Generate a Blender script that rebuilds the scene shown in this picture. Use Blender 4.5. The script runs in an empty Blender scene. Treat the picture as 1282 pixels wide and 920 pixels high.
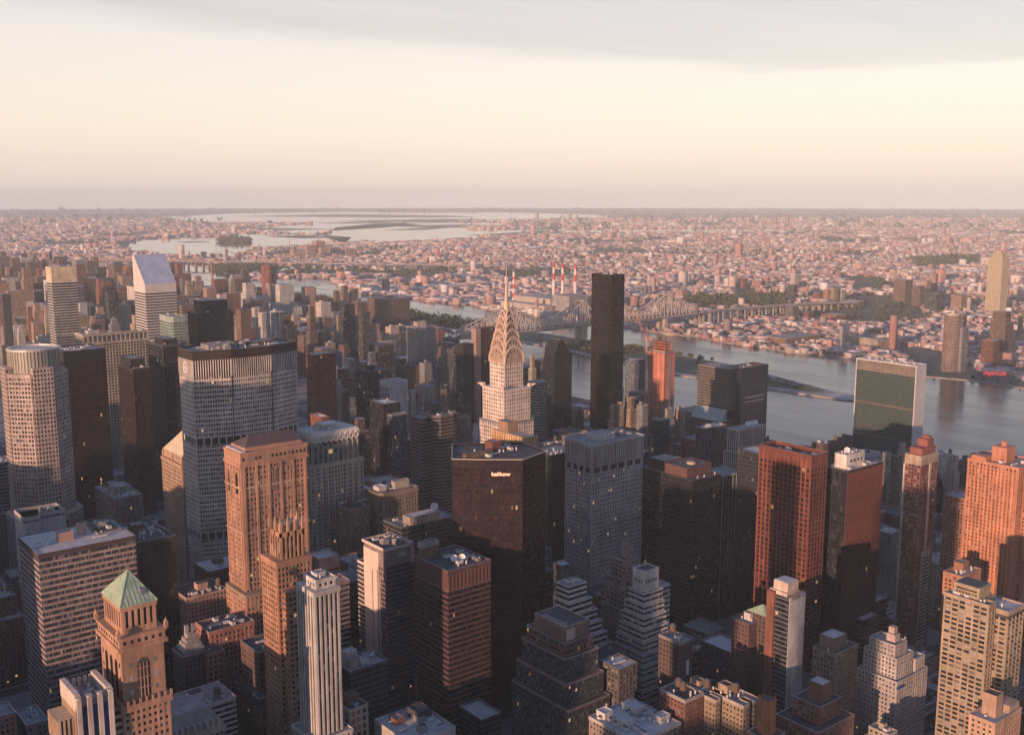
import bpy, bmesh, math, random
import numpy as np
from math import radians as R, sin, cos, pi, sqrt
scene = bpy.context.scene
COL = scene.collection
# ------------------------------------------------------------------ camera
cam = bpy.data.cameras.new('camera'); camo = bpy.data.objects.new('camera', cam); COL.objects.link(camo)
camo.location = (7.4, 4.0, 373.2)
camo.rotation_euler = (R(90 - 9.2), 0, R(-38.943))
cam.sensor_width = 36; cam.lens = 36 * 1336.2 / 1282
cam.clip_start = 1; cam.clip_end = 200000
scene.camera = camo
CAMP = (7.4, 4.0, 373.2)
# ------------------------------------------------------------------ light
SUN_EL = 8.0; SUN_TO = (-0.951, -0.309)          # horizontal direction towards the sun
ce = cos(R(SUN_EL))
sl = bpy.data.lights.new('sun', 'SUN'); so = bpy.data.objects.new('sun', sl); COL.objects.link(so)
sl.energy = 5.0; sl.angle = R(0.5); sl.color = (1.0, 0.58, 0.38)
from mathutils import Vector
so.rotation_euler = Vector((SUN_TO[0]*ce, SUN_TO[1]*ce, sin(R(SUN_EL)))).to_track_quat('Z', 'Y').to_euler()
so.location = (-800, -300, 900)
scene.view_settings.view_transform = 'Standard'; scene.view_settings.look = 'None'
scene.view_settings.gamma = 1; scene.view_settings.use_curve_mapping = False
scene.view_settings.exposure = 0.25
cy = scene.cycles
cy.use_denoising = True; cy.max_bounces = 12; cy.diffuse_bounces = 2; cy.glossy_bounces = 3
cy.volume_bounces = 10; cy.transmission_bounces = 2; cy.transparent_max_bounces = 4
cy.sample_clamp_indirect = 4.0
# ------------------------------------------------------------------ sky
W = bpy.data.worlds.new('World'); scene.world = W; W.use_nodes = True
nt = W.node_tree; N = nt.nodes; L = nt.links; N.clear()
def nd(t, **k):
    n = N.new(t)
    for a, b in k.items(): setattr(n, a, b)
    return n
def wmath(op, a, b=None, c=None):
    n = nd('ShaderNodeMath', operation=op)
    for i, v in enumerate((a, b, c)):
        if v is None: continue
        if isinstance(v, (int, float)): n.inputs[i].default_value = v
        else: L.new(v, n.inputs[i])
    return n.outputs[0]
def wramp(fac, pts):
    r = nd('ShaderNodeValToRGB'); e = r.color_ramp.elements
    while len(e) < len(pts): e.new(0.5)
    for q, (p, c) in zip(e, pts): q.position = p; q.color = (*c, 1)
    L.new(fac, r.inputs[0]); return r.outputs[0]
def wmix(f, a, b):
    m = nd('ShaderNodeMix', data_type='RGBA')
    if isinstance(f, (int, float)): m.inputs[0].default_value = f
    else: L.new(f, m.inputs[0])
    for i, v in ((6, a), (7, b)):
        if isinstance(v, tuple): m.inputs[i].default_value = (*v, 1)
        else: L.new(v, m.inputs[i])
    return m.outputs[2]
tc = nd('ShaderNodeTexCoord'); sep = nd('ShaderNodeSeparateXYZ'); L.new(tc.outputs['Generated'], sep.inputs[0])
dx, dy, dz = sep.outputs
zc = wmath('MAXIMUM', dz, 0.012)
comb = nd('ShaderNodeCombineXYZ')
L.new(wmath('DIVIDE', dx, zc), comb.inputs[0]); L.new(wmath('DIVIDE', dy, zc), comb.inputs[1])
no = nd('ShaderNodeTexNoise'); no.inputs['Scale'].default_value = 0.16; no.inputs['Detail'].default_value = 5; no.inputs['Roughness'].default_value = .55
L.new(comb.outputs[0], no.inputs['Vector'])
no2 = nd('ShaderNodeTexNoise'); no2.inputs['Scale'].default_value = 0.5; no2.inputs['Detail'].default_value = 4
L.new(comb.outputs[0], no2.inputs['Vector'])
zz = wmath('ADD', dz, wmath('MULTIPLY', wmath('SUBTRACT', no2.outputs[0], 0.5), 0.012))
clear = wramp(zz, [(0.0, (.66, .595, .59)), (0.012, (.72, .62, .60)), (0.03, (.75, .615, .60)), (0.055, (.80, .65, .60)), (0.085, (.82, .675, .615)),
                   (0.13, (.80, .665, .61)), (0.2, (.56, .54, .60)), (0.35, (.34, .42, .60)), (0.65, (.09, .17, .40)), (1.0, (.075, .14, .33))])
deck = wramp(dz, [(0.0, (.69, .58, .55)), (0.1, (.66, .53, .505)), (0.17, (.61, .51, .50)), (0.3, (.38, .43, .57)), (0.6, (.09, .17, .40)), (1.0, (.075, .14, .33))])
# cloud deck: its ragged lower edge lies lower towards the east of the view
az = wmath('ADD', wmath('MULTIPLY', dx, 0.778), wmath('MULTIPLY', dy, -0.628))       # sideways across the view
edge = wmath('ADD', wmath('SUBTRACT', 0.122, wmath('MULTIPLY', az, 0.055)), wmath('MULTIPLY', wmath('MAXIMUM', wmath('MULTIPLY', az, -1.0), 0.0), 0.035))
thick = wmath('SUBTRACT', dz, edge)
fac = wmath('ADD', wmath('MULTIPLY', thick, 34.0), wmath('MULTIPLY', wmath('SUBTRACT', no.outputs[0], 0.5), 5.0))
mr = nd('ShaderNodeMapRange', interpolation_type='SMOOTHSTEP'); mr.inputs[1].default_value = -0.15; mr.inputs[2].default_value = 0.6
L.new(fac, mr.inputs[0])
sky = nd('ShaderNodeTexSky', sky_type='NISHITA', sun_disc=False)
sky.sun_elevation = R(SUN_EL); sky.sun_rotation = R(252)
no3 = nd('ShaderNodeTexNoise'); no3.inputs['Scale'].default_value = 0.34; no3.inputs['Detail'].default_value = 6; no3.inputs['Roughness'].default_value = .6
st3 = nd('ShaderNodeMapping'); st3.inputs['Rotation'].default_value = (0, 0, .4); st3.inputs['Scale'].default_value = (.5, 1.6, 1); L.new(comb.outputs[0], st3.inputs[0]); L.new(st3.outputs[0], no3.inputs['Vector'])
billow = wramp(no3.outputs[0], [(.32, (.90, .90, .91)), (.5, (1, 1, 1)), (.66, (1.10, 1.09, 1.07))])
dm = nd('ShaderNodeMix', data_type='RGBA', blend_type='MULTIPLY'); dm.inputs[0].default_value = 1; L.new(deck, dm.inputs[6]); L.new(billow, dm.inputs[7])
cloudy = wmix(wmath('MULTIPLY', mr.outputs[0], 0.92), clear, dm.outputs[2])
bgA = nd('ShaderNodeBackground'); bgA.inputs[1].default_value = 0.05; L.new(sky.outputs[0], bgA.inputs[0])
bgB = nd('ShaderNodeBackground'); bgB.inputs[1].default_value = 0.81; 
ahead = nd('ShaderNodeMapRange', interpolation_type='SMOOTHSTEP'); L.new(wmath('ADD', wmath('MULTIPLY', dx, .628), wmath('MULTIPLY', dy, .778)), ahead.inputs[0])
for i_, v_ in ((1, -.45), (2, .55), (3, 0.0), (4, 1.0)): ahead.inputs[i_].default_value = v_
dusk = nd('ShaderNodeMix', data_type='RGBA', blend_type='MULTIPLY'); dusk.inputs[0].default_value = 1; L.new(cloudy, dusk.inputs[6])
L.new(wmix(ahead.outputs[0], (.34, .40, .55), (1.0, 1.0, 1.0)), dusk.inputs[7]); L.new(dusk.outputs[2], bgB.inputs[0])
ad = nd('ShaderNodeAddShader'); L.new(bgA.outputs[0], ad.inputs[0]); L.new(bgB.outputs[0], ad.inputs[1])
wo = nd('ShaderNodeOutputWorld'); L.new(ad.outputs[0], wo.inputs[0])

# ------------------------------------------------------------------ tables (metres; x east along the streets, y uptown)
HAZE = 4.2e-5
HER={'union': (329.2,1131.0,40.2,9.4,215.0),
'grid345': (434.7,1411.8,84.2,32.7,193.0),
'd299': (430.1,1221.0,19.1,49.3,175.0),
'd245': (470.8,1232.4,23.3,48.8,198.0),
'bloom': (543.7,1920.9,41.0,32.6,250.0),
'l599': (588.3,1506.7,15.5,49.4,199.0),
'd919': (675.7,1625.4,61.9,35.2,188.0),
'lincoln': (310.6,675.6,50.7,21.2,195.0),
'm295': (286.2,576.2,23.3,20.5,157.0),
'ten40': (166.4,501.8,20.0,33.9,160.0),
'striped': (188.3,722.9,63.3,47.8,140.0),
'white14': (215.6,866.0,31.8,27.6,125.0),
'deco15': (143.5,498.7,13.9,28.0,140.0),
'lowgray': (323.0,980.3,25.4,56.4,95.0),
'lex450': (453.2,844.8,55.1,18.8,150.0),
'p780': (648.8,1196.5,32.0,18.9,174.0),
'mobil': (602.4,634.7,60.5,32.8,168.0),
'd605': (679.0,591.3,36.1,67.1,134.0),
'red622': (672.8,469.6,20.2,47.8,180.0),
'pin': (704.1,458.7,48.4,17.8,165.0),
'slim': (779.7,441.8,25.2,13.9,170.0),
'corin': (816.4,382.0,32.7,38.0,165.0),
'beige': (610.1,296.6,6.7,27.9,130.0),
'low33': (580.5,273.6,31.3,15.3,75.0),
'apt34': (604.7,350.5,34.3,16.7,85.0),
'slim35': (555.3,398.8,16.9,17.0,120.0),
'b100': (397.3,630.9,24.2,35.2,122.0),
'dred': (392.0,546.0,34.8,39.0,132.0),
'm275': (282.2,522.5,16.0,20.0,150.0),
'zig': (424.7,468.1,19.0,21.2,110.0),
'zigA': (473.2,519.0,19.0,12.3,110.0),
'zigB': (523.7,496.6,16.4,11.6,115.0),
'goth47': (530.5,520.5,6.5,17.1,115.0),
'un': (1267.8,733.8,23.0,86.5,154.0),
'trump': (1059.6,1082.9,25.2,40.9,262.0),
'unp1': (1065.4,875.1,2.3,51.4,154.0),
'unp2': (1082.8,866.8,53.6,23.5,154.0),
'constr': (1134.1,1047.3,20.2,33.2,155.0),
'helm': (351.0,885.4,23.9,46.0,150.0),
'b24': (600.4,683.8,15.8,12.8,150.0),
'blockcurve': (474.2,812.4,18.2,72.4,95.0),
'ornate': (504.1,809.6,41.3,17.4,105.0),
'flatdish': (507.2,766.2,49.8,15.7,85.0),
'banded': (618.5,882.1,27.2,34.9,150.0),
'navy55': (637.9,1015.1,22.5,30.0,140.0),
'white56': (782.1,1229.5,29.1,24.8,120.0),
'wt59': (1141.0,1701.6,53.4,42.9,120.0),
'brown61': (972.1,1284.3,38.4,12.1,170.0),
'step70': (962.6,822.3,42.8,11.8,100.0),
'rib71': (951.2,762.6,47.4,13.8,110.0),
'chanin': (512.8,614.9,6.3,39.6,190.0),
'tealroof': (747.0,554.4,22.4,44.6,150.0),
'striped2': (742.6,599.6,6.6,16.5,128.0),
'beigewing': (618.8,289.5,19.9,11.3,125.0),
'orangesmall': (753.4,387.9,27.4,15.0,90.0),
'orangemid': (852.6,441.7,10.6,10.0,120.0),
'goth37': (572.8,373.2,21.2,9.2,85.0),
'brownbot': (524.3,350.5,8.0,10.1,85.0),
'hextower': (467.5,346.1,7.8,6.6,95.0),
'tanwest': (470.3,386.2,12.3,9.2,80.0),
'taneast': (477.5,371.4,15.4,10.1,80.0),
'brick41': (453.3,394.8,15.4,8.1,82.0),
'tanroof': (412.8,394.3,36.3,38.7,70.0),
'dark42': (501.2,442.8,10.7,15.4,88.0),
'dark43': (455.6,451.9,16.0,16.6,80.0),
'greenroof': (565.2,423.5,6.8,10.3,95.0),
'brown36': (558.0,430.9,4.2,8.1,90.0),
'mansard': (207.0,551.5,29.0,12.9,80.0),
'pinkbrick': (274.6,656.2,31.6,13.8,85.0),
'steppedwhite': (253.0,649.0,18.5,17.6,85.0),
'darkorange': (285.7,606.7,19.9,21.8,85.0),
'boxpink': (375.0,688.3,17.0,9.8,105.0),
'slabpurple': (366.7,668.1,28.2,10.8,92.0),
'whiteroof': (327.4,496.4,33.6,38.1,55.0),
'smallcream': (311.4,537.4,12.9,8.6,65.0),
'lowboxes': (328.0,564.3,27.4,7.0,75.0),
'tealoct': (917.8,850.7,16.5,18.1,110.0),
'gothic69': (1033.5,686.8,29.6,14.8,95.0),
'brownbox': (1001.3,685.6,10.4,11.5,100.0),
'deck': (781.0,452.9,39.2,9.5,25.0),
'lowA': (725.0,451.8,18.9,13.0,42.0),
'lowB': (748.6,463.7,28.9,11.8,45.0),
'antenna': (519.7,598.1,3.2,3.8,105.0),
'smallwhite': (505.6,563.7,11.0,8.9,105.0),
'loft': (2278.7,1422.4,89.8,88.0,32.0),
'ware': (2187.8,1619.9,139.1,26.6,20.0),
'leftdark': (358.6,1493.8,2.9,36.3,120.0),
'leftwhite': (291.0,1213.3,1.6,46.3,90.0),
'greydark2': (509.5,569.8,9.5,15.4,95.0),
'lowpod': (395.7,519.8,11.1,33.7,40.0),
'leftpink': (146.8,651.3,2.7,18.2,70.0),
'leftflat': (160.2,650.2,3.6,50.1,60.0),
'metpl': (430.2,851.8,17.8,207.7,246.0),
'chrysb': (568.2,705.6,26.8,31.5,200.0),
'citi': (586.2,1597.5,48.6,45.8,240.0),
'bear2': (279.5,1044.0,30.8,103.6,225.0),
'kalik': (458.2,580.6,42.1,48.8,192.0),
'wedge2': (981.1,1114.7,42.3,20.6,150.0)}
CHR=(585.0, 726.5)
MID=[
(1005.7,4193.4,10.9,10.7,120.0,'G','brown',0,0,"narrow brown tower cut by the photo's edge"),
(1005.0,4123.7,12.9,12.7,115.0,'G','pink',0,0,'slender pink tower to the left of the pale topped striped tower'),
(1133.3,4552.4,31.0,30.7,125.0,'G','brown',0,1,'plain grey-brown slab tower against the river'),
(899.9,3494.2,27.6,27.4,150.0,'P','orange',1,0,'sunlit orange tower with setback top'),
(952.3,3786.8,11.9,11.7,90.0,'G','pink',0,0,'thin pale pink tower behind the pale topped striped tower'),
(1220.0,4454.2,16.5,16.3,120.0,'P','brick',0,0,'slim red-brown tower behind the pale topped striped tower'),
(1419.6,5060.7,10.8,10.6,120.0,'G','darkgray',0,0,'thin dark tower rising against the far shore'),
(1218.6,4241.0,22.7,22.4,130.0,'G','brick',1,0,'red brick tower with stepped crown'),
(1121.1,3705.5,38.0,37.9,140.0,'P','brick',1,0,'broad red-brown tower with stepped crown'),
(1284.6,3884.4,21.3,21.1,110.0,'G','pink',1,0,'pale tower with a small crown'),
(1268.3,3733.7,24.7,24.5,105.0,'P','pink',0,0,'pale pink slab tower behind the wedge roofed tower'),
(1252.2,3644.1,36.2,36.1,100.0,'G','tan',0,1,'tan apartment tower behind the wedge roofed tower'),
(1555.5,3988.3,24.7,24.6,120.0,'G','brown',0,0,'brown tower just right of the wedge roofed tower'),
(1538.6,3879.5,19.7,19.6,120.0,'G','brick',0,0,'darker brown twin standing beside another'),
(1367.9,3416.8,13.6,13.5,100.0,'P','gray',0,0,'thin grey tower behind the wedge roofed tower'),
(1368.5,3370.1,15.3,15.3,95.0,'G','tan',0,1,'thin tan tower behind the wedge roofed tower'),
(913.5,3000.0,19.5,19.4,80.0,'P','white',0,0,'plain white slab beside the pale topped striped tower'),
(946.3,2962.1,21.1,20.9,70.0,'G','pink',1,1,'pinkish stepped apartment block behind the pale topped striped tower'),
(866.4,2619.8,24.5,24.4,140.0,'D','black',0,0,'dark charcoal slab tower to the right of the pale topped striped tower'),
(835.5,2523.2,26.5,26.4,85.0,'G','gray',2,1,'grey stepped block with an ornate round topped tank house'),
(829.3,2617.5,24.4,24.3,75.0,'G','brown',0,1,'dark brown block behind the pale topped striped tower'),
(736.8,2688.1,10.0,9.9,110.0,'G','cream',1,0,'cream tower with a pointed gable top'),
(673.2,2592.3,12.3,12.2,120.0,'P','orange',1,0,'slender orange stepped tower behind the pale topped striped tower'),
(835.9,3133.2,21.6,21.4,110.0,'G','brown',0,1,'grey-brown tower behind the pale topped striped tower'),
(677.7,2569.7,21.9,21.7,85.0,'P','pink',0,0,'ribbed pinkish slab behind the pale topped striped tower'),
(600.6,2501.4,17.0,16.8,160.0,'G','darkgray',0,0,"large dark grey block at the picture's edge"),
(687.8,2829.7,19.3,19.1,80.0,'G','pink',1,1,'pale pink stepped block to the left of the pale topped striped tower'),
(650.5,2595.2,15.1,14.9,70.0,'G','white',1,1,'whitish stepped block behind the pale topped striped tower'),
(1390.9,3362.0,36.6,36.5,110.0,'G','pink',2,0,'pink tower with rounded stepped crown'),
(1318.5,3249.3,20.4,20.3,90.0,'G','tan',0,1,'tan slab tower behind the wedge roofed tower'),
(1331.0,3127.7,28.8,28.8,90.0,'G','pink',0,1,'pink-brown slab tower behind the black box tower'),
(1394.5,3064.9,26.8,26.8,120.0,'G','brown',0,1,'brown apartment tower behind the thin chimney'),
(1596.8,3445.4,28.2,28.2,120.0,'G','darkgray',1,0,'dark brown tower behind the black box tower'),
(1289.6,2765.5,30.9,30.9,130.0,'G','white',1,0,'white and pink tower with stepped top'),
(1501.1,3063.1,9.1,9.0,100.0,'P','white',0,0,'thin white tower in front of the curved red tower'),
(1531.0,3039.4,49.2,49.4,95.0,'P','white',0,1,'broad white ribbed hospital block to the right of the black box tower'),
(1411.0,2852.3,29.0,29.0,60.0,'P','white',0,0,'lower white ribbed wing to the right of the black box tower'),
(1428.8,2756.1,25.0,25.0,55.0,'G','white',0,1,'small white block with flat roof'),
(1094.7,2493.4,18.8,18.7,130.0,'P','white',0,0,'plain white tower behind the black box tower'),
(1124.4,2575.2,37.5,37.5,100.0,'D','darkgray',0,1,'low dark flat topped block behind the black box tower'),
(902.7,1958.8,21.9,21.9,150.0,'G','brown',0,1,'brown square tower with plain walls'),
(915.5,2003.7,20.0,20.0,110.0,'G','tan',0,1,'tan square block behind the black box tower'),
(1061.8,2233.6,13.2,13.2,120.0,'B','white',0,0,'narrow white tower with balconies behind the black box tower'),
(970.5,2005.7,17.9,17.9,135.0,'P','white',0,0,'white tower with vertical ribs to the right of the black box tower'),
(1003.8,2017.4,19.3,19.3,135.0,'B','white',0,1,'white tower with dark balconies to the right of the black box tower'),
(1044.8,2038.3,13.5,13.5,100.0,'G','tan',0,1,'small tan tower to the right of the black box tower'),
(1036.9,1928.0,17.6,17.6,150.0,'P','brown',2,0,'dark brown art deco tower with stepped crown'),
(1289.4,2339.8,27.3,27.3,110.0,'G','white',0,1,'white apartment tower with wide roof'),
(1748.7,3274.7,37.8,37.9,60.0,'G','pink',0,0,'low pale pink block by the park'),
(1567.8,2758.2,13.6,13.6,95.0,'G','brown',0,0,'grey-brown apartment tower of the riverside cluster'),
(1639.5,2837.9,21.1,21.1,100.0,'G','brown',1,0,'stepped grey-brown apartment tower of the riverside cluster'),
(1633.9,2773.6,19.0,19.0,95.0,'G','brown',0,0,'plain grey-brown apartment slab of the riverside cluster'),
(1142.0,1967.4,23.3,23.3,145.0,'D','navy',0,0,'plain navy glass tower to the left of the pale twin ribbed towers'),
(1233.9,2072.7,11.7,11.6,120.0,'G','brown',0,0,'thin brown tower to the left of the pale twin ribbed towers'),
(1161.0,1929.7,18.2,18.2,130.0,'D','darkgray',0,0,'dark slab with pale edge to the left of the pale twin ribbed towers'),
(1262.1,2276.6,22.4,22.4,80.0,'G','brown',0,1,'low brown block behind the red granite prism'),
(1371.2,2180.0,74.2,75.0,125.0,'B','brown',0,1,'very wide dark brown apartment slab with lit corner'),
(1220.7,1985.4,20.1,20.1,95.0,'G','pink',1,0,'pinkish block with white penthouse behind the pale twin ribbed towers'),
(957.8,1540.0,30.5,30.7,120.0,'D','black',0,0,'wide black office block in front of the pale twin ribbed towers'),
(937.2,1536.5,21.5,21.5,110.0,'R','bluegray',2,0,'stepped pale blue glass block to the left of the pale twin ribbed towers'),
(774.5,1269.9,36.6,36.9,130.0,'D','black',0,1,'very wide black office tower to the left of the blank white walled block'),
(1026.8,1558.7,24.4,24.4,75.0,'G','brown',0,1,'low dark brown block in front of the pale twin ribbed towers'),
(1053.2,1542.9,16.2,16.2,80.0,'G','gray',0,1,'grey block with small penthouse in front of the pale twin ribbed towers'),
(1071.3,1476.2,22.7,22.8,110.0,'D','darkgray',0,1,'dark block with pale roof edge'),
(1005.3,1367.8,23.0,23.1,105.0,'G','gray',1,1,'grey brick block with tower top'),
(828.2,1246.4,7.3,7.3,100.0,'P','white',0,0,'white pinstriped slab to the right of the blank white walled block'),
(843.9,1252.5,6.6,6.6,95.0,'P','gray',0,0,'grey pinstriped slab to the right of the blank white walled block'),
(982.8,1339.7,9.9,9.9,70.0,'G','tan',0,0,'small tan slab to the left of the brown fin tower'),
(956.2,1325.9,12.4,12.5,70.0,'G','brown',0,1,'brown block with blank wall to the left of the brown fin tower'),
(891.7,1207.4,13.1,13.1,60.0,'P','tan',0,1,'tan ribbed block behind the brown banded tower'),
(833.2,1097.4,10.5,10.5,75.0,'G','white',0,0,'white punched window block left of the glowing crown'),
(861.6,1011.5,17.2,17.3,140.0,'R','gray',0,1,'grey tower with horizontal bands behind the spired tower'),
(1041.8,1235.7,11.3,11.3,130.0,'G','limestone',2,0,'pale stone tower with stepped crown'),
(1196.3,1385.2,10.8,10.8,120.0,'G','gray',2,0,'grey tower with thin pointed top'),
(1047.9,1155.1,13.4,13.5,60.0,'G','tan',1,0,'small tan stepped block behind the black pointed wedge tower'),
(1034.0,1119.6,9.0,9.0,65.0,'G','brown',0,1,'round fronted tan brown block to the right of the black pointed wedge tower'),
(1304.3,1274.2,9.6,9.6,95.0,'R','bluegray',0,0,'blue glass slab with balconies behind the orange netted tower'),
(1332.3,1311.3,13.8,13.9,85.0,'R','bluegray',0,1,'pale blue banded glass apartment tower'),
(1382.7,1335.8,13.2,13.2,80.0,'G','darkgray',0,0,'dark grey block by the crane'),
(992.0,1005.4,10.5,10.6,95.0,'G','tan',1,0,'tan terraced apartment block in front of the orange netted tower'),
(996.2,997.6,6,6.0,100.0,'G','tan',0,0,'tan slab tower beside terraces in front of the orange netted tower'),
(1008.0,990.8,15.8,15.9,105.0,'B','tan',2,1,'tan terraced tower with planted roof'),
(1003.3,963.9,11.1,11.1,100.0,'G','gray',0,1,'grey brick side wing in front of the orange netted tower'),
(1105.1,1013.4,15.0,15.1,75.0,'G','gray',1,0,"grey block by the orange tower's foot"),
(1129.2,1011.1,10.4,10.4,70.0,'G','tan',0,1,'small grey-tan block to the right of the orange netted tower'),
(1055.4,637.2,8.5,8.6,90.0,'G','limestone',1,0,'limestone tower with pointed gables behind the slim red apartment tower'),
(1034.4,614.1,7.1,7.1,95.0,'G','brown',0,0,'brown brick tower behind the slim red apartment tower'),
(1051.8,617.7,7.1,7.2,105.0,'G','limestone',1,0,'pale crowned brick tower in front of the green glass river slab'),
(1134.1,601.6,11.7,11.8,80.0,'G','limestone',1,0,'brown brick tower with pale stone crown'),
(1167.8,605.0,8.1,8.2,75.0,'G','brown',1,0,'dark brown brick tower with gables'),
(3470.4,1989.3,30.5,30.7,75.2,'G','pink',0,1,'sunlit pink tower across the river'),
(3630.1,2046.6,17.7,17.9,89.6,'G','pink',0,0,'taller sunlit pink tower across the river'),
(3305.4,1915.7,27.3,27.6,72.1,'P','brown',0,0,'dark brown slab across the river'),
(3189.1,1789.6,41.8,42.1,63.7,'D','teal',0,0,'green glass block across the river'),
(3250.8,1740.6,34.7,35.0,56.0,'P','pink',0,0,'windowless pale block across the river'),
(3362.7,2004.8,45.3,45.6,82.4,'G','brown',0,1,'grey-brown block across the river behind the green glass river slab'),
(2159.5,1147.9,23.1,23.3,93.9,'B','gray',0,1,'white gridded slab beside the round tower'),
(2376.9,1265.5,17.7,17.9,97.3,'D','gray',0,0,'grey slab behind the white gridded slab'),
(2383.5,1167.3,35.7,35.9,110.8,'P','brown',1,0,'dark tower with sunlit top by the far shore'),
(2252.4,1126.6,27.0,27.2,60.9,'P','brick',0,1,'red tower with pale stripes above the red sign'),
(2239.4,1081.4,25.4,25.6,22.3,'D','black',0,0,'low black building by the far shore'),
(3155.4,2314.0,25.5,25.6,56.7,'D','darkgray',0,0,'dark tower standing alone over low roofs'),
(3446.3,2523.2,19.2,19.3,67.8,'P','white',0,0,'white slab behind the dark tower'),
(3403.7,2737.8,26.6,26.8,41.5,'G','brick',0,0,'dark red block over low roofs'),
(3478.5,2724.7,26.8,27.0,32.2,'G','pink',0,0,'pale pink square block behind the blue glass hotel tower'),
(3307.5,2862.9,22.5,22.6,32.2,'G','pink',0,0,'small pink block behind the orange netted tower'),
(3226.1,2220.8,17.4,17.5,42.2,'G','orange',0,1,'orange and cream tower with red crown'),
(3244.4,2206.4,25.2,25.3,50.6,'G','tan',0,1,'tan slab with red crown to the left of the green glass river slab'),
(3290.5,2205.1,21.4,21.6,39.7,'R','white',0,0,'white banded block behind the green glass river slab'),
(3202.7,2239.1,25.2,25.4,33.8,'G','brick',0,0,'dark red block to the left of the green glass river slab'),
(2617.9,1918.4,27.7,27.9,47.3,'D','gray',0,0,'plain grey slab beside the elevated road'),
(2688.8,1913.6,26.4,26.6,26.3,'P','brick',0,0,'crimson block to the right of the blue glass hotel tower'),
(3008.5,2057.5,49.0,49.3,23.6,'G','tan',0,1,'long tan loft building to the left of the green glass river slab'),
(3112.2,2037.2,57.0,57.3,21.3,'G','brown',0,1,'long brown loft building behind the green glass river slab'),
(2718.2,1837.5,52.4,52.7,21.3,'G','brick',0,1,'brick warehouse with pale monitors to the left of the green glass river slab'),
(2487.9,1589.8,21.7,21.9,27.5,'G','white',0,1,'white loft tower with flat roof'),
(2501.2,1558.2,25.9,26.1,25.3,'G','tan',0,1,'tan loft building with square tower'),
(2670.8,1268.8,9.4,9.5,80.4,'G','tan',0,0,"tan tower cut by the photo's edge"),
(2916.6,2620.8,32.5,32.7,31.9,'G','pink',0,1,'pale twin apartment slabs to the right of the bronze monolith tower')]
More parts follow.
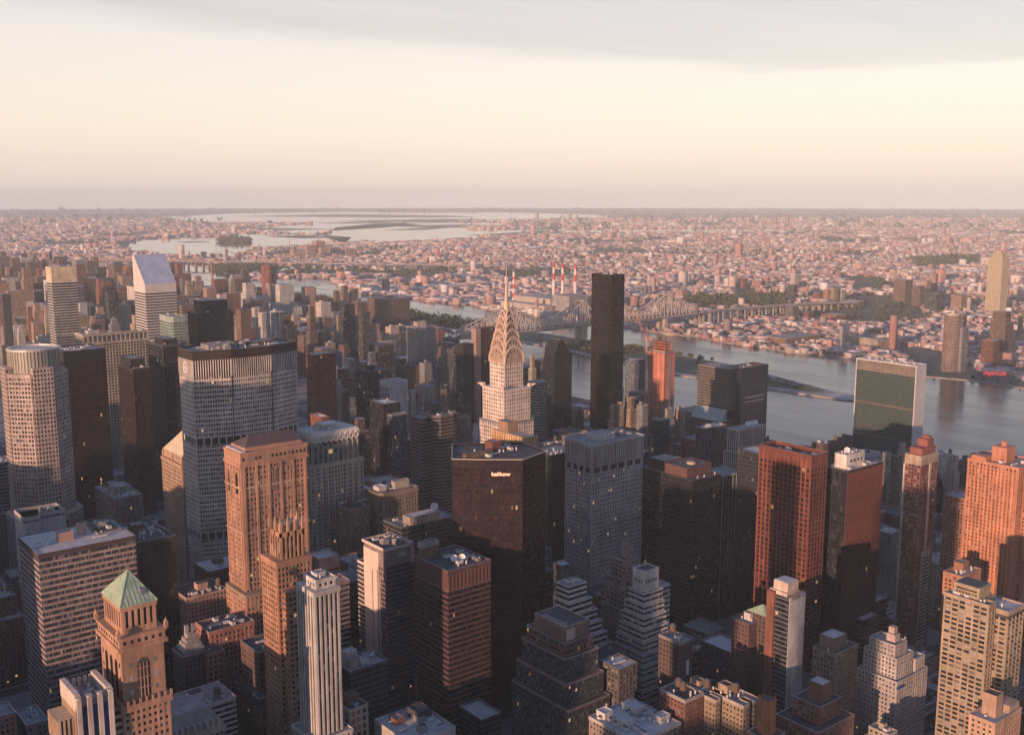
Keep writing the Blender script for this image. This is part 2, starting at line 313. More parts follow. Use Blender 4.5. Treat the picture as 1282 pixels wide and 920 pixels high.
FILL=[
(302.2,845.2,25.3,27.0,93.0,'R','white',2,1,'tall twice-stepped whitewashed banded tower with roof hut to the left of the gold roofed tower'),
(185.6,845.2,19.0,62.4,69.8,'G','brown',1,2,'tall brown brick tower with rooftop water tank to the left of the pink striped slab'),
(283.7,717.1,30.9,27.5,88.1,'G','pink',0,2,'tall pinkish punched window tower with rooftop water tank in front of the gold roofed tower'),
(235.4,604.0,33.4,27.3,61.7,'R','white',0,1,'mid-height whitewashed banded block with roof hut to the left of the pink brick block'),
(555.2,443.2,19.6,27.5,65.5,'G','darkgray',0,0,'tall charcoal punched window tower to the left of the white topped unfinished tower'),
(878.4,523.6,17.2,28.0,63.6,'G','gray',0,1,'tall grey punched window tower with roof hut behind the pinstriped dark tower'),
(456.3,475.9,38.3,27.1,69.2,'G','brown',1,0,'tall stepped brown brick punched window tower to the right of the dark terraced ziggurat'),
(283.6,764.8,36.5,62.4,50.3,'P','brown',1,2,'mid-height stepped brown brick ribbed block with rooftop water tank behind the green pyramid roofed tower'),
(547.0,556.3,20.1,29.6,68.8,'G','brown',2,1,'tall twice-stepped brown brick punched window tower with roof hut behind the white zigzag ziggurat'),
(320.9,764.8,29.7,28.9,85.8,'G','brown',0,2,'tall brown brick punched window tower with rooftop water tank behind the pink brick block'),
(878.4,475.9,23.9,27.2,47.7,'G','cream',0,3,'mid-height cream punched window block with roof machinery behind the slim red apartment tower'),
(663.4,395.5,35.0,29.5,23.0,'G','brown',0,1,'low brown brick punched window block with roof hut behind the white stepped apartment block'),
(548.6,315.1,17.5,28.9,56.9,'G','limestone',2,1,'mid-height pale stone block with roof hut to the left of the white stepped apartment block'),
(663.4,1006.0,36.9,27.1,92.6,'P','brick',2,0,'tall twice-stepped red brick ribbed tower behind the brown banded tower'),
(399.4,684.4,21.0,62.4,82.1,'G','brick',0,1,'tall red brick punched window tower with roof hut behind the white pinstriped tower'),
(663.4,362.8,35.0,28.8,16.8,'D','darkgray',0,2,'low charcoal block with rooftop water tank to the right of the white stepped apartment block'),
(525.4,362.8,32.7,26.0,43.5,'G','brown',0,1,'mid-height brown brick block with roof hut to the left of the brown stepped brick block'),
(663.4,556.3,23.3,27.1,12.2,'G','pink',0,3,'low pinkish punched window block with roof machinery to the right of the white banded ziggurat'),
(235.4,1119.1,24.7,28.6,77.5,'G','gray',1,2,'tall grey tower with rooftop water tank to the left of the pale blank walled block'),
(1014.0,877.9,33.5,28.1,67.5,'B','brick',0,0,'tall red brick balconied tower to the left of the beige ribbed ziggurat'),
(525.4,443.2,29.0,29.5,39.3,'P','tan',0,2,'mid-height tan brick ribbed block with rooftop water tank behind the tan twin wings'),
(663.4,1119.1,22.7,28.3,99.4,'G','brown',2,0,'tall twice-stepped brown brick punched window tower behind the navy twin tower'),
(801.7,925.6,39.9,62.4,81.9,'D','darkgray',1,2,'tall stepped charcoal dark windowed tower with rooftop water tank behind the spired silver crown tower'),
(751.5,3096.4,50.1,27.6,115.6,'G','tan',1,0,'tall stepped tan brick punched window tower to the left of the pale topped striped tower'),
(555.2,475.9,19.6,27.1,53.5,'D','darkgray',1,2,'mid-height stepped charcoal dark windowed block with rooftop water tank behind the tan twin wings'),
(609.4,395.5,17.2,26.3,52.4,'P','bluegray',1,3,'mid-height stepped blue-grey ribbed block with roof machinery to the left of the brown gabled block'),
(933.9,523.6,25.5,62.4,62.9,'G','brown',1,3,'tall stepped brown brick punched window tower with roof machinery behind the slim red apartment tower'),
(797.4,475.9,44.2,29.0,22.7,'D','darkgray',0,2,'low charcoal dark windowed block with rooftop water tank behind the white stepped apartment block'),
(615.4,1119.1,11.2,28.6,110.7,'G','brick',0,3,'tall red brick punched window tower with roof machinery in front of the red granite prism'),
(1014.6,1488.4,22.7,28.1,50.4,'G','limestone',0,1,'mid-height pale stone punched window block with roof hut behind the blank white walled block'),
(261.8,764.8,20.9,29.3,54.2,'B','bluegray',2,1,'mid-height twice-stepped blue-grey balconied block with roof hut to the right of the pink striped slab'),
(593.0,925.6,33.6,62.4,66.1,'G','brick',0,3,'tall red brick punched window tower with roof machinery behind the ornate brown block'),
(525.4,845.2,19.9,62.4,92.9,'B','brick',0,2,'tall red brick balconied tower with rooftop water tank in front of the navy twin tower'),
(1172.5,1006.0,30.7,62.4,58.6,'G','gray',1,3,'mid-height stepped grey punched window block with roof machinery behind the black ribbed office slab'),
(663.4,1086.4,22.7,29.6,82.4,'R','brick',2,3,'tall twice-stepped red brick banded tower with roof machinery behind the navy twin tower'),
(698.7,1279.9,37.9,29.0,119.5,'G','limestone',0,2,'tall pale stone punched window tower with rooftop water tank behind the red granite prism'),
(1155.3,636.7,26.5,25.9,46.8,'G','brown',2,1,'mid-height twice-stepped brown brick punched window block with roof hut behind the slim red apartment tower'),
(699.2,362.8,33.9,26.9,20.6,'R','brown',0,2,'low brown brick banded block with rooftop water tank behind the beige twin slab tower'),
(586.6,395.5,22.0,29.0,43.1,'G','darkgray',0,3,'mid-height charcoal punched window block with roof machinery to the left of the brown gabled block'),
(1038.0,1488.4,23.6,26.8,53.5,'B','tan',1,1,'mid-height stepped tan brick balconied block with roof hut behind the blank white walled block'),
(333.5,604.0,17.1,28.8,66.8,'G','brick',1,0,'tall stepped red brick punched window tower behind the white pinstriped tower'),
(878.4,2646.7,49.8,26.0,105.4,'G','limestone',0,0,'tall pale stone punched window tower behind the wedge roofed tower'),
(914.0,1601.5,25.4,29.2,76.0,'G','brick',1,1,'tall stepped red brick punched window tower with roof hut behind the red granite prism'),
(235.4,1006.0,40.4,26.8,31.2,'G','gray',0,1,'mid-height grey punched window block with roof hut behind the pale blank walled block'),
(753.7,1327.6,22.2,25.8,95.5,'G','gray',0,1,'tall grey punched window tower with roof hut behind the red granite prism'),
(1229.5,2614.0,45.1,62.4,97.6,'P','darkgray',1,1,'tall stepped charcoal ribbed tower with roof hut behind the black box tower'),
(1132.6,1408.0,35.6,27.1,71.7,'P','gray',1,0,'tall stepped grey ribbed tower behind the brown fin tower'),
(962.4,1649.2,20.2,27.2,82.7,'P','limestone',1,0,'tall stepped pale stone ribbed tower behind the red granite prism'),
(942.3,877.9,33.7,29.1,75.3,'G','orange',2,3,'tall twice-stepped orange brick punched window tower with roof machinery behind the black ribbed office slab'),
(1098.4,3531.1,33.0,29.0,107.2,'G','brown',0,0,'tall brown brick punched window tower behind the pale topped striped tower'),
(1379.0,3176.8,43.6,27.5,111.2,'G','brick',0,1,'tall red brick punched window tower with roof hut behind the black box tower'),
(1202.5,2694.4,35.9,28.5,113.0,'G','brick',0,0,'tall red brick punched window tower behind the black box tower'),
(663.4,282.4,27.0,28.5,45.9,'G','brick',0,1,'mid-height red brick block with roof hut to the right of the beige twin slab tower'),
(1247.7,1729.6,26.9,62.4,76.5,'G','brown',2,0,'tall twice-stepped brown brick punched window tower behind the pale twin ribbed towers'),
(699.2,395.5,33.9,28.0,31.9,'G','tan',0,1,'mid-height tan brick punched window block with roof hut behind the white stepped apartment block'),
(421.2,717.1,18.7,28.8,80.7,'G','brick',0,3,'tall red brick punched window tower with roof machinery behind the numbered white tower'),
(802.9,1408.0,38.7,62.4,75.3,'P','gray',2,2,'tall twice-stepped grey ribbed tower with rooftop water tank behind the red granite prism'),
(1048.9,3257.2,12.7,28.7,122.3,'G','brick',1,0,'tall stepped red brick punched window tower behind the pale topped striped tower'),
(1254.1,1568.8,20.5,29.5,70.6,'G','brown',1,1,'tall stepped brown brick punched window tower with roof hut behind the brown fin tower'),
(896.4,556.3,36.7,26.5,67.0,'G','brown',1,2,'tall stepped brown brick punched window tower with rooftop water tank behind the pinstriped dark tower'),
(663.4,2533.6,57.8,25.9,56.6,'G','white',2,1,'mid-height twice-stepped whitewashed punched window block with roof hut behind the pale topped striped tower'),
(1149.3,684.4,19.6,62.4,59.6,'G','white',1,1,'mid-height stepped whitewashed punched window block with roof hut behind the slim red apartment tower'),
(1134.1,2244.7,37.5,29.0,96.1,'R','brick',2,0,'tall twice-stepped red brick banded tower to the right of the black box tower'),
(525.4,2083.9,36.6,28.9,100.3,'G','brown',2,1,'tall twice-stepped brown brick punched window tower with roof hut behind the pale topped striped tower'),
(440.7,684.4,20.9,28.3,97.0,'G','brown',2,2,'tall brown brick tower with rooftop water tank in front of the ornate brown block'),
(992.3,2485.9,41.1,28.6,109.3,'G','brown',1,1,'tall stepped brown brick punched window tower with roof hut behind the wedge roofed tower'),
(1193.2,2051.2,36.3,62.4,71.1,'G','tan',1,0,'tall stepped tan brick punched window tower to the left of the pale twin ribbed towers'),
(1182.6,636.7,23.0,26.0,64.7,'G','white',0,2,'tall whitewashed punched window tower with rooftop water tank behind the slim red apartment tower'),
(1098.4,3257.2,39.0,27.5,96.3,'P','brick',2,0,'tall twice-stepped red brick ribbed tower behind the wedge roofed tower'),
(1365.0,3900.4,29.6,62.4,115.6,'P','brick',0,0,'tall red brick ribbed tower behind the wedge roofed tower'),
(878.4,925.6,20.8,62.4,81.5,'P','tan',0,3,'tall tan brick ribbed tower with roof machinery behind the silver punched window tower'),
(1046.6,1810.0,15.0,28.0,82.9,'G','brown',1,0,'tall stepped brown brick punched window tower behind the red granite prism'),
(437.5,1360.3,27.8,28.4,16.9,'G','gray',0,3,'low grey punched window block with roof machinery behind the dark brown glass tower'),
(1098.4,556.3,41.1,29.1,47.1,'D','darkgray',0,2,'mid-height charcoal dark windowed block with rooftop water tank behind the glowing orange apartment tower'),
(878.4,2164.3,25.0,28.4,122.8,'R','darkgray',0,0,'tall charcoal banded tower behind the black box tower'),
(1007.2,523.6,31.1,26.2,19.7,'G','brown',0,0,'low brown brick punched window block behind the slim red apartment tower'),
(1334.7,2453.2,35.4,26.4,116.5,'G','brown',0,0,'tall brown brick punched window tower behind the red granite prism'),
(813.6,2694.4,28.0,62.4,81.2,'G','tan',0,0,'tall tan brick punched window tower behind the pale topped striped tower'),
(1305.4,1810.0,33.8,62.4,73.0,'D','darkgray',2,1,'tall twice-stepped charcoal dark windowed tower with roof hut behind the pale twin ribbed towers'),
(568.0,523.6,34.8,62.4,19.7,'G','orange',0,3,'low orange brick block with roof machinery to the left of the white banded ziggurat'),
(1305.4,4174.3,43.0,29.0,124.4,'R','brown',0,1,'tall brown brick banded tower with roof hut behind the pale topped striped tower'),
(812.1,845.2,29.5,62.4,97.6,'P','gray',0,3,'tall grey ribbed tower with roof machinery behind the silver punched window tower'),
(1305.4,2051.2,30.3,29.2,74.8,'G','cream',1,1,'tall stepped cream punched window tower with roof hut behind the pale twin ribbed towers'),
(1256.4,604.0,18.2,62.4,56.1,'D','darkgray',2,2,'mid-height twice-stepped charcoal dark windowed block with rooftop water tank behind the glowing orange apartment tower'),
(1351.9,3450.7,47.1,25.8,104.9,'G','brick',1,0,'tall stepped red brick punched window tower behind the wedge roofed tower'),
(1305.4,4061.2,40.1,27.3,105.5,'D','darkgray',0,1,'tall charcoal dark windowed tower with roof hut behind the pale topped striped tower'),
(1201.9,2887.9,43.2,29.6,83.7,'G','tan',1,0,'tall stepped tan brick punched window tower behind the black box tower'),
(1098.4,2051.2,31.8,62.4,79.9,'B','brick',0,1,'tall red brick balconied tower with roof hut behind the red granite prism'),
(1098.4,604.0,23.9,62.4,15.6,'G','gray',0,2,'low grey punched window block with rooftop water tank behind the slim red apartment tower'),
(942.1,3900.4,47.9,27.0,93.8,'G','white',0,1,'tall whitewashed punched window tower with roof hut behind the glass crowned octagonal tower'),
(1341.7,3980.8,39.8,62.4,119.8,'G','brown',0,1,'tall brown brick punched window tower with roof hut behind the wedge roofed tower'),
(1221.0,1729.6,25.9,29.2,50.8,'G','cream',2,1,'mid-height twice-stepped cream punched window block with roof hut behind the brown fin tower'),
(399.4,1086.4,20.7,28.9,22.3,'G','brick',0,1,'low red brick punched window block with roof hut behind the gold roofed tower'),
(1365.2,2292.4,36.0,29.7,109.9,'G','brown',0,1,'tall brown brick punched window tower with roof hut behind the red granite prism'),
(1224.2,1890.4,37.3,26.7,82.2,'D','darkgray',2,1,'tall twice-stepped charcoal dark windowed tower with roof hut behind the blank white walled block'),
(942.4,3176.8,54.9,27.6,80.1,'G','cream',2,1,'tall twice-stepped cream punched window tower with roof hut behind the pale topped striped tower'),
(1098.4,3096.4,25.1,62.4,108.5,'G','white',0,1,'tall whitewashed punched window tower with roof hut behind the wedge roofed tower'),
(1169.0,1408.0,24.4,26.4,78.2,'P','brown',0,0,'tall brown brick ribbed tower behind the black pointed wedge tower'),
(1098.4,3370.3,27.5,27.2,107.4,'G','brick',0,0,'tall red brick punched window tower behind the pale topped striped tower'),
(1178.5,1810.0,22.0,62.4,65.6,'G','limestone',0,0,'tall pale stone punched window tower behind the pale twin ribbed towers'),
(1146.4,1762.3,25.2,27.0,53.2,'P','darkgray',0,0,'mid-height charcoal ribbed block to the left of the pale twin ribbed towers'),
(1148.9,4865.2,68.1,29.4,114.2,'P','brown',1,0,'tall stepped brown brick ribbed tower to the left of the pale topped striped tower'),
(985.9,1762.3,28.9,26.1,79.0,'G','bluegray',0,0,'tall blue-grey punched window tower behind the red granite prism'),
(935.3,2694.4,31.5,28.9,108.4,'D','darkgray',0,0,'tall charcoal dark windowed tower behind the wedge roofed tower'),
(919.8,877.9,21.6,29.1,64.2,'P','brown',2,3,'tall twice-stepped brown brick ribbed tower with roof machinery behind the silver punched window tower'),
(878.4,2485.9,28.8,28.6,93.8,'G','tan',1,0,'tall stepped tan brick punched window tower behind the wedge roofed tower'),
(931.1,1038.7,24.3,28.2,60.0,'R','darkgray',1,2,'mid-height stepped charcoal banded block with rooftop water tank behind the silver punched window tower'),
(1357.8,2405.5,40.4,26.7,74.8,'G','gray',1,0,'tall stepped grey punched window tower behind the red granite prism'),
(1153.7,2694.4,48.0,27.6,99.8,'R','brick',0,1,'tall red brick banded tower with roof hut behind the black box tower'),
(1015.3,1842.7,30.5,28.5,75.4,'G','brown',0,0,'tall brown brick punched window tower to the left of the blank white walled block'),
(1098.4,1970.8,24.7,27.0,65.5,'G','limestone',1,1,'tall stepped pale stone punched window tower with roof hut behind the red granite prism'),
(931.4,3531.1,39.3,26.7,99.6,'R','brick',1,1,'tall stepped red brick banded tower with roof hut behind the pale topped striped tower'),
(1362.3,2887.9,56.3,27.6,82.6,'G','white',0,1,'tall whitewashed punched window tower with roof hut behind the black box tower'),
(1035.4,925.6,26.2,28.8,47.1,'G','brown',2,3,'mid-height twice-stepped brown brick punched window block with roof machinery behind the black ribbed office slab'),
(1244.1,1199.5,30.5,28.1,52.3,'G','brown',0,0,'mid-height brown brick punched window block behind the orange netted tower'),
(1157.5,1601.5,34.2,27.3,83.6,'P','tan',0,0,'tall tan brick ribbed tower behind the brown fin tower'),
(878.4,3450.7,38.2,27.5,84.3,'G','tan',1,1,'tall stepped tan brick punched window tower with roof hut behind the pale topped striped tower'),
(1098.4,684.4,29.1,28.6,63.9,'G','gray',1,0,'tall stepped grey punched window tower behind the pinstriped dark tower'),
(1131.0,2051.2,18.0,28.7,77.5,'R','limestone',1,1,'tall stepped pale stone banded tower with roof hut behind the red granite prism'),
(1236.8,1327.6,19.4,62.4,11.6,'G','limestone',0,1,'low pale stone punched window block with roof hut behind the black pointed wedge tower'),
(399.4,1166.8,25.9,26.1,12.8,'G','brick',0,2,'low red brick punched window block with rooftop water tank behind the gold roofed tower'),
(1154.8,2935.6,42.8,29.4,90.7,'G','brown',1,1,'tall stepped brown brick punched window tower with roof hut behind the green angular tower'),
(663.4,2694.4,27.7,26.1,67.0,'G','white',1,0,'tall stepped whitewashed punched window tower behind the pale topped striped tower'),
(1039.1,556.3,22.5,27.6,14.5,'G','gray',0,1,'low grey punched window block with roof hut behind the slim red apartment tower'),
(1155.1,4415.5,35.7,28.5,113.2,'G','brown',0,1,'tall brown brick punched window tower with roof hut behind the pale topped striped tower'),
(799.2,3016.0,31.5,28.4,83.3,'G','tan',1,0,'tall stepped tan brick punched window tower behind the pale topped striped tower'),
(1014.7,3370.3,27.0,26.8,95.8,'G','darkgray',0,0,'tall charcoal punched window tower behind the pale topped striped tower'),
(878.4,3739.6,39.5,26.0,88.6,'G','orange',0,0,'tall orange brick punched window tower to the left of the pale topped striped tower'),
(717.3,604.0,19.3,27.7,14.3,'G','white',0,2,'low whitewashed punched window block with rooftop water tank behind the tan twin wings'),
(663.4,523.6,23.3,26.8,9.7,'G','tan',0,1,'low tan brick punched window block with roof hut behind the tan twin wings'),
(730.0,315.1,27.4,29.0,20.6,'P','brown',0,2,'low brown brick block with rooftop water tank in front of the glowing orange apartment tower'),
(1212.6,1408.0,17.3,28.6,84.4,'G','brick',0,0,'tall red brick punched window tower behind the black pointed wedge tower'),
(1245.9,2003.5,28.7,28.6,68.7,'G','cream',0,1,'tall cream punched window tower with roof hut behind the pale twin ribbed towers'),
(1305.4,3611.5,26.2,28.9,99.5,'G','cream',0,0,'tall cream punched window tower behind the wedge roofed tower'),
(1118.5,1086.4,22.5,25.8,75.6,'P','brown',0,3,'tall brown brick ribbed tower with roof machinery to the left of the orange netted tower'),
(1174.2,1488.4,33.4,29.5,64.6,'G','white',0,1,'tall whitewashed punched window tower with roof hut behind the brown fin tower'),
(1305.4,4302.4,45.4,62.4,120.0,'G','gray',0,1,'tall grey punched window tower with roof hut behind the pale topped striped tower'),
(553.9,2372.8,34.6,25.7,62.2,'G','brown',2,0,'tall twice-stepped brown brick punched window tower to the left of the pale topped striped tower'),
(1098.4,1166.8,36.6,62.4,25.0,'G','pink',0,1,'low pinkish punched window block with roof hut behind the black pointed wedge tower'),
(575.6,475.9,27.0,26.6,47.6,'G','brick',1,2,'mid-height stepped red brick punched window block with rooftop water tank behind the tan twin wings'),
(1192.5,1890.4,30.9,28.9,67.9,'G','gray',1,0,'tall stepped grey punched window tower behind the pale twin ribbed towers'),
(998.1,3176.8,63.5,62.4,49.5,'D','darkgray',0,1,'mid-height charcoal dark windowed block with roof hut behind the pale topped striped tower'),
(1377.6,3498.4,58.0,28.3,108.1,'G','brick',0,1,'tall red brick punched window tower with roof hut behind the wedge roofed tower'),
(1408.3,2485.9,24.2,29.4,91.3,'P','orange',2,0,'tall twice-stepped orange brick ribbed tower behind the red granite prism'),
(1016.8,1440.7,22.4,28.0,24.2,'G','gray',0,0,'low grey punched window block behind the brown banded tower'),
(1098.4,4463.2,65.3,62.4,91.3,'G','brown',1,1,'tall stepped brown brick punched window tower with roof hut behind the pale topped striped tower'),
(963.4,3578.8,33.1,27.9,116.4,'B','brown',0,0,'tall brown brick balconied tower behind the pale topped striped tower'),
(1005.7,2164.3,26.7,26.6,85.0,'P','brick',0,1,'tall red brick ribbed tower with roof hut behind the black box tower'),
(399.4,1119.1,20.7,26.6,15.4,'G','orange',0,0,'low orange brick punched window block behind the gold roofed tower'),
(1452.4,3209.5,12.2,28.2,120.8,'G','limestone',2,1,'tall twice-stepped pale stone punched window tower with roof hut behind the black box tower'),
(1305.4,4945.6,36.7,62.4,122.0,'R','tan',1,1,'tall stepped tan brick banded tower with roof hut behind the pale topped striped tower'),
(1246.7,2164.3,27.9,25.8,95.4,'G','tan',0,0,'tall tan brick punched window tower to the left of the pale twin ribbed towers'),
(1257.1,1327.6,17.5,62.4,13.3,'G','gray',0,1,'low grey punched window block with roof hut behind the black pointed wedge tower'),
(1350.6,4737.1,48.5,27.9,112.5,'D','darkgray',0,1,'tall charcoal dark windowed tower with roof hut to the left of the wedge roofed tower'),
(1213.6,4737.1,47.5,26.9,113.7,'P','white',0,1,'tall whitewashed ribbed tower with roof hut behind the pale topped striped tower'),
(1192.5,1601.5,25.9,28.8,84.8,'G','gray',2,1,'tall twice-stepped grey punched window tower with roof hut behind the brown fin tower'),
(777.9,523.6,34.1,28.4,69.2,'R','gray',2,2,'tall twice-stepped grey banded tower with rooftop water tank behind the pinstriped dark tower'),
(685.1,2212.0,28.7,25.9,99.8,'G','white',1,1,'tall stepped whitewashed punched window tower with roof hut behind the pale topped striped tower'),
(765.0,2807.5,49.3,27.1,84.0,'G','brick',0,1,'tall red brick punched window tower with roof hut behind the pale topped striped tower'),
(1022.4,3900.4,39.2,26.0,114.1,'G','brick',2,0,'tall twice-stepped red brick punched window tower behind the pale topped striped tower'),
(584.8,1086.4,29.8,28.3,89.8,'D','darkgray',2,3,'tall twice-stepped charcoal dark windowed tower with roof machinery behind the zigzag crowned tower'),
(1336.5,2051.2,40.2,62.4,72.5,'G','limestone',2,1,'tall twice-stepped pale stone punched window tower with roof hut behind the pale twin ribbed towers'),
(1098.4,1488.4,37.4,62.4,55.1,'P','gray',2,1,'mid-height twice-stepped grey ribbed block with roof hut behind the brown fin tower'),
(324.4,1086.4,26.2,27.7,39.9,'G','brown',0,1,'mid-height brown brick punched window block with roof hut behind the pink striped slab'),
(978.8,1038.7,26.3,29.6,52.1,'G','tan',0,1,'mid-height tan brick punched window block with roof hut behind the silver punched window tower'),
(1221.3,4543.6,53.3,29.5,111.2,'B','brown',1,0,'tall stepped brown brick balconied tower behind the pale topped striped tower'),
(663.4,2887.9,32.0,29.4,113.9,'G','orange',2,0,'tall twice-stepped orange brick punched window tower to the left of the pale topped striped tower'),
(1206.3,5058.7,44.3,26.3,125.0,'G','brown',2,0,'tall twice-stepped brown brick punched window tower to the left of the white gridded slab'),
(1207.9,2292.4,32.0,62.4,68.9,'G','brown',0,0,'tall brown brick punched window tower to the right of the black box tower'),
(261.8,797.5,20.9,29.2,54.3,'P','limestone',1,1,'mid-height stepped pale stone ribbed block with roof hut behind the pink striped slab'),
(1416.0,4463.2,38.0,28.6,120.3,'G','brown',2,1,'tall twice-stepped brown brick punched window tower with roof hut behind the white gridded slab'),
(983.1,523.6,23.3,26.5,15.1,'G','brown',0,1,'low brown brick punched window block with roof hut behind the slim red apartment tower'),
(989.0,2533.6,33.4,62.4,117.8,'G','darkgray',0,1,'tall charcoal punched window tower with roof hut behind the wedge roofed tower'),
(663.4,2774.8,55.2,26.7,56.9,'G','tan',0,0,'mid-height tan brick punched window block to the left of the pale topped striped tower'),
(615.8,1006.0,10.8,27.6,57.8,'G','gray',2,2,'mid-height twice-stepped grey punched window block with rooftop water tank behind the zigzag crowned tower'),
(235.4,925.6,23.4,62.4,34.4,'G','brick',0,0,'mid-height red brick punched window block behind the pink striped slab'),
(795.7,2968.3,45.9,25.8,69.9,'G','brick',2,0,'tall twice-stepped red brick punched window tower to the left of the white gridded slab'),
(725.7,1086.4,29.5,62.4,67.9,'B','tan',1,2,'tall stepped tan brick balconied tower with rooftop water tank behind the navy twin tower'),
(1044.3,1970.8,17.3,27.2,84.3,'P','brown',0,0,'tall brown brick ribbed tower behind the red granite prism'),
(1135.8,1199.5,40.4,25.9,31.5,'G','darkgray',0,3,'mid-height charcoal punched window block with roof machinery behind the black pointed wedge tower'),
(912.9,3289.9,46.0,29.1,114.3,'G','gray',0,1,'tall grey punched window tower with roof hut to the left of the white gridded slab'),
(1040.4,1649.2,21.2,27.0,84.6,'G','gray',0,1,'tall grey punched window tower with roof hut in front of the pale twin ribbed towers'),
(878.4,443.2,23.9,28.5,19.1,'P','gray',0,2,'low grey ribbed block with rooftop water tank behind the beige twin slab tower'),
(1380.9,1970.8,20.2,26.7,69.7,'G','brick',0,1,'tall red brick punched window tower with roof hut behind the pale twin ribbed towers'),
(1341.1,3289.9,40.5,29.5,68.2,'G','gray',1,1,'tall stepped grey punched window tower with roof hut behind the wedge roofed tower'),
(315.3,1360.3,35.3,26.8,53.2,'B','gray',2,1,'mid-height twice-stepped grey balconied block with roof hut behind the glass crowned octagonal tower'),
(663.4,2614.0,40.0,27.5,66.8,'G','cream',1,0,'tall stepped cream punched window tower behind the pale topped striped tower'),
(1349.2,4174.3,30.2,28.6,117.8,'G','white',0,0,'tall whitewashed punched window tower behind the pale topped striped tower'),
(696.2,2887.9,40.2,28.9,60.8,'D','darkgray',1,1,'mid-height stepped charcoal dark windowed block with roof hut behind the glass crowned octagonal tower'),
(1244.1,1166.8,30.5,26.3,66.0,'G','brick',2,1,'tall twice-stepped red brick punched window tower with roof hut behind the orange netted tower'),
(1039.1,523.6,22.5,28.2,49.1,'G','tan',0,1,'mid-height tan brick punched window block with roof hut behind the glowing orange apartment tower'),
(582.9,604.0,25.9,25.7,47.6,'D','darkgray',0,0,'mid-height charcoal dark windowed block behind the grey gothic tower'),
(1007.2,556.3,31.1,27.3,16.3,'G','brick',0,1,'low red brick punched window block with roof hut behind the slim red apartment tower'),
(1251.8,2212.0,22.8,28.6,52.6,'G','darkgray',1,0,'mid-height stepped charcoal punched window block behind the red granite prism'),
(878.4,2774.8,25.9,27.0,64.6,'P','brown',1,0,'tall stepped brown brick ribbed tower behind the pale topped striped tower'),
(1305.4,2131.6,18.3,28.7,85.3,'B','brown',1,1,'tall stepped brown brick balconied tower with roof hut behind the blank white walled block'),
(1035.0,1038.7,26.6,27.0,60.8,'G','darkgray',0,0,'mid-height charcoal punched window block in front of the orange netted tower'),
(779.8,2855.2,28.2,28.0,99.4,'G','gray',0,0,'tall grey punched window tower behind the pale topped striped tower'),
(1371.0,2485.9,36.6,28.4,93.8,'G','limestone',0,1,'tall pale stone punched window tower with roof hut behind the red granite prism'),
(1212.1,1681.9,40.1,29.1,64.8,'G','cream',0,1,'tall cream punched window tower with roof hut behind the brown fin tower'),
(710.6,1810.0,23.9,26.1,119.4,'G','brick',0,0,'tall red brick punched window tower behind the green angular tower'),
(603.6,556.3,23.0,26.9,14.3,'G','gray',0,0,'low grey punched window block behind the white banded ziggurat'),
(1172.4,2212.0,37.0,62.4,65.7,'B','gray',1,0,'tall stepped grey balconied tower behind the red granite prism'),
(525.4,2325.1,25.5,26.7,105.4,'G','white',0,1,'tall whitewashed punched window tower with roof hut to the left of the white gridded slab'),
(1240.7,2325.1,33.9,29.1,75.7,'G','cream',0,1,'tall cream punched window tower with roof hut behind the red granite prism'),
(1098.4,3418.0,38.0,27.0,111.8,'G','darkgray',1,0,'tall stepped charcoal punched window tower behind the pale topped striped tower'),
(1305.4,3176.8,35.6,26.9,63.1,'G','brick',0,0,'tall red brick punched window tower behind the wedge roofed tower'),
(793.4,1166.8,32.8,27.0,58.7,'D','darkgray',0,3,'mid-height charcoal dark windowed block with roof machinery behind the brown banded tower'),
(1136.6,1488.4,36.9,26.3,79.5,'G','limestone',0,0,'tall pale stone punched window tower behind the brown fin tower'),
(1048.4,845.2,13.2,28.8,66.5,'G','brown',1,2,'tall stepped brown brick punched window tower with rooftop water tank behind the beige ribbed ziggurat'),
(960.2,523.6,22.0,26.0,21.3,'B','brick',0,3,'low red brick balconied block with roof machinery behind the slim red apartment tower'),
(878.4,3418.0,38.2,27.6,54.0,'G','white',1,1,'mid-height stepped whitewashed punched window block with roof hut behind the pale topped striped tower'),
(754.4,3016.0,44.0,29.2,46.6,'G','brown',1,1,'mid-height stepped brown brick punched window block with roof hut behind the pale topped striped tower'),
(1253.0,1681.9,21.6,29.1,76.0,'G','brick',0,0,'tall red brick punched window tower behind the brown fin tower'),
(977.2,1408.0,38.8,26.8,25.3,'D','darkgray',0,0,'low charcoal dark windowed block behind the brown banded tower'),
(420.9,1119.1,33.0,29.5,15.9,'B','gray',0,0,'low grey balconied block behind the gold roofed tower'),
(1172.1,2453.2,19.0,25.9,96.4,'G','brown',0,0,'tall brown brick punched window tower behind the black box tower'),
(1337.1,4624.0,66.1,27.0,96.0,'B','brown',1,0,'tall stepped brown brick balconied tower to the left of the wedge roofed tower'),
(958.8,1601.5,39.5,27.3,51.7,'G','brown',0,0,'mid-height brown brick punched window block behind the blank white walled block'),
(663.4,958.3,30.1,28.4,75.5,'G','limestone',1,2,'tall stepped pale stone punched window tower with rooftop water tank behind the brown banded tower'),
(908.6,1279.9,39.0,28.2,46.6,'G','brick',1,3,'mid-height stepped red brick punched window block with roof machinery behind the brown banded tower'),
(1098.4,2453.2,27.1,29.4,77.4,'P','cream',0,0,'tall cream ribbed tower behind the black box tower'),
(1305.4,4737.1,44.4,28.4,98.6,'G','cream',1,0,'tall stepped cream punched window tower to the left of the wedge roofed tower'),
(878.4,2244.7,30.9,26.1,105.1,'G','brown',1,1,'tall stepped brown brick punched window tower with roof hut behind the black box tower'),
(804.8,2646.7,36.8,29.4,52.1,'G','white',0,1,'mid-height whitewashed punched window block with roof hut behind the pale topped striped tower'),
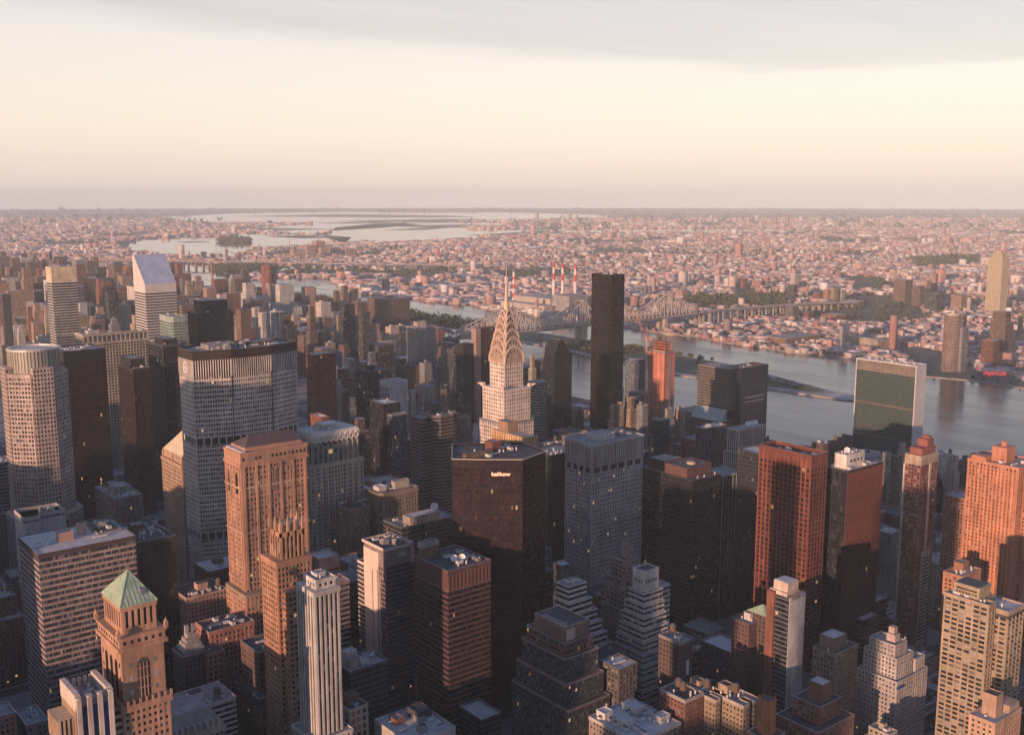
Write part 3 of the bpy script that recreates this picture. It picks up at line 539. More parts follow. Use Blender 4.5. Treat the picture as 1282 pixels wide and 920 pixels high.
(1198.4,2935.6,50.3,29.2,79.3,'G','bluegray',0,1,'tall blue-grey punched window tower with roof hut behind the black box tower'),
(1454.2,4061.2,10.4,26.0,107.8,'D','darkgray',0,1,'tall charcoal dark windowed tower with roof hut behind the wedge roofed tower'),
(273.8,1327.6,40.7,29.7,29.0,'G','pink',0,3,'low pinkish punched window block with roof machinery to the left of the pink striped slab'),
(900.9,604.0,27.9,29.2,63.6,'P','darkgray',1,1,'tall stepped charcoal ribbed tower with roof hut behind the pinstriped dark tower'),
(878.4,2727.1,56.1,29.1,63.5,'G','brick',0,1,'tall red brick punched window tower with roof hut behind the white gridded slab'),
(932.4,3370.3,42.4,29.0,119.3,'G','white',0,0,'tall whitewashed punched window tower to the left of the white gridded slab'),
(1044.1,1729.6,17.5,26.3,59.2,'P','brick',0,0,'mid-height red brick ribbed block behind the blank white walled block'),
(399.4,764.8,34.2,26.1,70.4,'G','tan',0,0,'tall tan brick punched window tower behind the finial crowned orange tower'),
(1050.0,4254.7,11.6,25.9,99.6,'G','brick',1,1,'tall stepped red brick punched window tower with roof hut behind the glass crowned octagonal tower'),
(878.4,2807.5,25.9,27.7,62.7,'G','pink',2,0,'tall twice-stepped pinkish punched window tower behind the pale topped striped tower'),
(1231.5,2372.8,19.5,28.0,77.2,'G','tan',0,1,'tall tan brick punched window tower with roof hut behind the red granite prism'),
(1434.7,3048.7,29.9,26.1,99.6,'G','tan',2,1,'tall twice-stepped tan brick punched window tower with roof hut behind the black box tower'),
(1169.7,717.1,31.9,28.4,53.1,'P','brick',1,1,'mid-height stepped red brick ribbed block with roof hut behind the slim red apartment tower'),
(1261.9,4737.1,12.7,29.6,123.9,'P','tan',1,1,'tall stepped tan brick ribbed tower with roof hut behind the pale topped striped tower'),
(1011.9,3691.9,39.4,27.1,123.0,'G','tan',2,0,'tall twice-stepped tan brick punched window tower behind the pale topped striped tower'),
(699.0,764.8,18.1,27.1,54.4,'G','brown',2,3,'mid-height twice-stepped brown brick punched window block with roof machinery behind the silver punched window tower'),
(1137.2,3450.7,23.4,28.6,106.4,'G','brick',0,1,'tall red brick punched window tower with roof hut behind the dark bronze glass tower'),
(1098.4,4335.1,55.0,28.8,82.6,'R','gray',1,0,'tall stepped grey banded tower behind the pale topped striped tower'),
(1416.0,4495.9,38.0,28.9,123.3,'G','limestone',1,0,'tall stepped pale stone punched window tower behind the pale topped striped tower'),
(936.2,1408.0,40.2,28.8,29.4,'G','tan',0,0,'low tan brick punched window block behind the blank white walled block'),
(1305.4,5058.7,44.9,29.1,114.1,'D','darkgray',0,0,'tall charcoal dark windowed tower behind the pale topped striped tower'),
(1251.8,2244.7,22.8,27.4,54.0,'G','tan',0,1,'mid-height tan brick punched window block with roof hut behind the red granite prism'),
(525.4,2131.6,35.9,27.5,87.1,'G','limestone',0,1,'tall pale stone punched window tower with roof hut behind the pale topped striped tower'),
(1010.0,604.0,17.9,62.4,41.8,'G','brown',0,0,'mid-height brown brick punched window block behind the pinstriped dark tower'),
(1239.6,4013.5,35.0,28.2,90.8,'R','brown',0,0,'tall brown brick banded tower behind the pale topped striped tower'),
(1441.4,3096.4,23.2,27.4,108.1,'G','gray',0,0,'tall grey punched window tower behind the black box tower'),
(1248.9,958.3,25.7,29.6,14.8,'G','brown',0,2,'low brown brick punched window block with rooftop water tank behind the beige ribbed ziggurat'),
(738.8,845.2,38.1,26.0,70.1,'G','pink',0,0,'tall pinkish punched window tower to the left of the silver punched window tower'),
(1126.7,3337.6,51.0,62.4,89.6,'G','brick',2,1,'tall twice-stepped red brick punched window tower with roof hut behind the wedge roofed tower'),
(1305.4,3691.9,32.2,29.1,81.0,'G','white',2,1,'tall twice-stepped whitewashed punched window tower with roof hut behind the wedge roofed tower'),
(1305.4,2614.0,34.2,26.3,61.1,'B','tan',0,0,'mid-height tan brick balconied block to the right of the black box tower'),
(663.4,717.1,36.1,28.5,45.1,'R','brick',0,2,'mid-height red brick banded block with rooftop water tank behind the silver punched window tower'),
(1164.5,4495.9,67.3,26.8,95.2,'G','brick',1,1,'tall stepped red brick punched window tower with roof hut behind the pale topped striped tower'),
(1028.7,636.7,17.6,29.3,54.2,'G','brown',0,2,'mid-height brown brick punched window block with rooftop water tank behind the pinstriped dark tower'),
(1416.0,2968.3,48.6,28.1,74.7,'B','orange',2,1,'tall twice-stepped orange brick balconied tower with roof hut behind the wide lozenge shaped tower'),
(988.6,3980.8,28.9,28.5,89.5,'R','tan',2,0,'tall twice-stepped tan brick banded tower behind the pale topped striped tower'),
(1167.6,4576.3,52.9,26.8,103.2,'G','tan',0,0,'tall tan brick punched window tower to the left of the white gridded slab'),
(663.4,2646.7,40.0,28.6,53.1,'G','brown',2,1,'mid-height twice-stepped brown brick punched window block with roof hut behind the pale topped striped tower'),
(878.4,3772.3,39.5,28.2,95.0,'R','tan',0,0,'tall tan brick banded tower to the left of the pale topped striped tower'),
(1202.5,3852.7,32.1,26.9,89.1,'G','limestone',0,1,'tall pale stone punched window tower with roof hut behind the white gridded slab'),
(614.1,2292.4,12.5,28.0,68.3,'G','tan',0,1,'tall tan brick punched window tower with roof hut behind the pale topped striped tower'),
(1098.4,4061.2,25.9,27.1,108.8,'G','brick',0,0,'tall red brick punched window tower to the left of the white gridded slab'),
(603.6,523.6,23.0,26.8,25.1,'G','gray',0,0,'low grey punched window block to the right of the grey gothic tower'),
(754.4,3048.7,44.0,27.1,47.7,'G','tan',0,0,'mid-height tan brick punched window block behind the pale topped striped tower'),
(1050.9,3418.0,10.7,29.6,85.4,'G','brick',1,1,'tall stepped red brick punched window tower with roof hut behind the white gridded slab'),
(1373.1,2935.6,42.1,26.4,87.9,'P','brown',1,1,'tall stepped brown brick ribbed tower with roof hut behind the black box tower'),
(706.1,1086.4,18.9,29.3,74.9,'P','brown',0,1,'tall brown brick ribbed tower with roof hut behind the navy twin tower'),
(1035.4,958.3,26.2,26.2,52.0,'P','brick',0,3,'mid-height red brick ribbed block with roof machinery in front of the orange netted tower'),
(1442.6,3852.7,22.0,27.7,67.3,'R','limestone',1,0,'tall stepped pale stone banded tower behind the wedge roofed tower'),
(1210.2,2244.7,40.8,27.6,54.7,'G','pink',1,0,'mid-height stepped pinkish punched window block behind the red granite prism'),
(1382.2,3980.8,48.8,26.3,88.3,'G','darkgray',2,1,'tall twice-stepped charcoal punched window tower with roof hut behind the wedge roofed tower'),
(749.8,523.6,27.2,26.6,14.0,'P','darkgray',0,1,'low charcoal ribbed block with roof hut behind the white topped unfinished tower'),
(1016.5,3852.7,27.8,29.4,94.5,'G','brick',0,1,'tall red brick punched window tower with roof hut behind the glass crowned octagonal tower'),
(1243.8,684.4,30.8,28.4,48.3,'G','brick',1,1,'mid-height stepped red brick punched window block with roof hut behind the slim red apartment tower'),
(1015.9,3289.9,32.2,28.8,49.6,'G','gray',1,0,'mid-height stepped grey punched window block behind the pale topped striped tower'),
(1158.1,1247.2,39.0,29.4,20.8,'B','orange',0,1,'low orange brick balconied block with roof hut behind the black pointed wedge tower'),
(769.1,1408.0,33.0,26.5,117.7,'G','limestone',0,1,'tall pale stone punched window tower with roof hut behind the zigzag crowned tower'),
(1177.0,1199.5,26.6,27.6,70.1,'G','limestone',0,0,'tall pale stone punched window tower to the left of the orange netted tower'),
(399.4,1279.9,37.3,29.6,23.1,'G','brick',0,2,'low red brick punched window block with rooftop water tank behind the dark bronze glass tower'),
(819.0,3257.2,22.6,27.5,105.4,'G','tan',1,1,'tall stepped tan brick punched window tower with roof hut behind the glass crowned octagonal tower'),
(1377.4,3691.9,55.9,26.8,74.1,'G','limestone',2,1,'tall twice-stepped pale stone punched window tower with roof hut behind the wedge roofed tower'),
(779.8,2887.9,28.2,25.9,60.8,'P','brown',0,1,'mid-height brown brick ribbed block with roof hut behind the pale topped striped tower'),
(1243.8,2566.3,30.8,26.1,72.1,'P','gray',1,1,'tall stepped grey ribbed tower with roof hut to the right of the black box tower'),
(908.6,1247.2,39.0,25.9,15.1,'G','tan',0,2,'low tan brick punched window block with rooftop water tank behind the brown banded tower'),
(739.3,2325.1,26.6,26.0,83.1,'P','brick',1,1,'tall stepped red brick ribbed tower with roof hut behind the pale topped striped tower'),
(1305.4,2533.6,44.8,26.1,56.9,'P','brick',0,0,'mid-height red brick ribbed block behind the red granite prism'),
(1218.6,4624.0,40.0,29.2,107.8,'G','gray',1,1,'tall stepped grey punched window tower with roof hut behind the pale topped striped tower'),
(1128.7,2372.8,37.2,26.0,83.1,'G','gray',1,1,'tall stepped grey punched window tower with roof hut behind the black box tower'),
(1172.4,2051.2,20.0,62.4,47.9,'D','darkgray',1,0,'mid-height stepped charcoal dark windowed block behind the red granite prism'),
(994.2,4254.7,55.0,29.5,104.4,'D','darkgray',0,1,'tall charcoal dark windowed tower with roof hut behind the glass crowned octagonal tower'),
(828.0,3096.4,13.6,29.0,78.7,'G','brick',0,1,'tall red brick tower with roof hut behind the pale topped striped tower'),
(1098.4,3337.6,27.5,29.1,60.8,'G','darkgray',0,0,'mid-height charcoal punched window block behind the pale topped striped tower'),
(1433.3,2485.9,31.3,27.9,87.9,'D','darkgray',1,0,'tall stepped charcoal dark windowed tower to the left of the pale twin ribbed towers'),
(976.2,1488.4,37.6,28.6,21.2,'D','darkgray',0,0,'low charcoal dark windowed block behind the blank white walled block'),
(1042.5,3337.6,19.1,27.8,50.7,'G','brick',0,0,'mid-height red brick punched window block behind the pale topped striped tower'),
(719.5,3129.1,31.1,28.2,117.8,'G','brown',1,1,'tall stepped brown brick punched window tower with roof hut behind the glass crowned octagonal tower'),
(878.4,1327.6,33.7,26.8,29.1,'G','brick',0,1,'low red brick punched window block with roof hut behind the blank white walled block'),
(566.8,845.2,22.6,29.2,54.2,'G','brick',1,2,'mid-height stepped red brick punched window block with rooftop water tank behind the numbered white tower'),
(1305.4,2855.2,56.1,62.4,94.4,'G','gray',0,1,'tall grey punched window tower with roof hut behind the black box tower'),
(1174.5,2774.8,38.3,28.1,66.4,'P','brown',1,0,'tall stepped brown brick ribbed tower behind the black box tower'),
(757.5,1166.8,35.1,28.6,54.1,'D','darkgray',1,1,'mid-height stepped charcoal dark windowed block with roof hut behind the navy twin tower'),
(1145.9,2453.2,25.4,26.1,92.4,'G','tan',0,0,'tall tan brick punched window tower behind the black box tower'),
(1192.5,1923.1,30.9,26.6,61.0,'G','orange',1,0,'mid-height stepped orange brick punched window block behind the pale twin ribbed towers'),
(1305.4,1649.2,21.0,27.4,58.6,'G','brick',0,1,'mid-height red brick punched window block with roof hut behind the brown fin tower'),
(1098.4,3980.8,42.8,62.4,105.8,'P','gray',1,0,'tall stepped grey ribbed tower behind the pale topped striped tower'),
(1181.6,2003.5,19.8,26.7,25.3,'G','brown',0,1,'low brown brick punched window block with roof hut behind the red granite prism'),
(557.0,1810.0,31.9,62.4,118.3,'G','tan',0,0,'tall tan brick punched window tower behind the white gridded slab'),
(1382.4,3289.9,58.0,26.6,65.2,'G','brown',1,1,'tall stepped brown brick punched window tower with roof hut behind the wide lozenge shaped tower'),
(1260.4,877.9,14.2,25.7,18.1,'G','brown',0,0,'low brown brick punched window block to the right of the beige ribbed ziggurat'),
(878.4,2935.6,37.6,26.5,58.5,'B','bluegray',2,1,'mid-height twice-stepped blue-grey balconied block with roof hut behind the pale topped striped tower'),
(975.1,2968.3,34.3,27.0,57.1,'P','gray',2,0,'mid-height twice-stepped grey ribbed block behind the wedge roofed tower'),
(941.3,3980.8,46.5,26.2,89.5,'G','brown',0,0,'tall brown brick punched window tower to the left of the pale topped striped tower'),
(1130.8,764.8,18.6,28.9,57.2,'G','tan',1,3,'mid-height stepped tan brick punched window block with roof machinery behind the red slab tower'),
(971.5,3498.4,50.9,26.9,123.5,'G','brown',2,1,'tall twice-stepped brown brick punched window tower with roof hut behind the dark bronze glass tower'),
(1014.6,1521.1,22.7,26.7,28.9,'G','gray',0,0,'low grey punched window block behind the blank white walled block'),
(1225.5,3691.9,24.1,27.9,75.6,'G','tan',0,0,'tall tan brick punched window tower to the right of the pale topped striped tower'),
(977.2,1440.7,38.8,26.6,19.1,'P','tan',0,1,'low tan brick ribbed block with roof hut behind the blank white walled block'),
(437.5,1327.6,27.8,28.7,9.3,'P','tan',0,1,'low tan brick ribbed block with roof hut to the left of the gold roofed tower'),
(1186.9,2292.4,20.2,62.4,65.6,'B','brick',2,1,'tall twice-stepped red brick balconied tower with roof hut behind the red granite prism'),
(739.5,2405.5,26.1,27.4,76.0,'G','gray',2,0,'tall twice-stepped grey punched window tower behind the pale topped striped tower'),
(1257.3,1086.4,17.3,28.5,42.4,'G','cream',0,2,'mid-height cream punched window block with rooftop water tank behind the orange netted tower'),
(1136.6,1521.1,36.9,29.1,73.5,'G','brick',1,0,'tall stepped red brick punched window tower behind the brown fin tower'),
(1209.8,2131.6,36.1,26.2,44.0,'G','white',0,1,'mid-height whitewashed punched window block with roof hut behind the red granite prism'),
(1195.6,3578.8,35.9,27.7,74.5,'P','darkgray',0,1,'tall charcoal ribbed tower with roof hut behind the wedge roofed tower'),
(964.4,3820.0,25.1,26.1,73.1,'D','darkgray',0,0,'tall charcoal dark windowed tower to the left of the white gridded slab'),
(1182.6,604.0,23.0,28.0,63.2,'G','brown',1,3,'tall stepped brown brick punched window tower with roof machinery behind the glowing orange apartment tower'),
(1305.4,2807.5,23.9,27.2,99.6,'G','gray',2,1,'tall twice-stepped grey punched window tower with roof hut behind the black box tower'),
(878.4,3176.8,29.9,26.8,71.9,'B','brick',0,1,'tall red brick balconied tower with roof hut behind the pale topped striped tower'),
(878.4,1601.5,34.8,26.5,70.5,'G','brown',0,1,'tall brown brick punched window tower with roof hut behind the zigzag crowned tower'),
(948.4,1247.2,20.4,62.4,12.7,'P','limestone',0,1,'low pale stone ribbed block with roof hut behind the brown banded tower'),
(1406.1,3611.5,29.1,27.4,82.8,'G','tan',0,0,'tall tan brick punched window tower behind the wedge roofed tower'),
(777.8,877.9,33.5,25.9,62.6,'G','limestone',0,2,'tall pale stone punched window tower with rooftop water tank behind the silver punched window tower'),
(878.4,1360.3,33.7,28.3,41.4,'P','limestone',0,2,'mid-height pale stone ribbed block with rooftop water tank behind the blank white walled block'),
(929.6,604.0,26.4,29.5,68.4,'R','white',2,1,'tall twice-stepped whitewashed banded tower with roof hut behind the pinstriped dark tower'),
(1202.4,684.4,21.3,29.3,56.8,'R','white',0,3,'mid-height whitewashed banded block with roof machinery behind the slim red apartment tower'),
(954.4,4093.9,28.6,26.0,90.7,'G','brick',0,0,'tall red brick punched window tower to the left of the pale topped striped tower'),
(1098.4,4222.0,50.7,26.5,97.4,'G','brown',2,1,'tall twice-stepped brown brick punched window tower with roof hut behind the glass crowned octagonal tower'),
(1334.7,2485.9,35.4,26.8,68.9,'P','brown',0,1,'tall brown brick ribbed tower with roof hut behind the red granite prism'),
(737.4,1247.2,24.5,62.4,37.4,'G','cream',0,0,'mid-height cream punched window block behind the navy twin tower'),
(1219.9,845.2,39.7,28.5,26.1,'G','brown',0,2,'low brown brick punched window block with rooftop water tank behind the red slab tower'),
(802.0,1327.6,25.9,62.4,42.3,'B','tan',0,1,'mid-height tan brick balconied block with roof hut behind the navy twin tower'),
(399.4,1038.7,39.4,28.9,31.0,'G','brick',0,2,'mid-height red brick punched window block with rooftop water tank behind the gold roofed tower')]
FCOL=['brick','brown','tan','limestone','gray','white','pink','darkgray','cream','bluegray','orange']
REST=[]
# ------------------------------------------------------------------ materials
COLS = dict(brick=(.235,.095,.065), brown=(.17,.115,.085), tan=(.36,.27,.19), limestone=(.43,.385,.32), gray=(.27,.27,.275), white=(.66,.63,.59),
            pink=(.46,.30,.25), darkgray=(.085,.085,.095), cream=(.55,.48,.36), bluegray=(.2,.245,.29), orange=(.42,.21,.125),
            black=(.028,.028,.033), navy=(.03,.035,.06), teal=(.07,.12,.115))
MATS = {}
class NT:
    def __init__(s, name):
        s.m = bpy.data.materials.new(name); s.m.use_nodes = True; s.t = s.m.node_tree
        s.N = s.t.nodes; s.L = s.t.links; s.N.clear()
        s.out = s.N.new('ShaderNodeOutputMaterial'); s.b = s.N.new('ShaderNodeBsdfPrincipled'); s.L.new(s.b.outputs[0], s.out.inputs[0])
    def put(s, sock, v):
        if isinstance(v, (int, float)): sock.default_value = v
        elif isinstance(v, tuple): sock.default_value = (*v, 1) if len(v) == 3 and sock.type == 'RGBA' else v
        else: s.L.new(v, sock)
    def math(s, op, a, b=None, c=None):
        n = s.N.new('ShaderNodeMath'); n.operation = op
        for i, v in enumerate((a, b, c)):
            if v is not None: s.put(n.inputs[i], v)
        return n.outputs[0]
    def mix(s, f, a, b, mode='MIX'):
        n = s.N.new('ShaderNodeMix'); n.data_type = 'RGBA'; n.blend_type = mode
        s.put(n.inputs[0], f); s.put(n.inputs[6], a); s.put(n.inputs[7], b); return n.outputs[2]
    def noise(s, vec, scale, detail=3, rough=.5):
        n = s.N.new('ShaderNodeTexNoise'); n.inputs['Scale'].default_value = scale; n.inputs['Detail'].default_value = detail; n.inputs['Roughness'].default_value = rough
        if vec is not None: s.L.new(vec, n.inputs['Vector'])
        return n.outputs[0]
    def white(s, vec):
        n = s.N.new('ShaderNodeTexWhiteNoise'); n.noise_dimensions = '3D'; s.L.new(vec, n.inputs['Vector']); return n
    def obj(s): return s.N.new('ShaderNodeObjectInfo')
    def tc(s, k='Object'): return s.N.new('ShaderNodeTexCoord').outputs[k]
    def maprange(s, v, a, b, c=0., d=1.):
        n = s.N.new('ShaderNodeMapRange'); n.clamp = True
        for i, q in enumerate((v, a, b, c, d)): s.put(n.inputs[i], q)
        return n.outputs[0]
    def set(s, **k):
        al = dict(col='Base Color', rough='Roughness', metal='Metallic', ecol='Emission Color', estr='Emission Strength', spec='Specular IOR Level', ior='IOR', normal='Normal')
        for a, v in k.items(): s.put(s.b.inputs[al[a]], v)
        return s.m
def stretch(t, vec, sx, sy, sz):
    n = t.N.new('ShaderNodeMapping'); n.inputs['Scale'].default_value = (sx, sy, sz); t.L.new(vec, n.inputs[0]); return n.outputs[0]
def soiled(t, base, amt=.35):
    """base colour with patchy weathering and rain streaks that follow the wall"""
    p = t.tc('Object')
    a = t.maprange(t.noise(p, .05, 4, .6), .3, .7, 1 - amt, 1 + amt*.35)
    b = t.maprange(t.noise(stretch(t, p, .5, .5, .03), 1.0, 3), .35, .65, 1 - amt*.6, 1.06)
    c = t.mix(1.0, base, t.N.new('ShaderNodeCombineColor').outputs[0], 'MULTIPLY')
    cc = [n for n in t.N if n.bl_idname == 'ShaderNodeCombineColor'][-1]
    ab = t.math('MULTIPLY', a, b)
    for i in range(3): t.L.new(ab, cc.inputs[i])
    return c
def wallm(col, rough=.85, amt=.38):
    key = ('w', col, rough, amt)
    if key not in MATS:
        c = COLS[col] if isinstance(col, str) else col
        t = NT('masonry_%d' % len(MATS)); MATS[key] = t.set(col=soiled(t, c, amt), rough=rough)
    return MATS[key]
def metalm(col, rough=.4, metal=.9):
    if max(col) < .06: metal = min(metal,.15)
    key = ('m', col, rough, metal)
    if key not in MATS:
        t = NT('metal_%d' % len(MATS)); MATS[key] = t.set(col=soiled(t, col, .2), rough=rough, metal=metal)
    return MATS[key]
def emitm(col, s):
    key = ('e', col, s)
    if key not in MATS:
        t = NT('lamp_%d' % len(MATS)); MATS[key] = t.set(col=col, ecol=col, estr=s, rough=.5)
    return MATS[key]
def pane_nodes(t, cell, dark, blind, blindp, lit, litcol=(1., .62, .26)):
    w = t.white(cell); sepn = t.N.new('ShaderNodeSeparateColor'); t.L.new(w.outputs['Color'], sepn.inputs[0])
    r, g, b = sepn.outputs
    bl = t.math('MULTIPLY', t.math('GREATER_THAN', r, 1 - blindp), t.math('MULTIPLY_ADD', g, .8, .2))
    tint = t.mix(t.math('MULTIPLY', g, .7), dark, tuple(min(1, c*2.4 + .01) for c in dark))
    col = t.mix(bl, tint, blind)
    e = t.math('MULTIPLY', t.math('GREATER_THAN', b, 1 - lit*.36), t.math('MULTIPLY_ADD', r, .55, .06))
    return col, e, litcol
def glassm(dark=(.018,.021,.027), blind=(.30,.28,.26), blindp=.25, lit=.01, rough=.12):
    key = ('g', dark, blind, blindp, lit, rough)
    if key not in MATS:
        t = NT('window_glass_%d' % len(MATS))
        uv = t.tc('UV'); fl = t.N.new('ShaderNodeVectorMath'); fl.operation = 'FLOOR'; t.L.new(uv, fl.inputs[0])
        sp = t.N.new('ShaderNodeSeparateXYZ'); t.L.new(fl.outputs[0], sp.inputs[0])
        cb = t.N.new('ShaderNodeCombineXYZ'); t.L.new(sp.outputs[0], cb.inputs[0]); t.L.new(sp.outputs[1], cb.inputs[1])
        t.L.new(t.math('MULTIPLY', t.obj().outputs['Random'], 977.), cb.inputs[2])
        col, e, lc = pane_nodes(t, cb.outputs[0], dark, blind, blindp, lit)
        MATS[key] = t.set(col=col, rough=rough, ecol=lc, estr=e)
    return MATS[key]
def facadem(kind, dark=(.02,.022,.028), blind=(.26,.24,.22), blindp=.22, lit=.012):
    """a whole facade of the far buildings; the wall takes the object's own colour, UV counts bays and floors"""
    key = ('f', kind, dark, blindp, lit)
    if key in MATS: return MATS[key]
    u0, u1, v0, v1 = dict(G=(.27,.73,.28,.78), R=(-1,2,.42,.93), P=(.3,.72,-1,2), D=(.07,.93,.16,.9), B=(.1,.9,.3,.9), M=(.22,.78,.2,.8))[kind]
    t = NT('facade_%s_%d' % (kind, len(MATS)))
    oi = t.obj()
    uv = t.tc('UV'); sp = t.N.new('ShaderNodeSeparateXYZ'); t.L.new(uv, sp.inputs[0])
    u, v = sp.outputs[0], sp.outputs[1]
    fu, fv = t.math('FRACT', u), t.math('FRACT', v)
    def inside(f, a, b): return t.math('MULTIPLY', t.math('GREATER_THAN', f, a), t.math('LESS_THAN', f, b))
    m = t.math('MULTIPLY', inside(fu, u0, u1), inside(fv, v0, v1))
    if kind == 'P': m = t.math('MULTIPLY', m, t.math('SUBTRACT', 1.0, t.math('MULTIPLY', t.math('LESS_THAN', fv, .28), .45)))
    if kind == 'B': m = t.math('MULTIPLY', m, t.math('SUBTRACT', 1.0, t.math('MULTIPLY', t.math('LESS_THAN', t.math('FRACT', t.math('MULTIPLY', u, .3333)), .3333), .75)))
    cb = t.N.new('ShaderNodeCombineXYZ'); t.L.new(t.math('FLOOR', u), cb.inputs[0]); t.L.new(t.math('FLOOR', v), cb.inputs[1])
    t.L.new(t.math('MULTIPLY', oi.outputs['Random'], 977.), cb.inputs[2])
    col, e, lc = pane_nodes(t, cb.outputs[0], dark, blind, blindp, lit)
    # not on roofs: their UV v is negative
    ok = t.math('GREATER_THAN', v, 0.0); m = t.math('MULTIPLY', m, ok)
    wall = soiled(t, oi.outputs['Color'], .35)
    base = t.mix(m, wall, col)
    MATS[key] = t.set(col=base, rough=t.maprange(m, 0, 1, .85, .15), ecol=lc, estr=t.math('MULTIPLY', e, m))
    return MATS[key]
def roofm(kind='gravel'):
    key = ('r', kind)
    if key not in MATS:
        a, b = dict(gravel=((.20,.19,.19),(.34,.32,.31)), tar=((.045,.045,.05),(.10,.10,.105)), pale=((.42,.40,.39),(.58,.55,.53)), tan=((.3,.26,.22),(.42,.37,.32)),
                    copper=((.17,.30,.23),(.40,.50,.36)), green=((.04,.09,.045),(.07,.13,.06)), red=((.17,.075,.055),(.26,.12,.09)), white=((.6,.6,.6),(.75,.74,.73)),
                    slate=((.09,.09,.10),(.15,.145,.15)), gold=((.56,.47,.32),(.66,.57,.40)))[kind]
        t = NT('roof_' + kind); p = t.tc('Object')
        f = t.maprange(t.noise(p, .12, 5, .65), .32, .68)
        f2 = t.maprange(t.noise(p, 1.1, 2), .35, .65, .85, 1.1)
        cc = t.N.new('ShaderNodeCombineColor')
        for i in range(3): t.L.new(f2, cc.inputs[i])
        MATS[key] = t.set(col=t.mix(1., t.mix(f, a, b), cc.outputs[0], 'MULTIPLY'), rough=.9)
    return MATS[key]
# ------------------------------------------------------------------ mesh building
class MB:
    def __init__(s): s.v = []; s.f = []; s.uv = []; s.mi = []
    def face(s, pts, uvs=None, m=0):
        n = len(s.v); s.v.extend(pts); s.f.append(tuple(range(n, n + len(pts)))); s.mi.append(m)
        s.uv.extend(uvs if uvs else [(.5, -1)] * len(pts))
    def poly_prism(s, poly, z0, z1, m=0, mt=None, bay=3.0, fl=3.6, top=True, bottom=False, shrink=None):
        p2 = shrink or poly; n = len(poly)
        for i in range(n):
            a, b = poly[i], poly[(i+1) % n]; a2, b2 = p2[i], p2[(i+1) % n]
            nb = max(1, round(math.hypot(b[0]-a[0], b[1]-a[1]) / bay))
            s.face([(a[0],a[1],z0),(b[0],b[1],z0),(b2[0],b2[1],z1),(a2[0],a2[1],z1)], [(i*40+0,z0/fl+.001),(i*40+nb,z0/fl+.001),(i*40+nb,z1/fl),(i*40,z1/fl)], m)
        if top: s.face([(x,y,z1) for x,y in p2], None, m if mt is None else mt)
        if bottom: s.face([(x,y,z0) for x,y in reversed(poly)], None, m)
    def box(s, x0, x1, y0, y1, z0, z1, m=0, mt=None, bay=3.0, fl=3.6, bottom=False):
        s.poly_prism([(x0,y0),(x1,y0),(x1,y1),(x0,y1)], z0, z1, m, mt, bay, fl, True, bottom)
    def bar(s, a, b, w, m=0, h=None):
        """square bar between two points"""
        a, b = Vector(a), Vector(b); d = (b-a)
        if d.length < 1e-6: return
        d.normalize(); up = Vector((0,0,1)) if abs(d.z) < .95 else Vector((1,0,0))
        s1 = d.cross(up).normalized()*w/2; s2 = d.cross(s1).normalized()*(h or w)/2
        q = [a-s1-s2, a+s1-s2, a+s1+s2, a-s1+s2]; r = [b-s1-s2, b+s1-s2, b+s1+s2, b-s1+s2]
        for i in range(4):
            j = (i+1) % 4; s.face([tuple(q[i]), tuple(q[j]), tuple(r[j]), tuple(r[i])], None, m)
        s.face([tuple(x) for x in reversed(q)], None, m); s.face([tuple(x) for x in r], None, m)
    def cyl(s, x, y, z0, z1, r0, r1=None, n=12, m=0, cap=True):
        r1 = r0 if r1 is None else r1
        A = [(x+r0*cos(2*pi*i/n), y+r0*sin(2*pi*i/n), z0) for i in range(n)]; B = [(x+r1*cos(2*pi*i/n), y+r1*sin(2*pi*i/n), z1) for i in range(n)]
        for i in range(n):
            j = (i+1) % n
            if r1 < 1e-4: s.face([A[i], A[j], (x,y,z1)], None, m)
            else: s.face([A[i], A[j], B[j], B[i]], None, m)
        if cap and r1 > 1e-4: s.face(B, None, m)
    def mesh(s, name, mats):
        me = bpy.data.meshes.new(name); me.from_pydata(s.v, [], s.f)
        uvl = me.uv_layers.new(name='UVMap'); uvl.data.foreach_set('uv', np.array(s.uv, dtype=np.float32).ravel())
        for m in mats: me.materials.append(m)
        if len(mats) > 1: me.polygons.foreach_set('material_index', np.array(s.mi, dtype=np.int32))
        me.update(); return me
    def build(s, name, mats, parent=None, loc=None):
        mats = mats if isinstance(mats, (list, tuple)) else [mats]
        return link(name, s.mesh(name, mats), parent, loc)
def link(name, me, parent=None, loc=None, rz=0):
    o = bpy.data.objects.new(name, me); COL.objects.link(o)
    if parent is not None: o.parent = parent
    if loc is not None: o.location = loc
    if rz: o.rotation_euler = (0, 0, rz)
    return o
def tag(o, label, cat, group=None, kind=None):
    if label: o['label'] = label
    if cat: o['category'] = cat
    if group: o['group'] = group
    if kind: o['kind'] = kind
    return o
def thing(name, label, cat, loc, group=None, rz=0):
    o = link(name, None, None, loc, rz); o.empty_display_size = 5
    return tag(o, label, cat, group)
def structure(name, mb, mats): 
    o = mb.build(name, mats); o['kind'] = 'structure'; return o
def offset(poly, d):
    """convex CCW polygon grown outward by d"""
    n = len(poly); out = []
    for i in range(n):
        a, b, c = poly[i-1], poly[i], poly[(i+1) % n]
        def nrm(p, q):
            l = math.hypot(q[0]-p[0], q[1]-p[1]); return ((q[1]-p[1])/l, -(q[0]-p[0])/l)
        n1, n2 = nrm(a, b), nrm(b, c); k = 1 + n1[0]*n2[0] + n1[1]*n2[1]
        out.append((b[0] + d*(n1[0]+n2[0])/k, b[1] + d*(n1[1]+n2[1])/k))
    return out
def rect(x0, x1, y0, y1): return [(x0,y0),(x1,y0),(x1,y1),(x0,y1)]
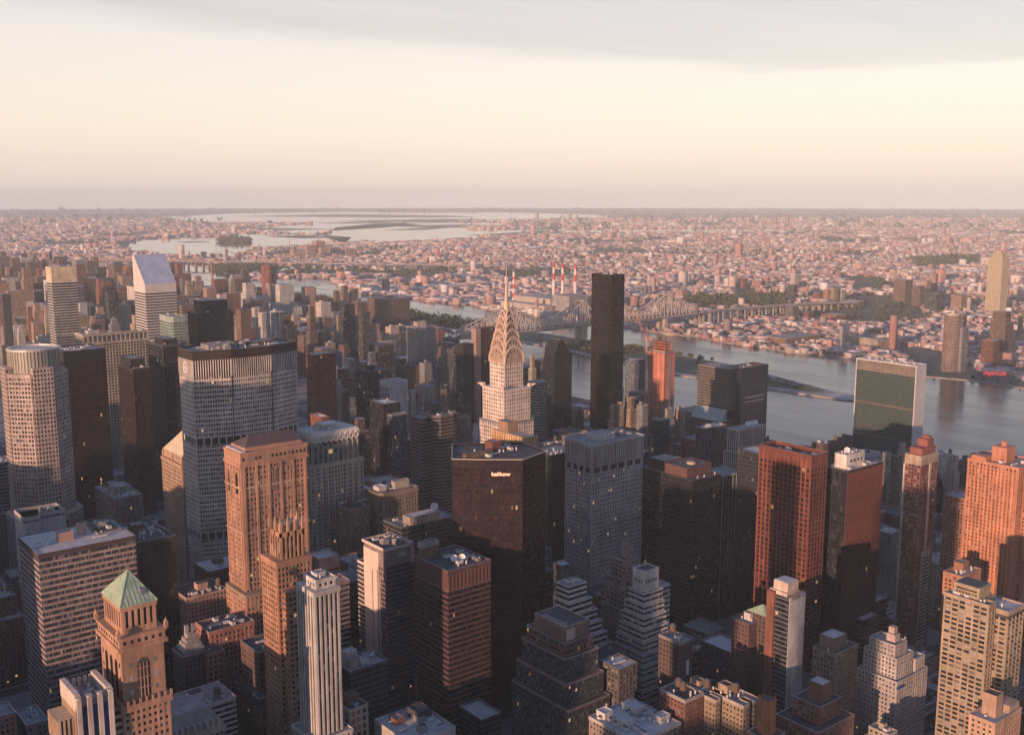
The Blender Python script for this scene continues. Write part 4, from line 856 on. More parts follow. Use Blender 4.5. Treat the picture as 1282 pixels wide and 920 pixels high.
def seen(root_loc, a, b):
    """does the wall from a to b (CCW polygon edge) face the viewing terrace?"""
    nx, ny = b[1]-a[1], -(b[0]-a[0]); mx, my = (a[0]+b[0])/2+root_loc[0], (a[1]+b[1])/2+root_loc[1]
    return nx*(CAMP[0]-mx) + ny*(CAMP[1]-my) > 0
PANES = {}
def pane_mesh(w, h, name, mat):
    key = (round(w, 2), round(h, 2), name, mat.name)
    if key not in PANES:
        b = MB(); y = -.05
        b.face([(-w/2,y,-h/2),(w/2,y,-h/2),(w/2,y,h/2),(-w/2,y,h/2)], [(.5,.5)]*4)
        for p, q in (((-w/2,-h/2),(w/2,-h/2)),((w/2,-h/2),(w/2,h/2)),((w/2,h/2),(-w/2,h/2)),((-w/2,h/2),(-w/2,-h/2))):
            b.face([(p[0],y,p[1]),(p[0],.02,p[1]),(q[0],.02,q[1]),(q[0],y,q[1])], [(.5,.5)]*4)
        PANES[key] = b.mesh(name, [mat])
    return PANES[key]
def storeys(root, poly, z0, z1, mode, bay, fl, pw, sh, pd, wall, glass, wname='wall', maxwin=100, wlimit=None, color=None, nowall=False):
    """one run of storeys: a core with piers and spandrels standing proud of the glass.
    mode ribbon: one window_band per floor; strip: one window_strip per bay; grid: single windows."""
    rl = root.location; b = MB(); n = len(poly); nf = max(1, round((z1-z0)/fl)); f = (z1-z0)/nf
    b.poly_prism(poly, z0, z1, 0, top=True)
    edges = []
    for i in range(n):
        p, q = poly[i], poly[(i+1) % n]; l = math.hypot(q[0]-p[0], q[1]-p[1])
        if l < .5: continue
        t = ((q[0]-p[0])/l, (q[1]-p[1])/l); nn = (t[1], -t[0]); nb = max(1, round((l-pw)/bay)); edges.append((p, t, nn, l, nb, seen(rl, p, q)))
    def wallbox(p, t, nn, s0, s1, o0, o1, za, zb):
        P = lambda s, o: (p[0]+t[0]*s+nn[0]*o, p[1]+t[1]*s+nn[1]*o)
        b.poly_prism([P(s0,o1), P(s1,o1), P(s1,o0), P(s0,o0)], za, zb, 0, bottom=True)
    for (p, t, nn, l, nb, vis) in edges:
        st = (l-pw)/nb
        if pw > 0:
            for k in range(nb+1):
                wallbox(p, t, nn, k*st, k*st+pw, -.05, pd, z0, z1)
    if mode == 'ribbon':
        rp = offset(poly, pd*.8)
        for k in range(nf): b.poly_prism(rp, z0+k*f, z0+k*f+sh, 0, bottom=True)
    elif sh > 0:
        for (p, t, nn, l, nb, vis) in edges:
            for k in range(nf): wallbox(p, t, nn, .01, l-.01, -.05, pd*.8, z0+k*f, z0+k*f+sh)
    w = b.build(wname, wall, root)
    if color: w.color = (*color, 1)
    if mode == 'ribbon':
        g = MB(); gp = offset(poly, .03)
        g.poly_prism(gp, 0, f-sh-.02, 0, bay=bay/2 if pw <= 0 else bay, fl=1e3, top=False)
        me = g.mesh('window_band', [glass])
        for k in range(nf): link('window_band', me, root, (0, 0, z0+k*f+sh+.01))
    elif mode == 'strip':
        rest = MB(); cnt = 0
        for (p, t, nn, l, nb, vis) in edges:
            st = (l-pw)/nb; wd = st-pw; me = None
            for k in range(nb):
                s0 = k*st+pw; c = (p[0]+t[0]*(s0+wd/2)+nn[0]*.03, p[1]+t[1]*(s0+wd/2)+nn[1]*.03)
                if vis and cnt < maxwin:
                    if me is None:
                        g = MB(); g.face([(-wd/2,0,0),(wd/2,0,0),(wd/2,0,z1-z0),(-wd/2,0,z1-z0)], [(0,0.01),(.99,0.01),(.99,nf-.01),(0,nf-.01)]); me = g.mesh('window_strip', [glass])
                    link('window_strip', me, root, (c[0], c[1], z0), math.atan2(t[1], t[0])); cnt += 1
                else:
                    A = (p[0]+t[0]*s0+nn[0]*.03, p[1]+t[1]*s0+nn[1]*.03); B = (A[0]+t[0]*wd, A[1]+t[1]*wd)
                    rest.face([(*A,z0),(*B,z0),(*B,z1),(*A,z1)], [(k,0.01),(k+.99,0.01),(k+.99,nf-.01),(k,nf-.01)])
        if rest.f: o = rest.build('window_strip', glass, root); o['kind'] = 'stuff'
    elif mode == 'grid':
        cand = []
        for ei, (p, t, nn, l, nb, vis) in enumerate(edges):
            st = (l-pw)/nb
            for k in range(nb):
                for j in range(nf): cand.append((0 if vis else 1, -j, ei, k))
        cand.sort(); rest = MB()
        for q, (nv, mj, ei, k) in enumerate(cand):
            p, t, nn, l, nb, vis = edges[ei]; st = (l-pw)/nb; wd = st-pw; hh = f-sh; j = -mj
            s0 = k*st+pw; zc = z0+j*f+sh+hh/2
            if q < maxwin and not nv:
                link('window', pane_mesh(wd, hh, 'window', glass), root, (p[0]+t[0]*(s0+wd/2), p[1]+t[1]*(s0+wd/2), zc), math.atan2(t[1], t[0]))
            else:
                A = (p[0]+t[0]*s0+nn[0]*.04, p[1]+t[1]*s0+nn[1]*.04); B = (A[0]+t[0]*wd, A[1]+t[1]*wd)
                rest.face([(*A,zc-hh/2),(*B,zc-hh/2),(*B,zc+hh/2),(*A,zc+hh/2)], [(ei*97+k+.2,j+.2),(ei*97+k+.8,j+.2),(ei*97+k+.8,j+.8),(ei*97+k+.2,j+.8)])
        if rest.f: o = rest.build('window', glass, root); o['kind'] = 'stuff'
    return w
COPING = wallm((.50,.48,.46),.8,.3)
ROOF = {}
def cap(root, poly, z0, z1, wall, roof='gravel', lip=1.1, grow=0.4, name='parapet', wallm2=None):
    """solid top band with a parapet and a sunken roof"""
    P = offset(poly, grow); I = offset(poly, grow-.6); b = MB(); n = len(P)
    b.poly_prism(P, z0, z1, 0, top=False, bottom=True)
    for i in range(n):
        j = (i+1) % n
        b.face([(*P[i],z1),(*P[j],z1),(*I[j],z1),(*I[i],z1)],None,1); b.face([(*I[i],z1),(*I[j],z1),(*I[j],z1-lip),(*I[i],z1-lip)])
    w = b.build(name, [wall,COPING] , root)
    r = MB(); r.face([(x,y,z1-lip) for x,y in I]); ROOF[root.name] = r.build('roof', roofm(roof), root)
    return w
# shared roof gear
def _tank():
    b = MB()
    for sx in (-1,1):
        for sy in (-1,1): b.bar((sx*1.5,sy*1.5,0),(sx*1.2,sy*1.2,3.2),.3,0)
    b.bar((-1.6,0,3.2),(1.6,0,3.2),.3,0); b.cyl(0,0,3.2,7.0,2.1,2.0,14,1); b.cyl(0,0,7.0,8.6,2.3,0,14,2,False)
    return b.mesh('water_tank', [metalm((.08,.07,.07),.6), wallm((.16,.105,.075)), roofm('slate')])
def _ac():
    b = MB(); b.box(-2.2,2.2,-1.4,1.4,.3,2.3,0,bottom=True); b.cyl(-1.1,0,2.3,2.7,.9,.9,10,1); b.cyl(1.1,0,2.3,2.7,.9,.9,10,1)
    for sx in (-1.8,1.8): b.box(sx-.15,sx+.15,-1.2,1.2,0,.3,1)
    return b.mesh('air_conditioner', [wallm((.66,.66,.66),.6,.3), metalm((.12,.12,.12),.6,.3)])
def _vent():
    b = MB(); b.cyl(0,0,0,1.6,.5,.5,8,0); b.cyl(0,0,1.6,2.2,.8,.3,8,0); return b.mesh('roof_vent', [wallm((.7,.7,.7),.6,.2)])
def _duct():
    b = MB(); b.box(-5,5,-.6,.6,.4,1.5,0,bottom=True)
    for x in (-4,0,4): b.box(x-.15,x+.15,-.5,.5,0,.4,0)
    return b.mesh('duct', [wallm((.58,.58,.58),.6,.2)])
def _cool():
    b = MB(); b.box(-2.6,2.6,-2.6,2.6,0,3.6,0); b.cyl(0,0,3.6,4.6,2.2,2.3,14,0,False); b.cyl(0,0,3.6,3.9,2.2,2.2,14,1)
    return b.mesh('cooling_tower', [metalm((.36,.36,.37),.55,.3), metalm((.06,.06,.06),.6,.2)])
def _dish(r=2.4):
    b = MB(); b.bar((0,0,0),(0,0,2.2),.4,0); n = 14
    cen = Vector((0,0,2.6)); ax = Vector((-.55,-.65,.5)).normalized(); s1 = ax.cross(Vector((0,0,1))).normalized(); s2 = ax.cross(s1)
    rings = []
    for q in (0,.35,.7,1.):
        rings.append([tuple(cen + ax*(q*q*.7) + (s1*cos(2*pi*i/n)+s2*sin(2*pi*i/n))*r*max(q,.02)) for i in range(n)])
    for A, B in zip(rings, rings[1:]):
        for i in range(n): b.face([A[i],A[(i+1)%n],B[(i+1)%n],B[i]],None,1)
    b.bar(tuple(cen),tuple(cen+ax*1.8),.15,0)
    return b.mesh('satellite_dish', [metalm((.3,.3,.3)), wallm((.75,.73,.70),.5,.1)])
TANK, AC, VENT, DUCT, COOL, DISH = _tank(), _ac(), _vent(), _duct(), _cool(), _dish()
def bulkhead(root, x0, x1, y0, y1, z0, h, wall, roof='gravel', name='penthouse', color=None):
    b = MB(); b.box(x0,x1,y0,y1,z0,z0+h,0,1,fl=1e6,bay=1e6)
    # coping
    for (a,c,d,e) in ((x0-.15,x1+.15,y0-.15,y0+.35),(x0-.15,x1+.15,y1-.35,y1+.15),(x0-.15,x0+.35,y0+.352,y1-.352),(x1-.35,x1+.15,y0+.352,y1-.352)): b.box(a,c,d,e,z0+h-.3,z0+h+.5,0,bottom=True)
    o = b.build(name, [wall, roofm(roof)], root)
    if color: o.color = (*color, 1)
    return o
def gear(root, x0, x1, y0, y1, z, rng, n=4, kinds=('ac','vent','duct')):
    T = dict(ac=(AC,'air_conditioner'), vent=(VENT,'roof_vent'), duct=(DUCT,'duct'), cool=(COOL,'cooling_tower'), tank=(TANK,'water_tank'), dish=(DISH,'satellite_dish'))
    n = int(n*1.8+1); used = []; root = ROOF.get(root.name, root)
    for _ in range(n*4):
        if len(used) >= n: break
        me, nm = T[rng.choice(kinds)]; r = dict(ac=2.6,vent=1,duct=5.2,cool=3.8,tank=2.6,dish=2.8)[nm_key(nm)]
        if x1-x0 < 2*r or y1-y0 < 2*r: continue
        x, y = rng.uniform(x0+r, x1-r), rng.uniform(y0+r, y1-r)
        if any(math.hypot(x-a, y-c) < r+q for a,c,q in used): continue
        used.append((x,y,r)); link(nm, me, root, (x,y,z), 0 if nm in('duct','satellite_dish') else rng.choice((0,pi/2)))
def nm_key(nm): return dict(air_conditioner='ac', roof_vent='vent', duct='duct', cooling_tower='cool', water_tank='tank', satellite_dish='dish')[nm]
# ------------------------------------------------------------------ the named towers of the view, near to far
rng = random.Random(11)
DARKG = glassm((.011,.013,.019), (.075,.072,.078), .22, .004, .1)
STDG = glassm((.018,.021,.027), (.36,.34,.32), .32, .012)
PALEG = glassm((.03,.035,.045), (.42,.42,.42), .45, .02)
BLUEG = glassm((.02,.035,.05), (.22,.25,.28), .3, .006)
GREENG = glassm((.02,.055,.05), (.13,.19,.17), .3, .003, .14)
REDG = glassm((.02,.014,.016), (.12,.07,.06), .2, .012, .12)
BRONZEG = glassm((.022,.014,.011), (.10,.06,.04), .3, .02, .12)
LITG = glassm((.02,.023,.03), (.46,.44,.42), .42, .05)  # more and paler panes here, painting whitish reflections into the glass colour
def hero(key, name, label, cat, mode, wall, glass, bay=3.0, fl=3.9, pw=.5, sh=1.3, pd=.35, top=6., roof='gravel', n=3, kinds=('ac','vent','duct'), poly=None, h=None, pent=(), maxwin=100, lip=1.1, topwall=None, zbase=0):
    X, Y, w, d, hh = HER[key]; h = h or hh
    wm = wall if not isinstance(wall, (str, tuple)) else wallm(wall)
    t = thing(name, label, cat, (X, Y, 0)); poly = poly or rect(0, w, 0, d)
    storeys(t, poly, zbase, h-top, mode, bay, fl, pw, sh, pd, wm, glass, maxwin=maxwin)
    cap(t, poly, h-top, h, topwall or wm, roof, lip, pd+.05)
    xs = [p[0] for p in poly]; ys = [p[1] for p in poly]
    for (fx0, fx1, fy0, fy1, ph, pm) in pent:
        bulkhead(t, fx0*w, fx1*w, fy0*d, fy1*d, h-lip, ph+lip, wallm(pm) if isinstance(pm, str) else pm, rng.choice(['gravel','tar']))
    if n: gear(t, min(xs)+1.5, max(xs)-1.5, min(ys)+1.5, max(ys)-1.5, h-lip+.02, rng, n, kinds)
    return t, w, d, h
ST = 'skyscraper'
def letters(root, text, size, loc, rot, mat, name='lettering', depth=.25, sx=1.0):
    cu = bpy.data.curves.new(name, 'FONT'); cu.body = text; cu.size = size; cu.extrude = depth; cu.align_x = 'CENTER'; cu.align_y = 'CENTER'; cu.offset = size*.012
    tmp = bpy.data.objects.new(name, cu); me = bpy.data.meshes.new_from_object(tmp); bpy.data.objects.remove(tmp); me.materials.clear(); me.materials.append(mat)
    o = link(name, me, root, loc); o.rotation_euler = rot; o.scale = (sx,1,1); return o
# --- left group
hero('union', ST, 'dark bronze glass skyscraper standing just behind the round glass crowned tower', ST, 'ribbon', metalm((.045,.037,.033),.5,.5), BRONZEG, bay=1.5, fl=4.1, pw=.16, sh=1.0, pd=.3, top=12, roof='gravel', n=5, poly=rect(0,42,0,44), topwall=metalm((.03,.027,.028),.5,.5))
t,w,d,h = hero('grid345', ST, 'broad slab with a pale square grid of deep windows and a tall louvred top row', ST, 'grid', 'limestone', DARKG, bay=4.0, fl=3.9, pw=.95, sh=1.5, pd=.8, top=3, n=6, h=184)
b = MB()
for k in range(15): b.box(k*w/14-.6+(.6 if k==0 else 0)-(.6 if k==14 else 0), k*w/14+.6, -.7, .5, 184, 192)
for k in range(6): b.box(-.7,.5, k*d/5-.5+.51, k*d/5+.45, 184.0, 192)
b.box(-.8,w+.8,-.8,.7,192,195); b.box(-.8,.7,.71,d,192,195); b.box(1.2,w-1,1.2,d-1,184,191.5); b.build('louvre_frame', wallm('limestone'), t)
t,w,d,h = hero('d299', ST, 'dark brown glass tower with a thin copper red corner stripe and a black rooftop box', ST, 'strip', metalm((.05,.036,.033),.45,.4), REDG, bay=1.7, fl=3.8, pw=.2, sh=.5, pd=.25, top=4, n=2, pent=((.15,1.0,.3,.95,9,'black'),))
t,w,d,h = hero('d245', ST, 'dark glass tower with thin pale vertical lines left of the wide lozenge tower', ST, 'strip', metalm((.10,.10,.11),.45,.4), DARKG, bay=3.4, fl=3.8, pw=.28, sh=.35, pd=.35, top=3, n=3, pent=((.2,.9,.2,.8,5,'black'),))
# striped tower with the pale top
t,w,d,h = hero('bloom', ST, 'tall striped tower with a plain cream coloured box top at far left', ST, 'ribbon', 'white', DARKG, bay=1.5, fl=4.6, pw=0, sh=1.7, pd=.3, top=1, n=0, h=224)
b = MB(); b.box(-.3,w+.3,-.3,d+.3,224,250); b.build('crown_box', wallm((.68,.56,.40)), t)
b = MB(); b.box(1,w-1,1,d-1,250,250.4); b.build('roof', roofm('pale'), t); gear(t,4,w-4,4,d-4,250.4,rng,3,('cool','ac'))
b = MB(); b.box(0,w+9,-3,d,0,135); b.build('lower_wing', wallm('gray'), t)
g = MB(); g.box(-.1,w+9.1,-3.1,d,0,.01); 
me = MB(); me.box(-.05,w+9.05,-3.05,d,0,1.9,bay=1.5,fl=1e3); mm = me.mesh('window_band',[DARKG])
for k in range(28): link('window_band', mm, t, (0,0,6+k*4.5))
# green angular
t,w,d,h = hero('l599', ST, 'pale green angular glass tower in front of the wedge roofed tower', ST, 'ribbon', (.34,.42,.38), GREENG, bay=1.6, fl=4.2, pw=.15, sh=1.7, pd=.2, top=9, n=2, poly=[(0,3),(3,0),(20,0),(20,44),(0,44)])
t,w,d,h = hero('d919', ST, 'black glass box tower with a smaller black box on its roof', ST, 'ribbon', metalm((.02,.02,.024),.4,.4), DARKG, bay=1.5, fl=4.0, pw=.2, sh=1.0, pd=.2, top=1.5, roof='pale', n=2)
b = MB(); b.box(9,w-7,6,d-4,186,206); b.build('upper_box', metalm((.024,.024,.03),.45,.4), t)
b = MB()
for k in range(24): b.box(k*(w-.6)/23,k*(w-.6)/23+.6,-1.2,-.25,118,136)
b.box(-.6,w+.6,-1.4,-.2,136,138.5); b.build('colonnade', wallm('gray'), t)
# wedge roofed silver tower
X,Y,w,d,_ = HER['citi']; t = thing(ST, 'silver striped skyscraper with a huge white sloping wedge roof', ST, (X,Y,0)); w = d = 47.5
alu = wallm((.60,.56,.54),.5,.12)
storeys(t, rect(0,w,0,d), 0, 226, 'ribbon', 1.6, 4.2, 0, 2.0, .25, alu, DARKG)
b = MB(); b.box(-.2,w+.2,-.2,d+.2,226,240); b.build('plain_band', alu, t)
b = MB(); y1 = d-6; P = lambda x,y,z:(x,y,z)
b.face([(-.2,-.2,240),(-.2,d+.2,240),(-.2,d+.2,282),(-.2,y1,282)][::-1]); b.face([(w+.2,-.2,240),(w+.2,d+.2,240),(w+.2,d+.2,282),(w+.2,y1,282)]); b.face([(-.2,d+.2,240),(-.2,d+.2,282),(w+.2,d+.2,282),(w+.2,d+.2,240)]); b.face([(-.2,y1,282),(w+.2,y1,282),(w+.2,d+.2,282),(-.2,d+.2,282)])
b.build('wedge_wall', alu, t)
b = MB(); b.face([(-.2,-.2,240),(w+.2,-.2,240),(w+.2,y1,282),(-.2,y1,282)]); o = b.build('sloping_roof', metalm((.60,.65,.72),.35,.35), t)
b = MB()
for xx in (-.2,w-.4): b.face([(xx,-.3,240.4),(xx+.6,-.3,240.4),(xx+.6,y1,282.5),(xx,y1,282.5)])
b.face([(-.2,y1-1,281.4),(w+.2,y1-1,281.4),(w+.2,y1+.4,282.6),(-.2,y1+.4,282.6)]); b.build('roof_edge', alu, t)
# --- round crowned octagon tower
t = thing(ST, 'octagonal pinkish granite skyscraper with a round glass lantern crown', ST, (284,1069,0))
def octa(r, k=.4142): return [(r*cos(pi/8+i*pi/4)/cos(pi/8), r*sin(pi/8+i*pi/4)/cos(pi/8)) for i in range(8)]
gran = wallm((.50,.41,.375))
storeys(t, octa(32), 0, 70, 'strip', 3.0, 4.0, .7, 1.0, .4, gran, PALEG, maxwin=40, wname='base_wall')
b = MB(); b.poly_prism(offset(octa(32),.5),70,72); b.build('base_cornice', gran, t)
storeys(t, octa(26.5), 72, 205, 'grid', 3.1, 4.1, .95, 1.7, .45, gran, STDG, maxwin=100)
b = MB(); b.poly_prism(offset(octa(26.5),.5),205,208.5); b.build('cornice', gran, t)
def ring(r,n=32): return [(r*cos(2*pi*i/n),r*sin(2*pi*i/n)) for i in range(n)]
crownp = octa(22.5)
storeys(t, ring(22.6,24), 208.5, 229, 'strip', 3, 20, .45, 0, .6, metalm((.55,.50,.42),.4,.3), glassm((.16,.17,.16),(.38,.36,.32),.5,0.0,.25), wname='lantern')
b = MB(); R1, R2 = ring(23.6,24), ring(21.2,24)
for i in range(24):
    j = (i+1)%24; b.face([(*R1[i],230.5),(*R1[j],230.5),(*R2[j],230.5),(*R2[i],230.5)]); b.face([(*R1[i],228.9),(*R1[j],228.9),(*R1[j],230.5),(*R1[i],230.5)]); b.face([(*R2[i],230.5),(*R2[j],230.5),(*R2[j],228.9),(*R2[i],228.9)])
b.build('crown_rim', metalm((.62,.60,.56),.4,.3), t)
b = MB(); b.poly_prism(ring(15,20),229,229.9); b.build('roof', roofm('pale'), t)
for (a0) in (pi, 1.5*pi): 
    b = MB(); ux, uy = cos(a0), sin(a0); vx, vy = -uy, ux
    q = [(ux*r+vx*s, uy*r+vy*s) for r,s in ((22,-9),(28.2,-9),(28.2,9),(22,9))]
    b.poly_prism(q,60,214,bay=3,fl=4.1); o = b.build('corner_pier', facadem('M'), t); o.color = (.50,.41,.375,1)
# --- wide lozenge tower
a_, b_, e_, m_ = 47, 24, 14, 18
loz = [(-a_,-e_),(-m_,-b_),(m_,-b_),(a_,-e_),(a_,e_),(m_,b_),(-m_,b_),(-a_,e_)]
t = thing(ST, 'wide eight sided concrete office slab with fine window rows and two dark plant bands', ST, (396,860,0))
conc = wallm((.62,.57,.54))
for (z0,z1) in ((0,84),(90,166),(172,224)): storeys(t, loz, z0, z1, 'ribbon', 2.0, 3.95, .62, 1.75, .55, conc, STDG, wname='precast_wall')
dk = metalm((.03,.03,.033),.6,.2)
for z in (84,166):
    b = MB(); b.poly_prism(offset(loz,-1.2), z, z+6); b.build('plant_band', dk, t)
    b = MB(); b.box(-.5,.5,-.5,.5,0,5.98); cm_ = b.mesh('plant_band_column',[conc])
    for i in range(8):
        p,q = loz[i],loz[(i+1)%8]; l = math.hypot(q[0]-p[0],q[1]-p[1]); nb = max(1,round(l/6))
        for k in range(nb): link('plant_band_column', cm_, t, (p[0]+(q[0]-p[0])*k/nb, p[1]+(q[1]-p[1])*k/nb, z+.01))
storeys(t, offset(loz,.2), 224, 238, 'strip', 2.0, 14, .7, 0, .7, conc, DARKG, wname='louvred_top', maxwin=90)
cap(t, loz, 238, 246, metalm((.06,.048,.045),.5,.3), 'gravel', 1.6, .6, name='dark_crown')
for sx in (-m_, m_):
    b = MB(); b.box(sx-.35,sx+.35,-b_-.85,-b_-.2,0,224); b.build('facade_joint', dk, t)
gear(t,-36,36,-16,16,244.5,rng,14,('ac','duct','vent','cool'))
bulkhead(t,-30,-6,-8,8,244.4,4,wallm('gray')); bulkhead(t,6,30,-6,9,244.4,3,wallm('darkgray'))
b = MB(); n_ = 20                                            # round emblem on the end wall near the top
for i in range(n_):
    A0,A1 = 2*pi*i/n_, 2*pi*(i+1)/n_
    b.face([(-a_-1.1, -1+5*cos(A0)*-1, 231+5*sin(A0)),(-a_-1.1,-1+5*cos(A1)*-1,231+5*sin(A1)),(-a_-1.1,-1+3.7*cos(A1)*-1,231+3.7*sin(A1)),(-a_-1.1,-1+3.7*cos(A0)*-1,231+3.7*sin(A0))])
b.bar((-a_-1.1,.8,228.6),(-a_-1.1,.8,233.4),.9); b.bar((-a_-1.1,.8,233.2),(-a_-1.1,-1,230.4),.9); b.bar((-a_-1.1,-1,230.4),(-a_-1.1,-2.8,233.2),.9); b.bar((-a_-1.1,-2.8,228.6),(-a_-1.1,-2.8,233.4),.9)
b.build('emblem', wallm('white',.6,.05), t)
# --- hip roofed brick tower
X,Y,w,d,h = HER['lincoln']; d = 26
t = thing(ST, 'orange brick gothic skyscraper with a dark hipped roof and tall arched upper windows', ST, (X,Y,0)); ob = wallm((.46,.265,.185))
storeys(t, rect(0,w,0,d), 60, 187, 'grid', 2.6, 3.6, 1.15, 1.7, .35, ob, LITG, maxwin=100)
storeys(t, rect(-3,w*.55,-6,d), 0, 96, 'grid', 2.9, 3.7, 1.35, 1.9, .35, ob, LITG, maxwin=60, wname='shoulder_wall')
b = MB(); b.poly_prism(offset(rect(-3,w*.55,-6,d),.5),96,98.5); b.build('shoulder_cornice', wallm('tan'), t)
b = MB(); b.poly_prism(offset(rect(0,w,0,d),.25),187,196); b.poly_prism(offset(rect(0,w,0,d),.8),188,190,bottom=True); b.poly_prism(offset(rect(0,w,0,d),.6),196,198,bottom=True)
for k in range(6):
    x = 2+k*(w-4)/5; b.box(x-.8,x+.8,-.9,.2,100,188)
for k in range(4):
    y = 2+k*(d-4)/3; b.box(-.9,.2,y-.7,y+.7,100,188)
b.build('crown_wall', ob, t)
for z in (104,140,172): b = MB(); b.poly_prism(offset(rect(0,w,0,d),.62),z,z+1.3,bottom=True); b.build('belt_course', wallm((.52,.35,.26)), t)
g = MB()
def arch(b, cx, z0, z1, wd, y, axis, m=0, n=8):
    pts = [(cx-wd/2,z0),(cx+wd/2,z0),(cx+wd/2,z1)] + [(cx+wd/2*cos(pi*i/n), z1+wd*.75*sin(pi*i/n)) for i in range(1,n)] + [(cx-wd/2,z1)]
    b.face([((p[0],y,p[1]) if axis=='y' else (y,p[0],p[1])) for p in (pts if axis=='y' else pts[::-1])], [(.5,.5)]*len(pts), m)
for i,cx in enumerate((10,25,40)):
    g = MB(); arch(g,cx,168,181,4.6,-.35,'y'); g.build('arched_window', PALEG, t)
    for k in (-1,0,1):
        f = MB(); f.box(cx+k*1.5-.18,cx+k*1.5+.18,-.6,-.3,168,183); f.build('mullion', ob, t)
for cy_ in (7,19):
    g = MB(); arch(g,cy_,168,180,3.6,-.35,'x'); g.build('arched_window', STDG, t)
for k in range(16):
    g = pane_mesh(1.5,2.2,'window',STDG); link('window', g, t, (2+k*(w-4)/15,-.32,193.2))
b = MB(); x0,x1,y0,y1 = 5,w-3,3,d-2; b.box(x0-.5,x1+.5,y0-.5,y1+.5,198,200.5,0); b.build('attic', ob, t)
b = MB(); rz = 207
A=[(x0,y0,200.5),(x1,y0,200.5),(x1,y1,200.5),(x0,y1,200.5)]; r0,r1=(x0+8,(y0+y1)/2,rz),(x1-3,(y0+y1)/2,rz)
b.face([A[0],A[1],r1,r0]); b.face([A[1],A[2],r1]); b.face([A[2],A[3],r0,r1]); b.face([A[3],A[0],r0]); b.build('hip_roof', wallm((.115,.085,.09)), t)
b = MB(); b.box(0.6,4.2,.6,d-.6,198,199); b.build('roof', roofm('pale'), t)
# --- finial crowned tower
X,Y,w,d,h = HER['m295']
t = thing(ST, 'slim orange brick tower with slender finials round its crown, beside the hip roofed tower', ST, (X,Y,0)); ob2 = wallm((.47,.26,.165))
storeys(t, rect(0,w,0,d), 0, 149, 'strip', 2.6, 3.6, .95, 1.5, .4, ob2, STDG, maxwin=60)
b = MB(); b.poly_prism(offset(rect(0,w,0,d),.5),149,153); b.build('shoulder_cap', ob2, t)
u0,u1,v0,v1 = 4.5,w-4,2.5,d-4
storeys(t, rect(u0,u1,v0,v1), 153, 167, 'strip', 2.9, 3.6, 1.1, 0, .5, ob2, STDG, maxwin=30, wname='upper_wall')
b = MB(); b.poly_prism(offset(rect(u0,u1,v0,v1),.7),167,170,bottom=True); b.poly_prism(offset(rect(u0,u1,v0,v1),-1.6),170,174); b.build('upper_cap', ob2, t)
for i,(fx,fy) in enumerate(((0,0),(.33,0),(.66,0),(1,0),(0,.5),(0,1),(1,.5),(1,1))):
    b = MB(); x,y = u0+(u1-u0)*fx, v0+(v1-v0)*fy; b.box(x-.7,x+.7,y-.7,y+.7,167,176); b.cyl(x,y,176,180.5,.6,.05,6); b.build('finial', wallm((.5,.32,.22)), t)
storeys(t, rect(3,w-3,-7,0), 0, 135, 'strip', 2.6, 3.6, .9, 1.5, .4, ob2, STDG, maxwin=10, wname='front_bay')
# --- green pyramid roofed tower
X,Y,w,d,h = HER['ten40']; d = 30; w = 21.5
t = thing(ST, 'golden brick tower with a pale green copper pyramid roof', ST, (X,Y,0)); gb = wallm((.50,.295,.20))
storeys(t, rect(-1,w+1,-1,d+1), 0, 124, 'grid', 2.7, 3.6, 1.35, 1.85, .35, gb, LITG, maxwin=100)
b = MB(); b.poly_prism(offset(rect(-1,w+1,-1,d+1),1.0),124,127.5,bottom=True)
for k in range(9): b.box(-1.6+k*(w+3.2)/8-.5,-1.6+k*(w+3.2)/8+.5,-2.4,-1.2,127.5,130)
for k in range(11): b.box(-2.4,-1.2,-1+k*(d+2)/10-.5,-1+k*(d+2)/10+.5,127.5,130)
b.build('balcony_belt', gb, t)
for z in (70,97): b = MB(); b.poly_prism(offset(rect(-1,w+1,-1,d+1),.7),z,z+1.2,bottom=True); b.build('belt_course', wallm((.56,.38,.28)), t)
b = MB(); b.box(.2,w-.2,.2,d-.2,127.5,155); b.build('arcade_wall', gb, t)
for cx in (4.6,w-4.6):
    for z in (133,140,147): link('window', pane_mesh(1.6,2.4,'window',PALEG), t, (cx,.17,z))
g = MB(); arch(g,w/2,129,145,6.2,.1,'y'); g.build('arched_window', STDG, t)
f = MB()
for k in (-1,0,1): f.box(w/2+k*1.7-.2,w/2+k*1.7+.2,-.25,.15,129,147)
for z in (134,139,144): f.box(w/2-3,w/2+3,-.2,.12,z,z+.5)
f.build('window_frame', gb, t)
for cy_ in (8,15,22):
    g = MB(); arch(g,cy_,129,146,3.6,.1,'x'); g.build('arched_window', DARKG, t)
for cy_ in (3,27):
    for z in (133,140,147): link('window', pane_mesh(1.5,2.4,'window',STDG), t, (.17,cy_,z), -pi/2)
b = MB(); b.poly_prism(offset(rect(0,w,0,d),1.6),155,157,bottom=True); b.poly_prism(offset(rect(0,w,0,d),.6),157,161); b.poly_prism(offset(rect(0,w,0,d),1.2),161,162.2,bottom=True)
for x,y in ((-1,-1),(w+1,-1),(-1,d+1),(w+1,d+1)): b.box(x-.9,x+.9,y-.9,y+.9,162.2,165.5); b.cyl(x,y,165.5,167.5,.9,.1,8)
b.build('cornice', gb, t)
for k in range(6): link('window', pane_mesh(1.3,1.9,'window',DARKG), t, (2+k*(w-4)/5,-.65,159))
for k in range(8): link('window', pane_mesh(1.3,1.9,'window',DARKG), t, (-.65,2+k*(d-4)/7,159), -pi/2)
q0,q1,r0_,r1_ = 2.5,w-2.5,2.5,d-2.5
